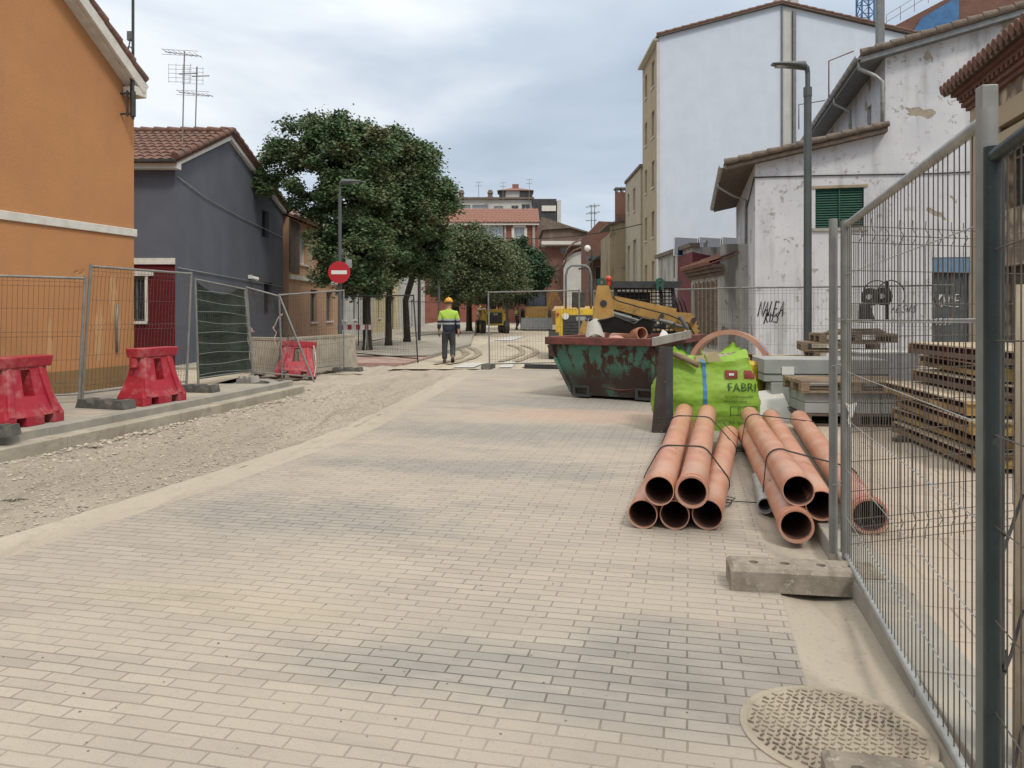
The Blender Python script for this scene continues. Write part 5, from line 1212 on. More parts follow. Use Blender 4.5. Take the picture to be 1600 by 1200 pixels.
# ---------------- red barriers ----------------
def red_barrier(label, loc, rz, L=.80, scale=1, group='red plastic barriers'):
    r = thing('road_barrier', label, 'barrier', loc, rz, group); m = MB()
    # (z, half length, half thickness)
    lv = [(0, .50, .235), (.11, .50, .235), (.19, .475, .20), (.34, .42, .15), (.42, .40, .13), (.66, .36, .085), (.70, .36, .08)]
    us = [-1, -.80, -.62, -.30, -.22, .22, .30, .62, .80, 1]
    nz_ = len(lv); nu = len(us)
    skip = {(3, 0), (5, 0), (2, 0) , (6, 0)}; 
    holes = {(4, 3), (4, 4), (3, 4)} if False else {(4, 3), (4, 4)}
    holes |= {(2, 0), (6, 0)}
    rib = {1: .012, 7: .012}
    def P(i, j, s):
        z, hl, ht = lv[j]; return V((us[i] * hl * L / .92, s * ht, z))
    for s in (-1, 1):
        for i in range(nu - 1):
            for j in range(nz_ - 1):
                if (i, j) in holes: continue
                q = [P(i, j, s), P(i + 1, j, s), P(i + 1, j + 1, s), P(i, j + 1, s)]; m.poly(q if s < 0 else list(reversed(q)))
    for i in range(nu - 1):
        for j in range(nz_ - 1):
            if (i, j) not in holes: continue
            for (a, b_, nb) in (((i, j), (i + 1, j), (i, j - 1)), ((i + 1, j), (i + 1, j + 1), (i + 1, j)), ((i + 1, j + 1), (i, j + 1), (i, j + 1)), ((i, j + 1), (i, j), (i - 1, j))):
                if nb in holes or nb[1] < 0: continue
                m.poly([P(*a, -1), P(*b_, -1), P(*b_, 1), P(*a, 1)])
    for e in (0, nu - 1):
        for j in range(nz_ - 1): 
            q = [P(e, j, 1), P(e, j, -1), P(e, j + 1, -1), P(e, j + 1, 1)]; m.poly(q if e == 0 else list(reversed(q)))
    m.poly([P(0, 0, -1), P(0, 0, 1), P(2, 0, 1), P(2, 0, -1)]); m.poly([P(3, 0, -1), P(3, 0, 1), P(6, 0, 1), P(6, 0, -1)]); m.poly([P(7, 0, -1), P(7, 0, 1), P(9, 0, 1), P(9, 0, -1)])
    # raised side columns
    for x in (-.26, .26):
        m.hexa([(x * 1.25 - .05, -.245, .12), (x * 1.25 + .05, -.245, .12), (x * 1.25 + .05, .245, .12), (x * 1.25 - .05, .245, .12), (x * .86 - .035, -.092, .69), (x * .86 + .035, -.092, .69), (x * .86 + .035, .092, .69), (x * .86 - .035, .092, .69)])
    m.build('body', M['red'], r, bevel=.014, world=False)
    m = MB(); m.hexa([(-.39, -.10, .685), (.39, -.10, .685), (.39, .10, .685), (-.39, .10, .685), (-.41, -.115, .82), (.41, -.115, .82), (.41, .115, .82), (-.41, .115, .82)])
    m.build('top_bar', M['red'], r, bevel=.016, world=False)
    m = MB(); m.cyl((-.36, 0, .55), (-.36, 0, .68), .06, n=12); m.build('hinge', M['red'], r, bevel=.01, world=False)
    return r
ka = R(90 - 12)
rbp = gp(47, 668, .13); red = red_barrier('red plastic barrier cut off by the left edge of the picture', (rbp.x - .27, rbp.y + .22, .13), ka)
rbp = gp(262, 630, .13); dup(red, (rbp.x - .26, rbp.y + .08, .13), R(72), 'red plastic barrier on the pavement edge in front of the red tiles')
rbp = gp(458, 589, .0); r3 = dup(red, (rbp.x, rbp.y + .2, -.02), R(8), 'tipped and torn red barrier against the pale ribbed barrier'); r3.rotation_euler = (R(-12), R(3), R(8))

# pale ribbed barriers
def ribbed(label, p0, p1, h, th=.3):
    p0, p1 = V(p0), V(p1); L = (p1 - p0).length; t = (p1 - p0) / L; nn = V((t.y, -t.x, 0)); m = MB(); k = int(L / .085)
    def pt(u, o, z): return p0 + t * u + nn * o + V((0, 0, z))
    pr_ = []
    for i in range(k):
        u = L * i / k; w_ = L / k
        for du, o in ((0, 0), (.3, .02), (.7, .02), (.999, 0)): pr_.append((u + du * w_, o))
    for (ua, oa), (ub, ob) in zip(pr_, pr_[1:]):
        m.poly([pt(ua, th / 2 + oa + .05, 0), pt(ub, th / 2 + ob + .05, 0), pt(ub, th / 2 + ob - .06, h), pt(ua, th / 2 + oa - .06, h)])
    m.hexa([pt(u, o, z) for z, oo in ((0, th / 2), (h, th / 2 - .065)) for u, o in ((0, oo), (L, oo), (L, -oo), (0, -oo))])
    m.hexa([pt(u, o, z) for z in (h - .02, h + .04) for u, o in ((-.02, .12), (L + .02, .12), (L + .02, -.12), (-.02, -.12))])
    o = m.build('ribbed_barrier', M['slab'], loc=p0); return tag(o, label, 'barrier', 'pale ribbed concrete barriers')
ribbed('short pale ribbed barrier left of the broken red barrier', gp(386, 587, .0) + V((-.2, .8, 0)), gp(431, 590) + V((-.1, .9, 0)), .82)
ribbed('long pale ribbed barrier behind the fence under the sign', gp(452, 588) + V((-.1, .7, 0)), gp(533, 576) + V((.05, 1.0, 0)), .82)

# ---------------- sign and lamp posts ----------------
sg = thing('no_entry_sign', 'round red no entry sign with white bar on the street lamp pole', 'road sign', (at(531, 0, 21.2).x, 21.2, 2.5))
sp_ = at(530, 425.5, 21.2)
mb = MB(); mb.bar((sp_.x, 21.22, sp_.z + .12), (sp_.x, 21.36, sp_.z + .12), .05, .03); mb.bar((sp_.x, 21.22, sp_.z - .12), (sp_.x, 21.36, sp_.z - .12), .05, .03); mb.bar((sp_.x, 21.225, sp_.z - .2), (sp_.x, 21.225, sp_.z + .2), .04, .012); mb.build('bracket', M['galv'], sg)
mb = MB(); mb.cyl((sp_.x, 21.215, sp_.z), (sp_.x, 21.19, sp_.z), .305, n=40)
plate = mb.build('sign_plate', pm('no entry red', (.40, .012, .02), (.36, .01, .018), 3, .4, spec=.5), sg)
mb = MB(); mb.box((sp_.x, 21.186, sp_.z), (.43, .006, .105)); mb.build('white_bar', M['white'], plate)
tag(MB().box((at(545, 412, 21.5).x, 21.5, at(545, 412, 21.5).z), (.17, .02, .24)).bar((at(545, 412, 21.5).x, 21.52, at(545, 412, 21.5).z), (at(532, 412, 21.5).x, 21.52, at(545, 412, 21.5).z), .03, .02).build('small_plate', M['galvlight']), 'small plain grey plate behind the no entry sign', 'sign')
def lamp_post(label, base, h, arm, rz, s=1.0):
    r = thing('street_lamp', label, 'street lamp', base, rz, 'street lamps')
    m = MB(); m.cyl((0, 0, 0), (0, 0, h - .55), .075 * s, .07 * s, 14); m.cyl((0, 0, 0), (0, 0, .35), .095 * s, n=14); m.build('pole', M['lamp'], r, world=False)
    m = MB(); m.cyl((0, 0, h - .62), (0, 0, h - .45), .078 * s, n=14); m.cyl((0, 0, h - .45), (0, 0, h - .16), .045 * s, n=12); m.tube([(0, 0, h - .2), (-.01, 0, h - .08), (-.06, 0, h - .03), (-.13, 0, h - .03)], .045 * s, 10); m.build('bracket', M['lamp'], r, world=False)
    m = MB()
    def fn(u, v):
        x = -.05 - .62 * arm * v; wd = (.05 + .09 * sin(pi * min(1, v * .75 + .1))) ; a = 2 * pi * u
        return (x, cos(a) * wd * .9, h - .045 + sin(a) * (.065 * (1 - v) + .025) - .0 * v + .015 * v)
    m.grid(fn, 14, 12); m.poly([fn(k / 14, 1) for k in range(14)]); m.poly([fn(k / 14, 0) for k in reversed(range(14))])
    hd = m.build('lamp_head', M['lamp'], r, world=False)
    m = MB(); m.box((-.47 * arm, 0, h - .075), (.26, .13, .02)); m.build('lens', M['galvlight'], hd, world=False)
    return r
lpb = V(((1262 - 800) / F * 14.2, 14.2, .1)); lamp_post('grey street lamp standing in front of the old white house', lpb, 5.97, 1.0, R(3))
lpb = V((at(531, 0, 21.4).x, 21.4, .0)); lamp_post('street lamp in front of the big dark tree, its head against the leaves', lpb, 5.13, .85, R(183), .72)
# far lamp with round head and curved arm
fl = thing('street_lamp', 'far street lamp with a white globe on a curved arm by the roll bar', 'street lamp', (at(925, 0, 40).x, 40, 0), group='street lamps')
q = at(925, 0, 40).x; mb = MB(); mb.tube([(q, 40, 0), (q, 40, 2.9), (q - .05, 40, 3.5), (q - .3, 40, 3.75), (q - .7, 40, 3.65)], .05, 8); mb.build('pole', M['dark'], fl)
p = at(918, 388, 40); mb = MB(); mb.tube([(q, 40, 3.2), (q, 40, p.z - .1), (p.x, 40, p.z)], .04, 6); mb.build('arm', M['dark'], fl); mb = MB(); mb.ball(p, .17, 12, 8); mb.build('globe', M['white'], fl)
mb = MB(); mb.cyl(gp(686, 524, .1), at(686, 405, gp(686, 524, .1).y), .07, n=8); tag(mb.build('thin_green_pole', M['lamp']), 'thin grey green pole left of the mid green tree', 'pole')

# ---------------- worker ----------------
def skinmesh(name, nodes, edges, mat, parent, sub=2, smooth=True):
    me = bpy.data.meshes.new(name); me.from_pydata([n_[0] for n_ in nodes], edges, []); o = bpy.data.objects.new(name, me); col.objects.link(o)
    sk = o.modifiers.new('skin', 'SKIN'); sk.use_smooth_shade = True
    for i, n_ in enumerate(nodes):
        rr = n_[1]; me.skin_vertices[0].data[i].radius = rr if isinstance(rr, tuple) else (rr, rr); me.skin_vertices[0].data[i].use_root = (i == 0)
    ss = o.modifiers.new('sub', 'SUBSURF'); ss.levels = sub; ss.render_levels = sub
    dg = bpy.context.evaluated_depsgraph_get(); ev = o.evaluated_get(dg); m2 = bpy.data.meshes.new_from_object(ev)
    o.modifiers.clear(); o.data = m2; bpy.data.meshes.remove(me); m2.materials.clear(); m2.materials.append(mat)
    m2.polygons.foreach_set('use_smooth', [True] * len(m2.polygons))
    if parent: o.parent = parent
    return o
def worker(label, loc, rz, cap='helmet'):
    r = thing('person', label, 'person', loc, rz, None)
    # y+ is the walking direction (away from the camera); left leg trails, right leg forward
    hips = (0, 0, .92)
    body = [((0, 0, .95), (.12, .09)), ((0, .0, 1.12), (.14, .10)), ((0, .01, 1.32), (.165, .11)), ((0, .01, 1.44), (.12, .085)), ((0, .02, 1.53), (.055, .055)), ((0, .035, 1.60), (.075, .085)), ((0, .04, 1.70), (.082, .098)), ((0, .035, 1.765), (.055, .065)),
            ((-.19, .01, 1.42), .06), ((-.245, -.01, 1.16), .046), ((-.265, .05, .93), .032), ((-.268, .07, .87), (.022, .036)), ((-.265, .08, .82), (.018, .035)),
            ((.19, .01, 1.42), .06), ((.25, .0, 1.16), .046), ((.275, .0, .93), .032), ((.28, .01, .87), (.022, .036)), ((.28, .015, .82), (.018, .035)),
            ((-.09, 0, .86), .07), ((-.105, .06, .50), .06), ((-.11, .0, .11), .042), ((-.115, .06, .05), .04),
            ((.09, 0, .86), .07), ((.11, .09, .50), .06), ((.115, -.10, .19), .042), ((.115, -.06, .10), .04)]
    ed = [(0, 1), (1, 2), (2, 3), (3, 4), (4, 5), (5, 6), (6, 7), (3, 8), (8, 9), (9, 10), (10, 11), (11, 12), (3, 13), (13, 14), (14, 15), (15, 16), (16, 17), (0, 18), (18, 19), (19, 20), (20, 21), (0, 22), (22, 23), (23, 24), (24, 25)]
    for base, sx in ((12, -1), (17, 1)):
        c_ = V(body[base][0])
        for k, ln in enumerate((.062, .072, .068, .055)):
            y = .03 - k * .02; i = len(body)
            body.append((tuple(c_ + V((0, y, -.02))), .010)); body.append((tuple(c_ + V((sx * -.004, y + .004, -.02 - ln * .55))), .009)); body.append((tuple(c_ + V((sx * -.018, y + .01, -.02 - ln))), .007))
            ed += [(base, i), (i, i + 1), (i + 1, i + 2)]
        i = len(body); c2 = V(body[base - 1][0]); body.append((tuple(c2 + V((-sx * .006, .045, -.015))), .011)); body.append((tuple(c2 + V((-sx * .012, .065, -.055))), .009)); ed += [(base - 1, i), (i, i + 1)]
    skinmesh('body', body, ed, M['skin'], r)
    jk = [((0, 0, .80), (.19, .15)), ((0, .0, 1.05), (.185, .135)), ((0, .01, 1.25), (.205, .14)), ((0, .01, 1.40), (.18, .12)), ((0, .02, 1.50), (.10, .09)), ((0, .02, 1.535), (.075, .075)),
          ((-.205, .01, 1.405), .088), ((-.255, -.01, 1.17), .070), ((-.275, .045, .95), .054), ((.205, .01, 1.405), .088), ((.26, 0, 1.17), .070), ((.285, .0, .95), .054)]
    skinmesh('jacket', jk, [(0, 1), (1, 2), (2, 3), (3, 4), (4, 5), (3, 6), (6, 7), (7, 8), (3, 9), (9, 10), (10, 11)], M['hivis'], r)
    tr = [((0, 0, 1.02), (.165, .13)), ((-.085, 0, .84), .125), ((-.11, .06, .50), .088), ((-.112, .01, .085), (.07, .08)), ((.085, 0, .84), .125), ((.115, .09, .50), .088), ((.117, -.085, .165), (.07, .08))]
    for sx, bi in ((-1, 11), (1, 16)):
        nb_, ne_ = [], []; idx = [bi, bi + 1] + [k for k in range(18 + 8, len(body)) if (body[k][0][0] * sx) > .2]
        mpx = {k: i for i, k in enumerate(idx)}
        for k in idx:
            rr = body[k][1]; rr = tuple(q * 1.18 for q in rr) if isinstance(rr, tuple) else rr * 1.25; nb_.append((body[k][0], rr))
        ne_ = [(mpx[a], mpx[b_]) for a, b_ in ed if a in mpx and b_ in mpx]
        skinmesh('glove', nb_, ne_, M['cable'], r)
    skinmesh('trousers', tr, [(0, 1), (1, 2), (2, 3), (0, 4), (4, 5), (5, 6)], M['trousers'], r)
    for x, y, z, tlt in ((-.115, .0, .0, 0), (.115, -.10, .085, -.5)):
        m = MB(); Mx = Matrix.Rotation(tlt, 3, 'X')
        def fn(u, v):
            a = 2 * pi * u; yy = sin(a) * .145 + .055; xx = cos(a) * (.052 if yy > 0 else .046); s = 1 - .45 * v ** 2 if yy > .06 else 1
            return V((x, y, z)) + Mx @ V((xx * (1 - .12 * v), .02 + (yy - .02) * (1 - .30 * v if yy > .05 else 1 - .05 * v), .105 * v * (1 if yy < .06 else (1 - .42 * min(1, (yy - .06) / .1)))))
        m.grid(fn, 18, 6); m.poly([fn(k / 18, 1) for k in range(18)]); m.poly([fn(k / 18, 0) for k in reversed(range(18))]); m.build('boot', M['leather'], r, world=False)
    m = MB(); m.ball((0, .035, 1.735), .128, 20, 12, (.92, 1.1, .95), zmin=0); m.cyl((0, .035, 1.728), (0, .035, 1.742), .135, .13, 20); m.box((0, .19, 1.735), (.16, .09, .015)); m.tube([(0, -.09, 1.78), (0, -.02, 1.855), (0, .07, 1.865), (0, .14, 1.80)], .014, 6)
    m.build('helmet', M['helmet'], r, world=False, bevel=0)
    m = MB(); m.tube([(-.10, .03, 1.70), (-.085, -.05, 1.68), (0, -.085, 1.675), (.085, -.05, 1.68), (.10, .03, 1.70)], .012, 6); m.build('helmet_strap', M['cable'], r, world=False)
    m = MB(); 
    for sx in (-1, 1): m.ball((sx * .083, .035, 1.67), .025, 8, 6, (.5, .8, 1.1))
    m.build('ear', M['skin'], r, world=False)
    m = MB(); m.ball((0, .125, 1.665), .02, 8, 6, (.7, 1, 1.2)); m.build('nose', M['skin'], r, world=False)
    m = MB(); m.ball((-.032, .118, 1.69), .011, 8, 6); m.ball((.032, .118, 1.69), .011, 8, 6); m.build('eyes', M['cable'], r, world=False)
    m = MB(); m.box((0, .12, 1.625), (.045, .012, .008)); m.build('mouth', M['red'], r, world=False)
    return r
wp = gp(701, 568); wk = worker('worker walking away in yellow and navy jacket, grey trousers and yellow helmet', (wp.x, wp.y, .012), R(4))
dup(wk, (.38, 60, 0), R(-70), 'distant worker in yellow vest between the dumper and the backhoe')
dup(wk, (-2.6, 64, 0), R(20), 'distant worker at the pavement behind the yellow dumper')

# ---------------- orange pipes ----------------
def sewer_pipe(label, p0, p1, r=.1, bell=True, group='orange sewer pipes'):
    p0, p1 = V(p0), V(p1); t = (p1 - p0).normalized(); o = thing('sewer_pipe', label, 'pipe', p0, group=group); m = MB()
    m.pipe(p0 + t * (.0 if not bell else .001), p1, r, r - .006, 40); m.build('tube', M['pipe'], o)
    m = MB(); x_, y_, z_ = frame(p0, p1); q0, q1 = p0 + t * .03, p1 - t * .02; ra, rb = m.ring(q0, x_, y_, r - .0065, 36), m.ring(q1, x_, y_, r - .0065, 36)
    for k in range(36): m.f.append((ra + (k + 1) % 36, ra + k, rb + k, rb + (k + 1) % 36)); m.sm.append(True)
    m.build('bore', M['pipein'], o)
    m = MB()
    if bell:
        m.pipe(p0 - t * .001, p0 + t * .05, r + .010, r - .002, 40); m.pipe(p0 + t * .05, p0 + t * .075, r + .014, r + .0005, 40); m.pipe(p0 + t * .075, p0 + t * .17, r + .008, r + .0005, 40)
        m.build('socket', M['pipe'], o)
    m = MB(); m.cyl(p1 - t * .03, p1 + t * .012, r + .004, r - .012, 28); m.build('end_cap', M['pipe'], o)
    return o
Lp = 3.95
def pip(px, py, d, fx, fy, zf, label, r=.1, bell=False):
    p0 = at(px, py, d); p1 = gp(fx, fy, zf); return sewer_pipe(label, p0, p1, r, bell)
dl = 5.27
P_ = [V(((1004 - 800) / F * dl, dl, .101)), V(((1053 - 800) / F * dl, dl - .02, .101)), V(((1105 - 800) / F * (dl - .03), dl - .03, .106))]
dirL = V((sin(R(14.4)), cos(R(14.4)), 0)); 
def plen(p, L, fz): q = p + dirL * L; q.z = fz; return q
far_x = [1.985, 2.18, 2.41]
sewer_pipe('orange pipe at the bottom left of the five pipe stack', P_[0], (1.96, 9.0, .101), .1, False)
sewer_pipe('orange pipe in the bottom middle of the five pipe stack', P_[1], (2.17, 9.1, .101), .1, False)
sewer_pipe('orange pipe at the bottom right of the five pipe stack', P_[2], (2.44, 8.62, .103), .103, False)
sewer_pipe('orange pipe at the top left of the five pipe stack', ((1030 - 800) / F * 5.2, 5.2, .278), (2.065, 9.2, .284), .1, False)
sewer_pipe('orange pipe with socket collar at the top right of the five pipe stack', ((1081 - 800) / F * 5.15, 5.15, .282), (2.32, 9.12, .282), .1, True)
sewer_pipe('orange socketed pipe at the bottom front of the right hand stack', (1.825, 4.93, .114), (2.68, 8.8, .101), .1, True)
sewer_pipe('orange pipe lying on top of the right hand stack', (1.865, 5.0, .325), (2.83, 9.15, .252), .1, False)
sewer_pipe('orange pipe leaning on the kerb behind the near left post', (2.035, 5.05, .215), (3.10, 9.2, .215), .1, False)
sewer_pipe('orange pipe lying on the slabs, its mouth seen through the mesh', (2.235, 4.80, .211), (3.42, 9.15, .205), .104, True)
mb = MB(); mb.pipe((1.885, 5.72, .055), (2.12, 6.62, .055), .052, .046, 24); mb.pipe((1.875, 5.68, .055), (1.889, 5.735, .055), .059, .05, 24); mb.cyl((2.11, 6.6, .055), (2.121, 6.625, .055), .046, n=20)
tag(mb.build('grey_pipe', M['galvlight']), 'short thin grey pipe lying between the two stacks of orange pipes', 'pipe')
# straps round the stacks
def hull_strap(label, cs, r, tail=None, th=.004):
    m = MB(); pts = []
    for c_, a0, a1, right, up_ in cs:
        for k in range(7): a = R(a0 + (a1 - a0) * k / 6); pts.append(c_ + right * cos(a) * (r + .006) + V((0, 0, 1)) * sin(a) * (r + .006))
    m.tube(pts, th, 5, closed=True)
    m.tube([p + V((.004, .012, .003)) for p in pts], th, 5, closed=True)
    if tail: m.tube([V(p) for p in tail], th, 5)
    return tag(m.build('strap', M['cable']), label, 'strap')
rt = V((cos(R(14)), -sin(R(14)), 0))
def lerp(a, b_, t): return V(a) + (V(b_) - V(a)) * t
for t, lb, tail in ((.28, 'front black strap round the five pipe stack with a loose end', [(1.47, 6.30, .33), (1.56, 6.2, .2), (1.60, 6.0, .12), (1.63, 5.9, .02), (1.60, 5.8, .01), (1.66, 5.85, .02), (1.72, 6.0, .01), (1.9, 5.95, .01)]), (.72, 'rear black strap round the five pipe stack', [(2.2, 8.0, .33), (2.3, 7.8, .2), (2.33, 7.5, .03), (2.40, 7.45, .01)])):
    b0 = lerp(P_[0], (1.96, 9.0, .101), t); b2 = lerp(P_[2], (2.44, 8.62, .103), t); t0 = lerp((.997, 5.2, .278), (2.065, 9.2, .284), t); t1 = lerp((1.206, 5.15, .282), (2.32, 9.12, .282), t)
    hull_strap(lb, [(b0, 270, 150, rt, 0), (t0, 150, 90, rt, 0), (t1, 90, 30, rt, 0), (b2, 30, -90, rt, 0)], .102, tail)
for t, lb, tail in ((.24, 'front black strap round the right hand pipe stack', [(1.98, 5.9, .2), (1.94, 5.8, .05), (1.90, 5.5, .01), (1.98, 5.35, .01)]), (.8, 'rear black strap round the right hand pipe stack', [(2.55, 8.2, .1), (2.45, 8.1, .01), (2.3, 8.15, .01)])):
    b0 = lerp((1.825, 4.93, .114), (2.68, 8.8, .101), t); t0 = lerp((1.865, 5.0, .325), (2.83, 9.15, .252), t); t1 = lerp((2.035, 5.05, .215), (3.1, 9.2, .215), t); t2 = lerp((2.235, 4.8, .211), (3.42, 9.15, .205), t)
    hull_strap(lb, [(b0, 270, 180, rt, 0), (t0, 180, 60, rt, 0), (t2, 60, -80, rt, 0)], .104, tail)
mb = MB(); c0 = V((1.60, 5.98, .015)); mb.hexa([c0 + V(p) for p in ((-.05, -.03, 0), (.06, -.02, 0), (.05, .05, 0), (-.06, .04, 0), (-.05, -.03, .01), (.06, -.02, .02), (.05, .05, .012), (-.06, .04, .008))])
tag(mb.build('label_scrap', pm('pale blue plastic', (.35, .5, .65), (.3, .45, .6), 5, .5)), 'small pale blue plastic scrap beside the five pipe stack', 'scrap')
for k, (x, y, l_, a_, lb) in enumerate(((1.62, 5.93, .10, .3, 'coil of thin wire on the pavers right of the five pipes'),)):
    m = MB(); m.tube([V((x + .06 * cos(i * .7) * (1 + .04 * i), y + .05 * sin(i * .7), .012 + .002 * i)) for i in range(22)], .0035, 5); tag(m.build('wire_coil', M['cable']), lb, 'wire')

# ---------------- manhole covers ----------------
def manhole(label, c, r, mat, rows=17, rim=.03):
    o = thing('manhole_cover', label, 'manhole cover', c); m = MB(); n_ = 56
    m.v += [V((cos(2 * pi * k / n_) * rr, sin(2 * pi * k / n_) * rr, z)) for rr, z in ((r, -.02), (r, .002), (r - rim, .004), (r - rim - .006, -.001)) for k in range(n_)]
    for j in range(3):
        for k in range(n_): m.f.append((j * n_ + k, j * n_ + (k + 1) % n_, (j + 1) * n_ + (k + 1) % n_, (j + 1) * n_ + k)); m.sm.append(False)
    m.f.append(tuple(3 * n_ + k for k in range(n_))); m.sm.append(False)
    m.build('frame', mat, o, world=False)
    m = MB(); st = 2 * r / rows; rr = r - rim - .012
    for i in range(-rows // 2, rows // 2 + 1):
        for j in range(-rows // 2, rows // 2 + 1):
            x, y = (i + (j % 2) * .5) * st, j * st
            if x * x + y * y > rr * rr: continue
            a = R(45) if (i + j) % 2 else R(-45)
            m.box((x, y, .001), (st * .74, st * .2, .009), a)
    m.build('tread', M['mantread'], o, world=False); return o
M['mansand'] = pm('sand filled iron', (.38, .325, .25), (.33, .285, .22), 4, .95, 0, .5, 40, (.25, .215, .165), (.55, .75), 9)
M['mantread'] = pm('iron tread', (.21, .175, .135), (.155, .13, .105), 7, .85, .1, .3, 60, (.36, .305, .235), (.42, .56), 5)
manhole('round iron manhole cover with diagonal tread, dusted with sand, at the bottom right', (1.15, 2.735, .004), .325, M['mansand'], 23, .024)
p = gp(12, 789, -.05); manhole('small round manhole cover in the gravel at the left edge', (p.x - .02, p.y, -.05), .20, M['dark'], 11, .02)

# ---------------- green skip ----------------
sk = thing('skip_container', 'rusty green skip with dark red rim full of rubble', 'skip', (1.9, 13.6, 0))
Ar, Br = V((.63, 13.3, 0)), V((2.29, 12.35, 0)); e1 = (Br - Ar).normalized(); e2 = V((-e1.y, e1.x, 0)); 
Dr = Ar + e2 * 2.7; Cr = Br + e2 * 2.7
zt = 1.0
inw = lambda p, a, b_: p + e1 * a + e2 * b_
lo = [inw(Ar, .36, .18), inw(Br, -.08, .18), inw(Br, -.08 + 0, 2.3), inw(Ar, .36, 2.3)]; hi = [Ar, Br, Cr, Dr]
mb = MB(); 
for k in range(4):
    a, b_ = k, (k + 1) % 4
    A0, B0, B1_, A1_ = up(lo[a], .05), up(lo[b_], .05), up(hi[b_], zt), up(hi[a], zt)
    mb.grid(lambda u, v: quadP(A0, B0, B1_, A1_, u, v), 6, 6, smooth=False)
    ic = (sum([*lo, *hi], V()) / 8); f_ = lambda p: p + (V((ic.x, ic.y, p.z)) - p).normalized() * .03
    mb.poly([f_(B0), f_(A0), f_(A1_), f_(B1_)])
mb.poly([up(p, .05) for p in reversed(lo)]); mb.poly([up(p, .12) for p in lo])
bod = mb.build('body', M['skipgreen'], sk)
mb = MB()
for k in range(4):
    a, b_ = up(hi[k], zt - .02), up(hi[(k + 1) % 4], zt - .02); t = (b_ - a).normalized() * .05
    mb.bar(a - t, b_ + t, .09, .13, (0, 0, 1))
mb.build('rim', M['skiprim'], sk, bevel=.012)
for k in (0, 1, 2):
    t = (.1, .5, .9)[k]
mb = MB()
for t in (0.005, .995):
    a = lo[0] + (lo[1] - lo[0]) * t; b_ = hi[0] + (hi[1] - hi[0]) * t; mb.bar(up(a, .1) - e2 * .03, up(b_, zt - .1) - e2 * .02, .06, .05)
mb.build('side_rib', M['skipgreen'], sk)
for t in (.03, .80):
    mb = MB(); c_ = lo[0] + (lo[1] - lo[0]) * t; 
    for du, dz, w_, h_ in ((0, 0, .32, .04), (0, .15, .32, .04), (0, .04, .05, .11), (.27, .04, .05, .11)):
        q = c_ + e1 * (du + w_ / 2) - e2 * .03 + V((0, 0, .03 + dz + h_ / 2)); mb.box(q, (w_, .07, h_), math.atan2(e1.y, e1.x))
    mb.build('fork_pocket', M['dark'], sk)
mb = MB(); mb.tube([inw(up(lo[0], .22 - .10 * sin(pi * t) + .05), .45 + t * .9, -.02) for t in [k / 10 for k in range(11)]], .014, 6); mb.build('drag_loop', M['skiprim'], sk)
# rubble inside
mb = MB(); ic = (sum(hi, V()) / 4)
mb.grid(lambda u, v: quadP(*[up(ic + (p - ic) * .93, .78) for p in hi], u, v) + V((0, 0, .17 * mn.noise(V((u * 4, v * 4, 3))) + .06 * mn.noise(V((u * 11, v * 11, 1))))), 24, 24, smooth=False)
tag(struct(mb, 'rubble', M['earth'], kind='stuff'), 'rubble filling the green skip', 'rubble') if False else struct(mb, 'rubble', M['earth'], kind='stuff')
p = at(964, 523, 13.2); mb = MB()
mb.cyl((p.x, p.y, .95), (p.x, p.y + .35, 1.02), .12, n=24) if False else mb.ball((p.x, p.y + .1, .98), .16, 20, 10, (1, 1, .6)); tag(mb.build('orange_dome', M['pipe']), 'pinkish domed pipe cap poking out of the skip', 'pipe cap')
mb = MB(); a = at(1002, 521, 13.0); mb.pipe(a, a + V((-.35, .9, -.12)), .10, .094, 28); mb.pipe(a - V((-.01, .02, 0)), a + V((-.025, .06, -.01)), .11, .095, 28); tag(mb.build('pipe_offcut', M['pipe']), 'dark orange pipe offcut sticking out of the skip', 'pipe')
mb = MB(); p = at(970, 500, 13.6)
mb.grid(lambda u, v: p + V(((.62 - .07 * v) * cos(2 * pi * u), (.5 - .07 * v) * sin(2 * pi * u), -.22 * v + .10 * mn.noise(V((cos(2 * pi * u) * 2, sin(2 * pi * u) * 2, v))))), 30, 6); mb.tube([p + V((.62 * cos(2 * pi * u), .5 * sin(2 * pi * u), .1 * mn.noise(V((cos(2 * pi * u) * 2, sin(2 * pi * u) * 2, 0))))) for u in [k / 24 for k in range(24)]], .018, 6, closed=True)
tag(mb.build('rubber_tub', M['cable']), 'large crumpled black rubber tub on top of the skip', 'tub')
mb = MB(); p = at(930, 508, 13.35); mb.grid(lambda u, v: p + V((.17 * cos(2 * pi * u) * (1 - .25 * v), .14 * sin(2 * pi * u) * (1 - .2 * v), -.18 + .27 * v + .03 * sin(u * 19))), 20, 5); tag(mb.build('white_sack', M['whiteband']), 'small white sack wedged at the left inside the skip', 'sack')
mb = MB(); p = at(1038, 524, 12.9); mb.hexa([p + V(q) for q in ((-.14, -.1, -.08), (.12, -.12, -.08), (.14, .1, -.08), (-.1, .12, -.08), (-.03, -.03, .1), (.02, -.04, .07), (.05, .03, .03), (-.05, .02, .06))]); tag(mb.build('plaster_chunk', M['white']), 'white angular chunk on the right of the skip', 'rubble')
mb = MB(); a, b_ = at(1021, 534, 12.15), at(1078, 522, 13.5); mb.bar(a, b_, .05, .13, (0, 0, 1)); tag(mb.build('weathered_board', M['concrete']), 'grey weathered board laid along the right rim of the skip', 'board')
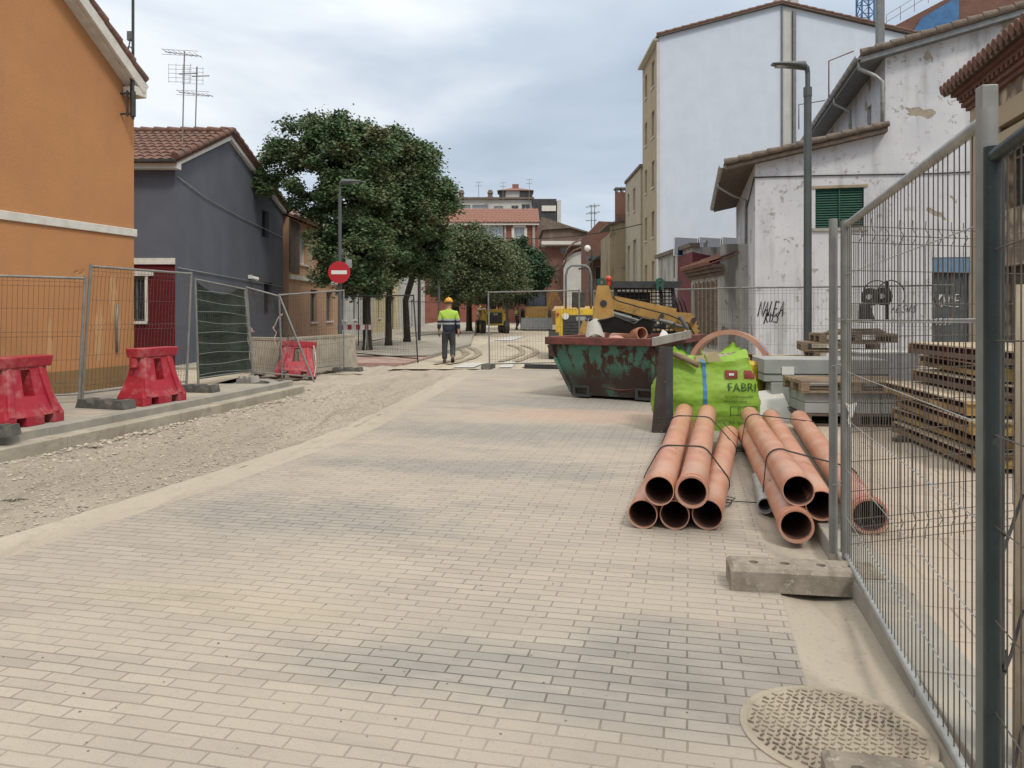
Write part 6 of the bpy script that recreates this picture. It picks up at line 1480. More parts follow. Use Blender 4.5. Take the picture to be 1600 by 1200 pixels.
# dark steel plate leaning
mb = MB(); b0, b1 = gp(1020, 676, .01), gp(1046, 673, .01); t0, t1 = at(1031, 541, 9.95), at(1047, 542, 9.95)
b0.y = b1.y = 9.55; b0 = V(((1019 - 800) / F * 9.4, 9.4, .0)); b1 = V(((1046 - 800) / F * 9.4, 9.4, .0)); t0, t1 = at(1031, 541, 9.47), at(1046, 542, 9.47); mb.hexa([b0, b1, b1 + V((0, .05, 0)), b0 + V((0, .05, 0)), t0, t1, t1 + V((0, .05, 0)), t0 + V((0, .05, 0))])
mb2 = MB(); mb2.bar(b1 + V((.0, .02, .0)), t1 + V((0, .02, 0)), .045, .09)
st_ = thing('steel_prop', 'dark tapered steel plate leaning upright against the green bag', 'steel plate', b0)
mb.build('plate', M['wooddark'] if False else pm('rust spotted dark steel', (.055, .042, .036), (.035, .028, .025), 4, .7, .2, .3, 40, (.25, .2, .16), (.62, .72), 14), st_); mb2.build('flange', M['dark'], st_)
# ---------------- green big bag ----------------
bgp = V((2.50, 10.0, 0)); gb = thing('rubble_bag', 'bright green woven rubble bag with printed lettering and a blue strap', 'bag', bgp)
def bagpt(u, v):           # u round, v up
    a = 2 * pi * u + R(225) ; hx = .62; hy = .45
    k = 1 / max(abs(cos(a)) ** 1, abs(sin(a)) ** 1); k = 1 + (k - 1) * .78
    bul = .90 + .17 * sin(pi * min(1, .12 + v * .95)) - .02 * v
    x, y = cos(a) * k * hx * bul, sin(a) * k * hy * bul; H_ = .90 + .10 * mn.noise(V((cos(a) * 1.6, sin(a) * 1.6, 2))) + .05 * cos(2 * a)
    w_ = .045 * mn.noise(V((x * 3, y * 3, v * 5))) + .018 * mn.noise(V((x * 9, y * 9, v * 16)))
    p = V((x * (1 + w_ * 1.5), y * (1 + w_ * 1.5), 0)); z = H_ * v
    ca, sa = cos(R(-6)), sin(R(-6))
    return bgp + V((p.x * ca - p.y * sa, p.x * sa + p.y * ca, z))
mb = MB(); mb.grid(bagpt, 72, 26)
def bagtop(u, v):
    p = bagpt(u, 1); c_ = bgp + V((0, 0, .78)); q = p + (c_ - p) * v; q.z = p.z + (-.03 - .10 * v + .08 * mn.noise(V((q.x * 5, q.y * 5, 1)))) * min(1, v * 4) ; return q
mb.grid(lambda u, v: bagtop(u, v), 72, 8)
mb.build('sack', M['bag'], gb)
for du, lb in ((.82, 0), (.93, 1), (.18, 2), (.3, 3)):
    pass
mb = MB()
for (u0, z_) in ((.98, 0), (.12, 0), (.45, 0), (.62, 0)):
    p = bagpt(u0 % 1, .97); c_ = bgp + V((0, 0, .9))
    mb.grid(lambda u, v: p + (c_ - p) * (.02 + .55 * u) + V((0, .05 * sin(v * 3), .10 * sin(pi * u) * (1 - v) + .06 * mn.noise(V((u * 4, v * 4, u0 * 9))) + .02)) + V((.0, -.10 * (v - .5), 0)), 10, 4)
mb.build('lifting_flap', M['bag'], gb)
mb = MB(); xs_ = -.02
pts = []
for k in range(15):
    v = .18 + .82 * k / 14; 
    # front face at x = xs_
    best = min((bagpt(q / 400, v) for q in range(400)), key=lambda p: abs(p.x - (bgp.x - .10)) + (10 if p.y > bgp.y else 0)); pts.append(best + V((0, -.008, 0)))
for a, b_ in zip(pts, pts[1:]): mb.poly([a + V((-.022, 0, 0)), a + V((.022, 0, 0)), b_ + V((.022, 0, 0)), b_ + V((-.022, 0, 0))], True)
a = pts[-1]; mb.poly([a + V((-.022, 0, 0)), a + V((.022, 0, 0)), a + V((.03, .22, .03)), a + V((-.01, .22, .03))])
mb.build('blue_strap', pm('blue strap', (.05, .17, .36), (.04, .14, .30), 5, .6), gb)
# printing: real lettering laid on the front of the bag
def front_y(x, z):
    v = min(.99, max(.01, z / .92)); best = min((bagpt(q / 300, v) for q in range(300)), key=lambda p: abs(p.x - x) + (10 if p.y > bgp.y else 0)); return best.y
def text_mesh(txt, size, align='LEFT'):
    c = bpy.data.curves.new('lettering', 'FONT'); c.body = txt; c.size = size; c.resolution_u = 2; o = bpy.data.objects.new('lettering', c); col.objects.link(o)
    dg = bpy.context.evaluated_depsgraph_get(); me = bpy.data.meshes.new_from_object(o.evaluated_get(dg)); bpy.data.objects.remove(o); return me
def put_text(txt, size, x0, z0, mat, parent, ysurf, off=.006, sx=1.0):
    me = text_mesh(txt, size); m = MB(); m.v = [V((x0 + v.co.x * sx, 0, z0 + v.co.y)) for v in me.vertices]; m.f = [tuple(p.vertices) for p in me.polygons]; m.sm = [False] * len(m.f)
    for v in m.v: v.y = ysurf(v.x, v.z) - off
    bpy.data.meshes.remove(me); return m.build('lettering', mat, parent)
ink = Nd('dark green ink').done((.03, .075, .02), .7); cache = {}
def fy(x, z):
    k = (round(x, 2), round(z, 2))
    if k not in cache: cache[k] = front_y(*k)
    return cache[k]
tx = 2.66
put_text('FABRI', .145, tx, .50, ink, gb, fy, .012)
put_text('De tierras especiales', .042, tx - .03, .42, ink, gb, fy, .012); put_text('en construccion', .042, tx - .03, .365, ink, gb, fy, .012); put_text('900 360 - www', .05, tx + .03, .09, ink, gb, fy, .012)
mb = MB()
for k in range(3):
    x0 = tx + .04 + k * .115
    for a, b_, c_, d_ in ((0, 0, .1, .007), (0, .11, .1, .007), (0, 0, .007, .117), (.093, 0, .007, .117)):
        P = [(x0 + a, .20 + b_), (x0 + a + c_, .20 + b_), (x0 + a + c_, .20 + b_ + d_), (x0 + a, .20 + b_ + d_)]; mb.poly([V((x, fy(x, z) - .012, z)) for x, z in P])
mb.build('printed_boxes', ink, gb)
lg = Nd('brown red print').done((.20, .035, .03), .7)
for x0, w_ in ((tx - .01, .15), (tx + .22, .13)): mb = MB(); mb.grid(lambda u, v: V((x0 + w_ * u, fy(x0 + w_ * u, .655 + .10 * v) - .010, .655 + .10 * v)), 4, 4); mb.build('logo_patch', lg, gb)
mb = MB(); mb.grid(lambda u, v: V((tx + .035 + .06 * u, fy(tx + .035 + .06 * u, .69 + .03 * v) - .016, .69 + .03 * v)), 3, 2); mb.build('logo_mark', M['white'], gb)
mb = MB(); a = V((2.18, 9.6, .93)); mb.tube([at(1052, 553, 9.6), at(1070, 560, 9.6), at(1092, 572, 9.55)], [.035, .04, .03], 7); tag(mb.build('old_stick', M['wood']), 'old grey timber end poking over the rim of the green bag', 'timber')
mb = MB(); p = at(1105, 560, 10.0); mb.hexa([p + V(q) for q in ((-.2, -.1, -.1), (.2, -.1, -.1), (.2, .2, -.1), (-.2, .2, -.1), (-.15, -.05, .03), (.1, -.06, .10), (.12, .1, .05), (-.15, .1, .02))]); tag(mb.build('broken_tile', M['tan'] if 'tan' in M else M['tanold']), 'broken brown slab on top of the green bag', 'rubble')
# large pipe ring
rc = at(1141, 585, 11.6); rc.z = .60; m = MB(); ax = V((.42, .9, 0)).normalized()
m.pipe(rc - ax * .16, rc + ax * .30, .585, .545, 64); m.pipe(rc - ax * .17, rc - ax * .08, .61, .543, 64)
lr = thing('pipe_ring', 'short ring of large orange pipe standing upright behind the green bag', 'pipe', (rc.x, rc.y, 0)); m.build('ring', M['pipe'], lr)
m = MB(); x_, y_, z_ = frame(rc, rc + ax); m.tube([rc - ax * .15 + x_ * cos(a) * .605 + y_ * sin(a) * .605 for a in [R(135 + k * 4) for k in range(6)]], .02, 6); m.build('tape_mark', pm('blue tape', (.12, .25, .45), (.1, .22, .4), 5, .5), lr)
# yellow bag and small things right of the bag
p = at(1172, 602, 11.0); mb = MB()
mb.grid(lambda u, v: p + V(((.22 * cos(2 * pi * u)) * (1 - .35 * v) * (1 + .2 * mn.noise(V((cos(2 * pi * u) * 2, sin(2 * pi * u) * 2, v * 3)))), .2 * sin(2 * pi * u) * (1 - .2 * v), -.38 + .68 * v ** .9)), 26, 10); mb.ball(p + V((0, 0, .28)), .15, 12, 8, (1, 1, .5)); tag(mb.build('yellow_sack', pm('yellow plastic sack', (.55, .40, .02), (.4, .28, .02), 8, .35, 0, .6, 12, bd=.03)), 'crumpled yellow plastic sack between the green bag and the grey blocks', 'sack')
mb = MB(); p = at(1168, 570, 11.9)
for a, b_ in (((-.07, -.12), (.07, -.12)), ((.07, -.12), (.07, .14)), ((.07, .14), (-.07, .14)), ((-.07, .14), (-.07, -.12))): mb.bar(p + V((a[0], 0, a[1])), p + V((b_[0], 0, b_[1])), .04, .05)
tag(mb.build('rusty_bracket', M['skiprim']), 'small rust red steel frame beside the pipe ring', 'steel frame')
mb = MB(); p = gp(1180, 655, .02); mb.hexa([V((p.x - .15, 9.75, .0)), V((p.x + .28, 9.7, .10)), V((p.x + .36, 10.5, .42)), V((p.x + .05, 10.5, .38)), V((p.x - .15, 9.75, .015)), V((p.x + .28, 9.7, .115)), V((p.x + .36, 10.5, .435)), V((p.x + .05, 10.5, .395))]); tag(mb.build('leaning_board', M['palew']), 'pale printed board leaning between the green bag and the grey blocks', 'board')

# ---------------- loader behind the skip ----------------
ld = thing('skid_steer_loader', 'ochre skid steer loader with mesh caged cab behind the green skip', 'loader', (3.0, 16.6, 0))
dL = 16.2
def L(px, py, d=dL): return at(px, py, d)
def plateL(m, pts, d, th): m.prism([L(x, y, d) for x, y in pts], (0, th, 0)); return m
plateL(MB(), [(924, 522), (962, 522), (957, 466), (951, 446), (934, 446), (930, 466)], 15.7, .12).build('arm_tower', M['ochre'], ld, bevel=.02)
plateL(MB(), [(905, 524), (935, 524), (938, 498), (912, 502)], 15.75, .3).build('bucket_plate', M['ochre'], ld, bevel=.02)
for d_ in (15.9, 17.3):
    m = MB(); a, b_, c_ = L(948, 472, d_), L(1060, 497, d_), L(1094, 535, d_)
    plateL(m, [(946, 464), (1060, 488), (1080, 489), (1088, 500), (1098, 535), (1088, 536), (1078, 512), (1060, 520), (1038, 505), (946, 479)], d_, .12); arm = m.build('lift_arm', M['ochre'], ld, bevel=.02)
    if d_ < 16:
        put_text('CASE', .20, L(960, 487, d_).x, 0, M['wooddark'], arm, lambda x, z: d_) if False else None
        me = text_mesh('CASE', .14); m = MB(); p0 = L(962, 482, d_); ang = math.atan2(-(497 - 478), 100)
        m.v = [V((p0.x + v.co.x * cos(ang) * 1.3 - v.co.y * sin(ang), d_ - .004, p0.z + v.co.x * sin(ang) * 1.3 + v.co.y * cos(ang))) for v in me.vertices]; m.f = [tuple(p.vertices) for p in me.polygons]; m.sm = [False] * len(m.f); m.build('lettering', pm('worn brown decal', (.27, .155, .05), (.36, .215, .065), 9, .7), arm)
        m = MB()
        for q in range(5): m.cyl(L(1090 + q * 1.0, 506 + q * 7, d_ - .005), L(1090 + q, 506 + q * 7, d_ + .02), .02, n=8)
        m.build('bolt_row', M['dark'], arm)
MB().bar(L(960, 466, 15.95), L(1056, 486, 15.95), .07, .10).build('tie_bar', M['ochre'], ld)
MB().cyl(L(965, 500, 15.9), L(1040, 512, 15.9), .045, n=12).build('hydraulic_ram', M['dark'], ld)
MB().cyl(L(943, 474, 15.68), L(943, 474, 15.9), .07, n=14).build('pivot_pin', M['dark'], ld)
for q, (xa, ya, xb, yb) in enumerate(((952, 488, 1020, 507), (1030, 500, 1072, 512), (1062, 494, 1084, 530))):
    m = MB(); m.cyl(L(xa, ya, 15.82), L(xb, yb, 15.82), .028, n=10); m.cyl(L(xa, ya, 15.8), L((xa + xb) / 2, (ya + yb) / 2, 15.8), .045, n=12); m.build('hydraulic_ram', M['grey'], ld)
for q, (xa, ya) in enumerate(((1052, 508), (1084, 500), (938, 512), (1034, 494))):
    m = MB(); m.cyl(L(xa, ya, 15.78), L(xa, ya, 15.9), .05, n=12); m.build('pivot_pin', M['dark'], ld)
m = MB(); m.tube([L(948, 458, 15.8), L(965, 470, 15.75), L(1000, 480, 15.78), L(1045, 492, 15.8), L(1075, 505, 15.8), L(1088, 528, 15.8)], .016, 6); m.build('hose', M['cable'], ld)
m = MB(); cx0, cx1 = L(962, 0, 16.2).x, L(1050, 0, 16.2).x
for x, y in ((cx0, 16.2), (cx1, 16.2), (cx0, 17.5), (cx1, 17.5)): m.bar((x + (.12 if x == cx1 else 0), y, .8), (x, y, 2.05), .07, .07)
for y in (16.2, 17.5): m.bar((cx0, y, 1.0), (cx1 + .08, y, 1.0), .08, .08); m.bar((cx0, y, 1.55), (cx1 + .04, y, 1.55), .03, .03)
m.bar((cx1, 16.2, 1.98), (cx1 + .22, 16.2, 1.05), .09, .06)
cab = m.build('cab_frame', M['dark'], ld)
m = MB(); x0, x1 = cx0 - .1, L(1068, 0, 16.1).x
m.prism([(x0, 16.05, 1.97), (x1 - .12, 16.05, 1.97), (x1, 16.05, 2.11), (x0, 16.05, 2.11)], (0, 1.6, 0)); m.build('cab_roof', M['dark'], ld, bevel=.02)
m = MB()
for y in (16.2,):
    for k in range(14): x = cx0 + .03 + (cx1 - cx0) * k / 13; m.tube([(x, y, 1.02), (x, y, 1.98)], .013, 4)
    for k in range(13): z = 1.05 + .075 * k; m.tube([(cx0, y - .01, z), (cx1 + .05, y - .01, z)], .012, 4)
m.build('side_grille', M['dark'], ld)
m = MB(); m.box(((cx0 + cx1) / 2 - .1, 17.0, 1.5), (.75, .12, .8)); m.box(((cx0 + cx1) / 2, 16.8, 1.1), (.5, .5, .12)); m.build('seat', M['black'], ld, bevel=.03)
for px in (940, 1031):
    m = MB(); c_ = L(px, 441, 15.9); m.pipe(c_ - V((0, .02, 0)), c_ + V((0, .06, 0)), .09, .035, 20); m.bar(c_ - V((.05, 0, .16)), c_ - V((.05, 0, .05)), .05, .06); m.bar(c_ + V((.05, 0, -.16)), c_ + V((.05, 0, -.05)), .05, .06); m.build('lifting_hook', gsm, ld)
m = MB(); c_ = L(951, 436, 16.1); m.cyl(c_ - V((0, 0, .14)), c_ - V((0, 0, .05)), .05, n=12); m.ball(c_, .07, 14, 8); m.build('beacon', pm('red beacon', (.5, .06, .03), (.45, .05, .03), 4, .3), ld)
m = MB(); m.box(((cx0 + cx1) / 2 + .2, 16.9, .75), (1.9, 1.1, .65)); m.build('body', M['ochre'], ld, bevel=.04)
for x in (cx0 + .1, cx1 + .2):
    for y in (16.25, 17.55):
        m = MB(); m.cyl((x, y - .13, .38), (x, y + .13, .38), .38, n=26); wh = m.build('wheel', M['black'], ld, bevel=.03); m = MB(); m.cyl((x, y - .145, .38), (x, y - .10, .38), .17, n=16); m.build('rim', M['ochre'], wh)
m = MB()
for k in range(3): m.tube([L(1052 + 6 * k, 466, 16.1), L(1056 + 6 * k, 470, 16.1), L(1062 + 6 * k, 490, 16.1)], .014, 5)
m.build('hose', M['cable'], ld)

# ---------------- small site dumpers ----------------
def dumper(label, loc, rz, skip_off, group='small yellow site dumpers'):
    r = thing('site_dumper', label, 'dumper', loc, rz, group)
    m = MB(); W = .72
    m.prism([(-W, 0, .55), (W, 0, .55), (W, 0, 1.45), (W - .1, 0, 1.55), (-W + .1, 0, 1.55), (-W, 0, 1.45)], (0, .9, 0)); bd = m.build('body', M['yellow'], r, bevel=.04, world=False)
    m = MB(); m.box((0, -.012, 1.0), (1.0, .03, .72)); gr_ = m.build('engine_grille', M['dark'], bd, world=False, bevel=.02)
    m = MB(); [m.box((0, -.035, .70 + k * .09), (.86, .02, .03)) for k in range(6)]; m.build('louvre', M['black'], bd, world=False)
    m = MB(); m.cyl((-.42, -.03, 1.32), (-.42, -.05, 1.32), .10, n=18); m.build('number_disc', M['white'], bd, world=False); m = MB(); m.box((.05, -.035, 1.25), (.3, .02, .12)); m.build('plate', M['galvlight'], bd, world=False)
    for x in (-.78, .78):
        for y in (.1, 1.75):
            m = MB(); m.cyl((x - .16, y, .42), (x + .16, y, .42), .42, n=26)
            for k in range(18): a = 2 * pi * k / 18; m.box((x, y + cos(a) * .425, .42 + sin(a) * .425), (.30, .05, .04), M=Matrix.Rotation(a - pi / 2, 3, 'X'))
            wh = m.build('wheel', M['black'], r, world=False, bevel=.02); m = MB(); m.cyl((x - .165 * (1 if x < 0 else -1) * 1, y, .42), (x - .10 * (1 if x < 0 else -1), y, .42), .18, n=16); m.build('rim', M['yellow'], wh, world=False)
    m = MB(); m.tube([(-.40, .75, 1.5), (-.40, .72, 2.6), (-.34, .72, 2.82), (-.22, .72, 2.92), (.22, .72, 2.92), (.34, .72, 2.82), (.40, .72, 2.6), (.40, .75, 1.5)], .038, 10); m.build('roll_bar', M['grey'], r, world=False)
    m = MB(); m.box((0, .75, 1.66), (.42, .38, .14)); m.box((0, .62, 1.88), (.42, .12, .4)); m.build('seat', M['black'], r, world=False, bevel=.03)
    m = MB(); m.cyl((0, 1.05, 1.2), (0, 1.2, 1.8), .03, n=8); m.tube([(.18 * cos(a), 1.2 + .05 * sin(a), 1.85 + .16 * sin(a)) for a in [k * pi / 7 for k in range(14)]], .018, 6, closed=True); m.build('steering_wheel', M['black'], r, world=False)
    x = skip_off; m = MB()
    m.hexa([(-.55 + x, 1.5, .75), (.55 + x, 1.5, .75), (.5 + x, 2.4, .75), (-.5 + x, 2.4, .75), (-.85 + x, 1.25, 1.5), (.85 + x, 1.25, 1.5), (.75 + x, 2.85, 1.65), (-.75 + x, 2.85, 1.65)]); m.build('tipping_skip', M['ochre'], r, world=False, bevel=.03)
    m = MB(); m.box((x * .5, 1.4, .6), (.5 + abs(x), 1.9, .2)); m.build('chassis', M['dark'], r, world=False)
    m = MB(); m.tube([(.60, .2, 1.5), (.60, .2, 2.05), (.62, .15, 2.15)], .04, 8); m.build('exhaust', M['grey'], r, world=False)
    m = MB(); m.cyl((.66, -.02, 1.38), (.66, -.05, 1.38), .05, n=10); m.cyl((-.66, -.02, 1.38), (-.66, -.05, 1.38), .05, n=10); m.build('tail_lamps', M['red'], bd, world=False)
    return r
dm = dumper('nearer yellow dumper behind the left end of the green skip', (at(905, 0, 23.6).x, 23.6, 0), R(-3), 0)
dup(dm, (at(773, 0, 50).x, 50, 0), R(12), 'farther yellow dumper under the green trees, seen from behind')
# backhoe
bh = thing('backhoe_loader', 'far ochre backhoe with dark cab and amber beacon in the street', 'backhoe', (2.0, 58, 0)); bx = at(838, 0, 58).x
m = MB(); m.box((bx, 59, 1.3), (1.7, 3.2, 1.0)); m.build('body', M['ochre'], bh, bevel=.08)
m = MB()
for x in (-.75, .75):
    for y in (58.0, 59.5): m.bar((bx + x, y, 1.6), (bx + x * .9, y, 2.9), .12, .12)
m.box((bx, 58.75, 2.92), (1.7, 1.8, .14)); m.build('cab_frame', M['dark'], bh)
m = MB(); m.box((bx, 58.8, 2.25), (1.35, 1.35, 1.2)); m.build('cab_glass', M['glass'], bh)
m = MB(); m.ball((bx - .35, 58.4, 3.1), .12, 10, 8); m.build('beacon', pm('amber beacon', (.8, .45, .04), (.8, .4, .03), 3, .3), bh)
m = MB(); m.hexa([(bx - 1.15, 56.6, .1), (bx + 1.15, 56.6, .1), (bx + 1.15, 57.3, .15), (bx - 1.15, 57.3, .15), (bx - 1.15, 56.9, .95), (bx + 1.15, 56.9, .95), (bx + 1.15, 57.3, .95), (bx - 1.15, 57.3, .95)]); m.build('bucket', M['grey'], bh)
for s in (-1, 1):
    m = MB(); m.bar((bx + s * .6, 58.4, 1.7), (bx + s * .75, 57.2, .8), .14, .2); m.build('loader_arm', M['ochre'], bh)
    m = MB(); m.cyl((bx + s * .95 - .22, 60, .8), (bx + s * .95 + .22, 60, .8), .8, n=22); m.cyl((bx + s * .95 - .18, 57.9, .5), (bx + s * .95 + .18, 57.9, .5), .5, n=20); m.build('wheels', M['black'], bh)
m = MB(); m.bar((bx + .9, 60.5, 1.4), (bx + 1.5, 60.8, 3.1), .25, .3); m.bar((bx + 1.5, 60.8, 3.1), (bx + 2.1, 60.8, 1.8), .2, .25); m.build('boom', M['ochre'], bh)

# ---------------- pallets, blocks and formwork ----------------
def pallet_mesh(mat='wood', name='wooden_pallet', label='', loc=(0, 0, 0), rz=0, group='wooden pallets stacked near the old white house', L=1.2, W=.8):
    r = thing(name, label, 'pallet', loc, rz, group)
    m = MB()
    for k in range(5): m.box((0, -W / 2 + .05 + k * (W - .1) / 4, .133), (L, .10, .020))
    m.build('top_boards', M[mat], r, world=False)
    m = MB()
    for k in range(3): m.box((-L / 2 + .05 + k * (L - .1) / 2, 0, .111), (.10, W, .022))
    for i in range(3):
        for j in range(3): m.box((-L / 2 + .05 + i * (L - .1) / 2, -W / 2 + .06 + j * (W - .12) / 2, .06), (.10, .11, .078))
    m.build('blocks', M['wooddark'] if mat == 'wooddark' else M['wood'], r, world=False)
    m = MB()
    for k in range(3): m.box((0, -W / 2 + .06 + k * (W - .12) / 2, .0105), (L, .10, .020))
    m.build('bottom_boards', M[mat], r, world=False); return r
px0 = at(1302, 0, 13.0).x
p1 = pallet_mesh('wood', label='wooden pallet at the bottom of the stack in front of the lamp post', loc=(px0 + .15, 12.9, .1), rz=R(-14))
for k, (dx, dy, a, lb) in enumerate(((.02, 0, -11, 'second wooden pallet from the bottom of the stack by the lamp post'), (-.06, .05, -16, 'third wooden pallet from the bottom of the stack by the lamp post'), (-.02, 0, -13, 'fourth wooden pallet from the bottom of the stack by the lamp post'), (.03, 0, -10, 'fifth wooden pallet of the stack by the lamp post'), (-.14, -.02, -15, 'sixth wooden pallet, jutting out left, in the stack by the lamp post'), (.12, 0, -8, 'topmost wooden pallet of the stack by the lamp post'))):
    q = dup(p1, (px0 + .15 + dx, 12.9 + dy, .1 + (k + 1) * .146), R(a), lb)
m = MB(); tz = .1 + 7 * .146
for k in range(3): m.bar((px0 - .3 + k * .1, 12.6 + k * .12, tz + .012 + .022 * k), (px0 + .75, 12.75 + k * .1, tz + .02 + .022 * k), .10, .02, (0, 0, 1))
tag(m.build('loose_boards', M['wood']), 'loose boards lying on the topmost pallet by the lamp post', 'boards', 'loose boards') 
# grey block packs
def block_pack(label, c, rz, nx, ny, nz_, bs, strap=True, gap=.006):
    r = thing('block_pack', label, 'pack of blocks', c, rz, 'packs of grey concrete blocks'); 
    m = MB()
    for i in range(nx):
        for j in range(ny):
            for k in range(nz_): m.box(((i - (nx - 1) / 2) * bs[0], (j - (ny - 1) / 2) * bs[1], (k + .5) * bs[2]), (bs[0] - gap, bs[1] - gap, bs[2] - gap))
    m.build('blocks', M['grout'], r, world=False, bevel=.008)
    if strap:
        m = MB(); X_, Y_ = nx * bs[0] / 2 + .003, ny * bs[1] / 2 + .003; z = nz_ * bs[2] * .35
        m.tube([(-X_, -Y_, z), (X_, -Y_, z), (X_, Y_, z), (-X_, Y_, z)], .007, 4, closed=True); m.build('strap', M['cable'], r, world=False)
        m = MB(); m.box((-X_ + .32, -Y_ - .004, nz_ * bs[2] * .5), (.16, .004, .11)); m.build('paper_label', M['white'], r, world=False)
    return r
xb = at(1195, 0, 10.6).x
pz = pallet_mesh('wooddark', label='dark pallet under the grey kerb block packs', loc=(xb + .7, 10.7, .1), rz=R(-8), L=1.5)
block_pack('lower pack of grey kerb blocks right of the yellow sack', (xb + .57, 10.7, .245), R(-9), 1, 3, 1, (1.0, .26, .28), False)
block_pack('upper pack of long grey kerb blocks with black strap and paper label', (xb + .78, 10.75, .53), R(-6), 1, 4, 1, (1.62, .2, .31))
xc = at(1318, 0, 9.7).x
pz = pallet_mesh('wooddark', label='grey old pallet carrying two courses of small blocks', loc=(xc, 9.65, .1), rz=R(-5), L=1.25)
block_pack('two courses of small grey blocks under the empty pallet', (xc, 9.65, .245), R(-5), 4, 2, 2, (.30, .36, .13), False)
pallet_mesh('wood', label='empty pallet lying on the two courses of small blocks', loc=(xc - .02, 9.62, .505), rz=R(-4), L=1.3)
# wrapped pack
wp_ = at(1385, 0, 11.2); w2 = thing('wrapped_pack', 'tall pack of grey blocks in clear plastic wrap behind the mesh', 'pack of blocks', (wp_.x, 11.5, .1)); m = MB()
m.grid(lambda u, v: V((wp_.x, 11.5, .1)) + V(((.42 + .012 * mn.noise(V((u * 20, v * 12, 0)))) * max(-1, min(1, 1.42 * cos(2 * pi * u + .785))), (.4 + .012 * mn.noise(V((u * 20, v * 12, 5)))) * max(-1, min(1, 1.42 * sin(2 * pi * u + .785))), .78 * v)), 60, 14)
m.build('wrap', pm('cloudy plastic wrap', (.42, .43, .44), (.34, .35, .36), 5, .3, 0, .5, 18, spec=.6, bd=.02), w2)
m = MB(); m.box((wp_.x, 11.5, .1 + .785), (.86, .82, .02)); m.build('top_sheet', M['white'], w2)
m = MB(); xk = at(1172, 0, 13).x
for k in range(5): m.box((xk + .3 + .1 * k, 13.2 + .1 * k, .60 + .025 * k), (1.2, .10, .022), R(-10 + 7 * k))
for x in (-.2, .7): m.box((xk + .3 + x, 13.3, .34), (.08, .6, .48))
tag(m.build('timber_trestle', M['woodpale']), 'pale boards piled on a low trestle left of the pallet stack', 'boards')
# yellow formwork panels stack
fm = None
def form_panel(label, loc, rz, L=2.3, W=1.0):
    r = thing('formwork_panel', label, 'formwork panel', loc, rz, 'yellow formwork panels stacked on the right'); H = .11
    for x in (-L / 2, L / 2):
        m = MB(); m.box((x, 0, H / 2), (.05, W, H)); m.box((x * 1.02, 0, H - .008), (.05, W, .014)); m.box((x * 1.02, 0, .008), (.05, W, .014)); e = m.build('end_rail', M['formyel'], r, world=False, bevel=.004)
        m = MB(); sx = x / abs(x)
        for k in range(4): m.cyl((x + sx * .027, -W / 2 + .15 + k * (W - .3) / 3, H / 2), (x + sx * .0285, -W / 2 + .15 + k * (W - .3) / 3, H / 2), .016, n=8)
        m.build('pin_holes', M['dark'], e, world=False)
    for y in (-W / 2 + .025, W / 2 - .025): m = MB(); m.box((0, y, .03), (L - .052, .05, .05)); m.build('side_beam', M['formside'], r, world=False, bevel=.004)
    m = MB()
    for y in (-W / 2 + .16, W / 2 - .16): m.box((0, y, H / 2), (L - .06, .03, H - .01))
    for k in range(4): m.box((-L / 2 + .3 + k * (L - .6) / 3, 0, H / 2), (.04, W - .06, H - .02))
    m.build('ribs', M['skiprim'], r, world=False)
    m = MB(); m.box((0, 0, H + .008), (L - .04, W + .01, .015)); m.build('face_board', M['woodpale'], r, world=False); return r
nf = Nd('chipped yellow formwork paint'); cf = nf.mix(nf.ramp(nf.noise(5, 7, .65), .44, .54), nf.mix(nf.noise(6, 3), (.34, .215, .055), (.24, .16, .06)), nf.mix(nf.noise(11, 3), (.16, .09, .06), (.07, .045, .035)))
M['formyel'] = nf.done(cf, .75, 0, nf.bump(nf.noise(30, 4), .3, .01), .3)
nf = Nd('form side timber'); oi = nf.n('ShaderNodeObjectInfo').outputs['Random']
M['formside'] = nf.done(nf.mix(nf.ramp(nf.noise(3, 5), .35, .65, 0, .7), nf.mix(nf.ramp(oi, .35, .6), (.33, .23, .10), (.12, .085, .07)), (.16, .10, .06)), .8, 0, nf.bump(nf.noise(30, 4), .3, .01), .3)
ang = R(90 - 8)
base = V((4.62, 7.55, .14)); names = ['bottom', 'second', 'third', 'fourth', 'fifth', 'sixth', 'top']
f0 = form_panel('yellow formwork panel, bottom of the stack behind the mesh', base, ang, L=1.95)
offs = [(0, 0, 0), (.07, .09, 2), (-.04, -.10, -2), (-.06, .06, 1.5), (.22, -.12, 4), (.30, .03, -1.0), (.20, -.10, 5)]
for k in range(1, 7):
    o = dup(f0, (base.x + offs[k][0], base.y + offs[k][1], .14 + k * .148), ang + R(offs[k][2]), 'yellow formwork panel, %s in the stack behind the mesh' % (names[k] if k < 6 else 'topmost'))
m = MB()
for y in (6.9, 8.2): m.box((4.62, y, .119), (1.1, .09, .04))
tag(m.build('timber_bearer', M['wooddark']), 'timber bearers under the yellow formwork stack', 'timber') if False else None
for y, lb in ((6.9, 'near timber bearer under the yellow formwork stack'), (8.2, 'far timber bearer under the yellow formwork stack')):
    m = MB(); m.box((4.62, y, .119), (1.1, .09, .04)); tag(m.build('timber_bearer', M['wooddark']), lb, 'timber')
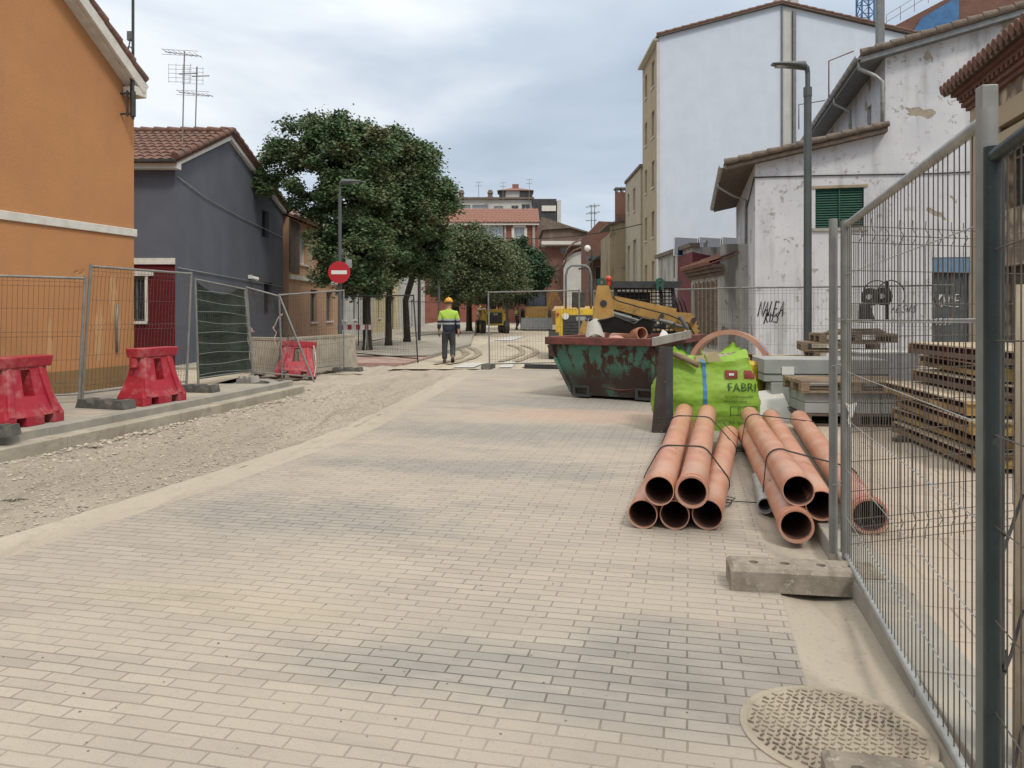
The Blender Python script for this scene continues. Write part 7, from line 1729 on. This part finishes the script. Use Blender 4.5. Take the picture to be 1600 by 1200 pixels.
# tool with two black wheels standing on the pallets
wt = thing('wheeled_tool', 'upturned site trolley with two black wheels and hoops above the pallets', 'trolley', (at(1375, 0, 12.8).x, 12.8, 1.12))
dT = 12.8
def Tt(px, py, d=dT): return at(px, py, d)
for px, w_ in ((1361, .3), (1381, 1.0)):
    m = MB(); c_ = Tt(px, 464 if px < 1370 else 463); m.cyl(c_ - V((.03, 0, 0)), c_ + V((.02, .035, 0)), .15, n=24); wh = m.build('wheel', M['black'], wt, bevel=.015); m = MB(); m.cyl(c_ - V((.045, .01, 0)), c_ + V((.035, .04, 0)), .045, n=12); m.build('hub', M['white'], wh)
m = MB()
for dx in (0, 22): m.tube([Tt(1350 + dx + 20 + 22 * cos(a), 462 - 24 * sin(a)) for a in [pi * (1.15 - 1.3 * k / 12) for k in range(13)]], .010, 6)
m.bar(Tt(1386, 440), Tt(1386, 500), .05, .04); m.bar(Tt(1350, 474), Tt(1390, 474), .04, .04); m.build('hoop_frame', M['dark'], wt)
m = MB(); c_ = Tt(1352, 482); m.hexa([c_ + V(q) for q in ((-.1, -.1, -.24), (.14, -.1, -.24), (.14, .12, -.24), (-.1, .12, -.24), (-.07, -.08, .08), (.05, -.08, .12), (.05, .1, .12), (-.07, .1, .08))]); m.build('motor', M['dark'], wt, bevel=.03)
m = MB(); m.box(Tt(1334, 488), (.12, .06, .26)); m.box(Tt(1340, 502), (.5, .3, .02)); m.build('white_guard', M['white'], wt)
# clutter behind the fence by the trees
for k, (px, py, h, a, lb) in enumerate(((553, 549, .95, 'x', 'red and white trestle barrier behind the mesh by the big tree'),)):
    b0 = gp(px, py, .06); t_ = thing('trestle_barrier', lb, 'barrier', b0)
    for dx in (-.45, .45):
        m = MB(); m.bar(b0 + V((dx - .0, -.25, 0)), b0 + V((dx, 0, .95)), .05, .04); m.bar(b0 + V((dx, .25, 0)), b0 + V((dx, 0, .95)), .05, .04); m.build('leg', M['galv'], t_)
    m = MB(); m.box(b0 + V((0, 0, .85)), (1.2, .03, .18)); pl = m.build('board', M['white'], t_); [MB().box(b0 + V((-.45 + q * .3, -.018, .85)), (.14, .006, .175)).build('red_stripe', M['red'], pl) for q in range(4)]
for k, (a, b_, r_, mt, lb) in enumerate((((600, 545), (640, 548), .09, 'concrete', 'grey plank lying on the pavement beyond the mesh panel'), ((820, 572), (876, 573), .11, 'dark', 'dark kerb length lying on the road left of the skip'), ((565, 553), (592, 549), .06, 'wood', 'short timber lying by the trunk of the big tree'))):
    A_, B_ = gp(*a, .06), gp(*b_, .06); m = MB(); m.bar(A_, B_, r_ * 1.3, r_); tag(m.build('loose_beam', M[mt], bevel=.005), lb, 'beam')
def tape(label, pts, w_=.035, col_='tape'):
    m = MB(); pts = [V(p) for p in pts]
    for i, (a, b_) in enumerate(zip(pts, pts[1:])):
        t = V((0, w_, .01)) if abs((b_ - a).normalized().z) > .7 else V((0, 0, w_)); x = V((w_ * .7, 0, 0)) if abs((b_ - a).normalized().z) > .7 else V((0, 0, w_)); m.poly([a - x / 2, a + x / 2, b_ + x / 2, b_ - x / 2])
    return tag(m.build('barrier_tape', M[col_]), label, 'tape')
d_ = 17.4
tape('torn white tape hanging from the slumped mesh panel', [at(442, 490, d_), at(434, 497, d_), at(429, 510, d_), at(426, 512, d_), at(432, 520, d_), at(428, 530, d_), at(433, 545, d_)])
tape('pink and white tape at the corner of the green netting', [at(386, 506, 16.6), at(390, 512, 16.6), at(396, 519, 16.6)], .1)
tape('red and white tape hanging down right of the broken barrier', [at(490, 540, 16.9), at(493, 555, 16.9), at(494, 570, 16.9), at(491, 588, 16.9)], .04)
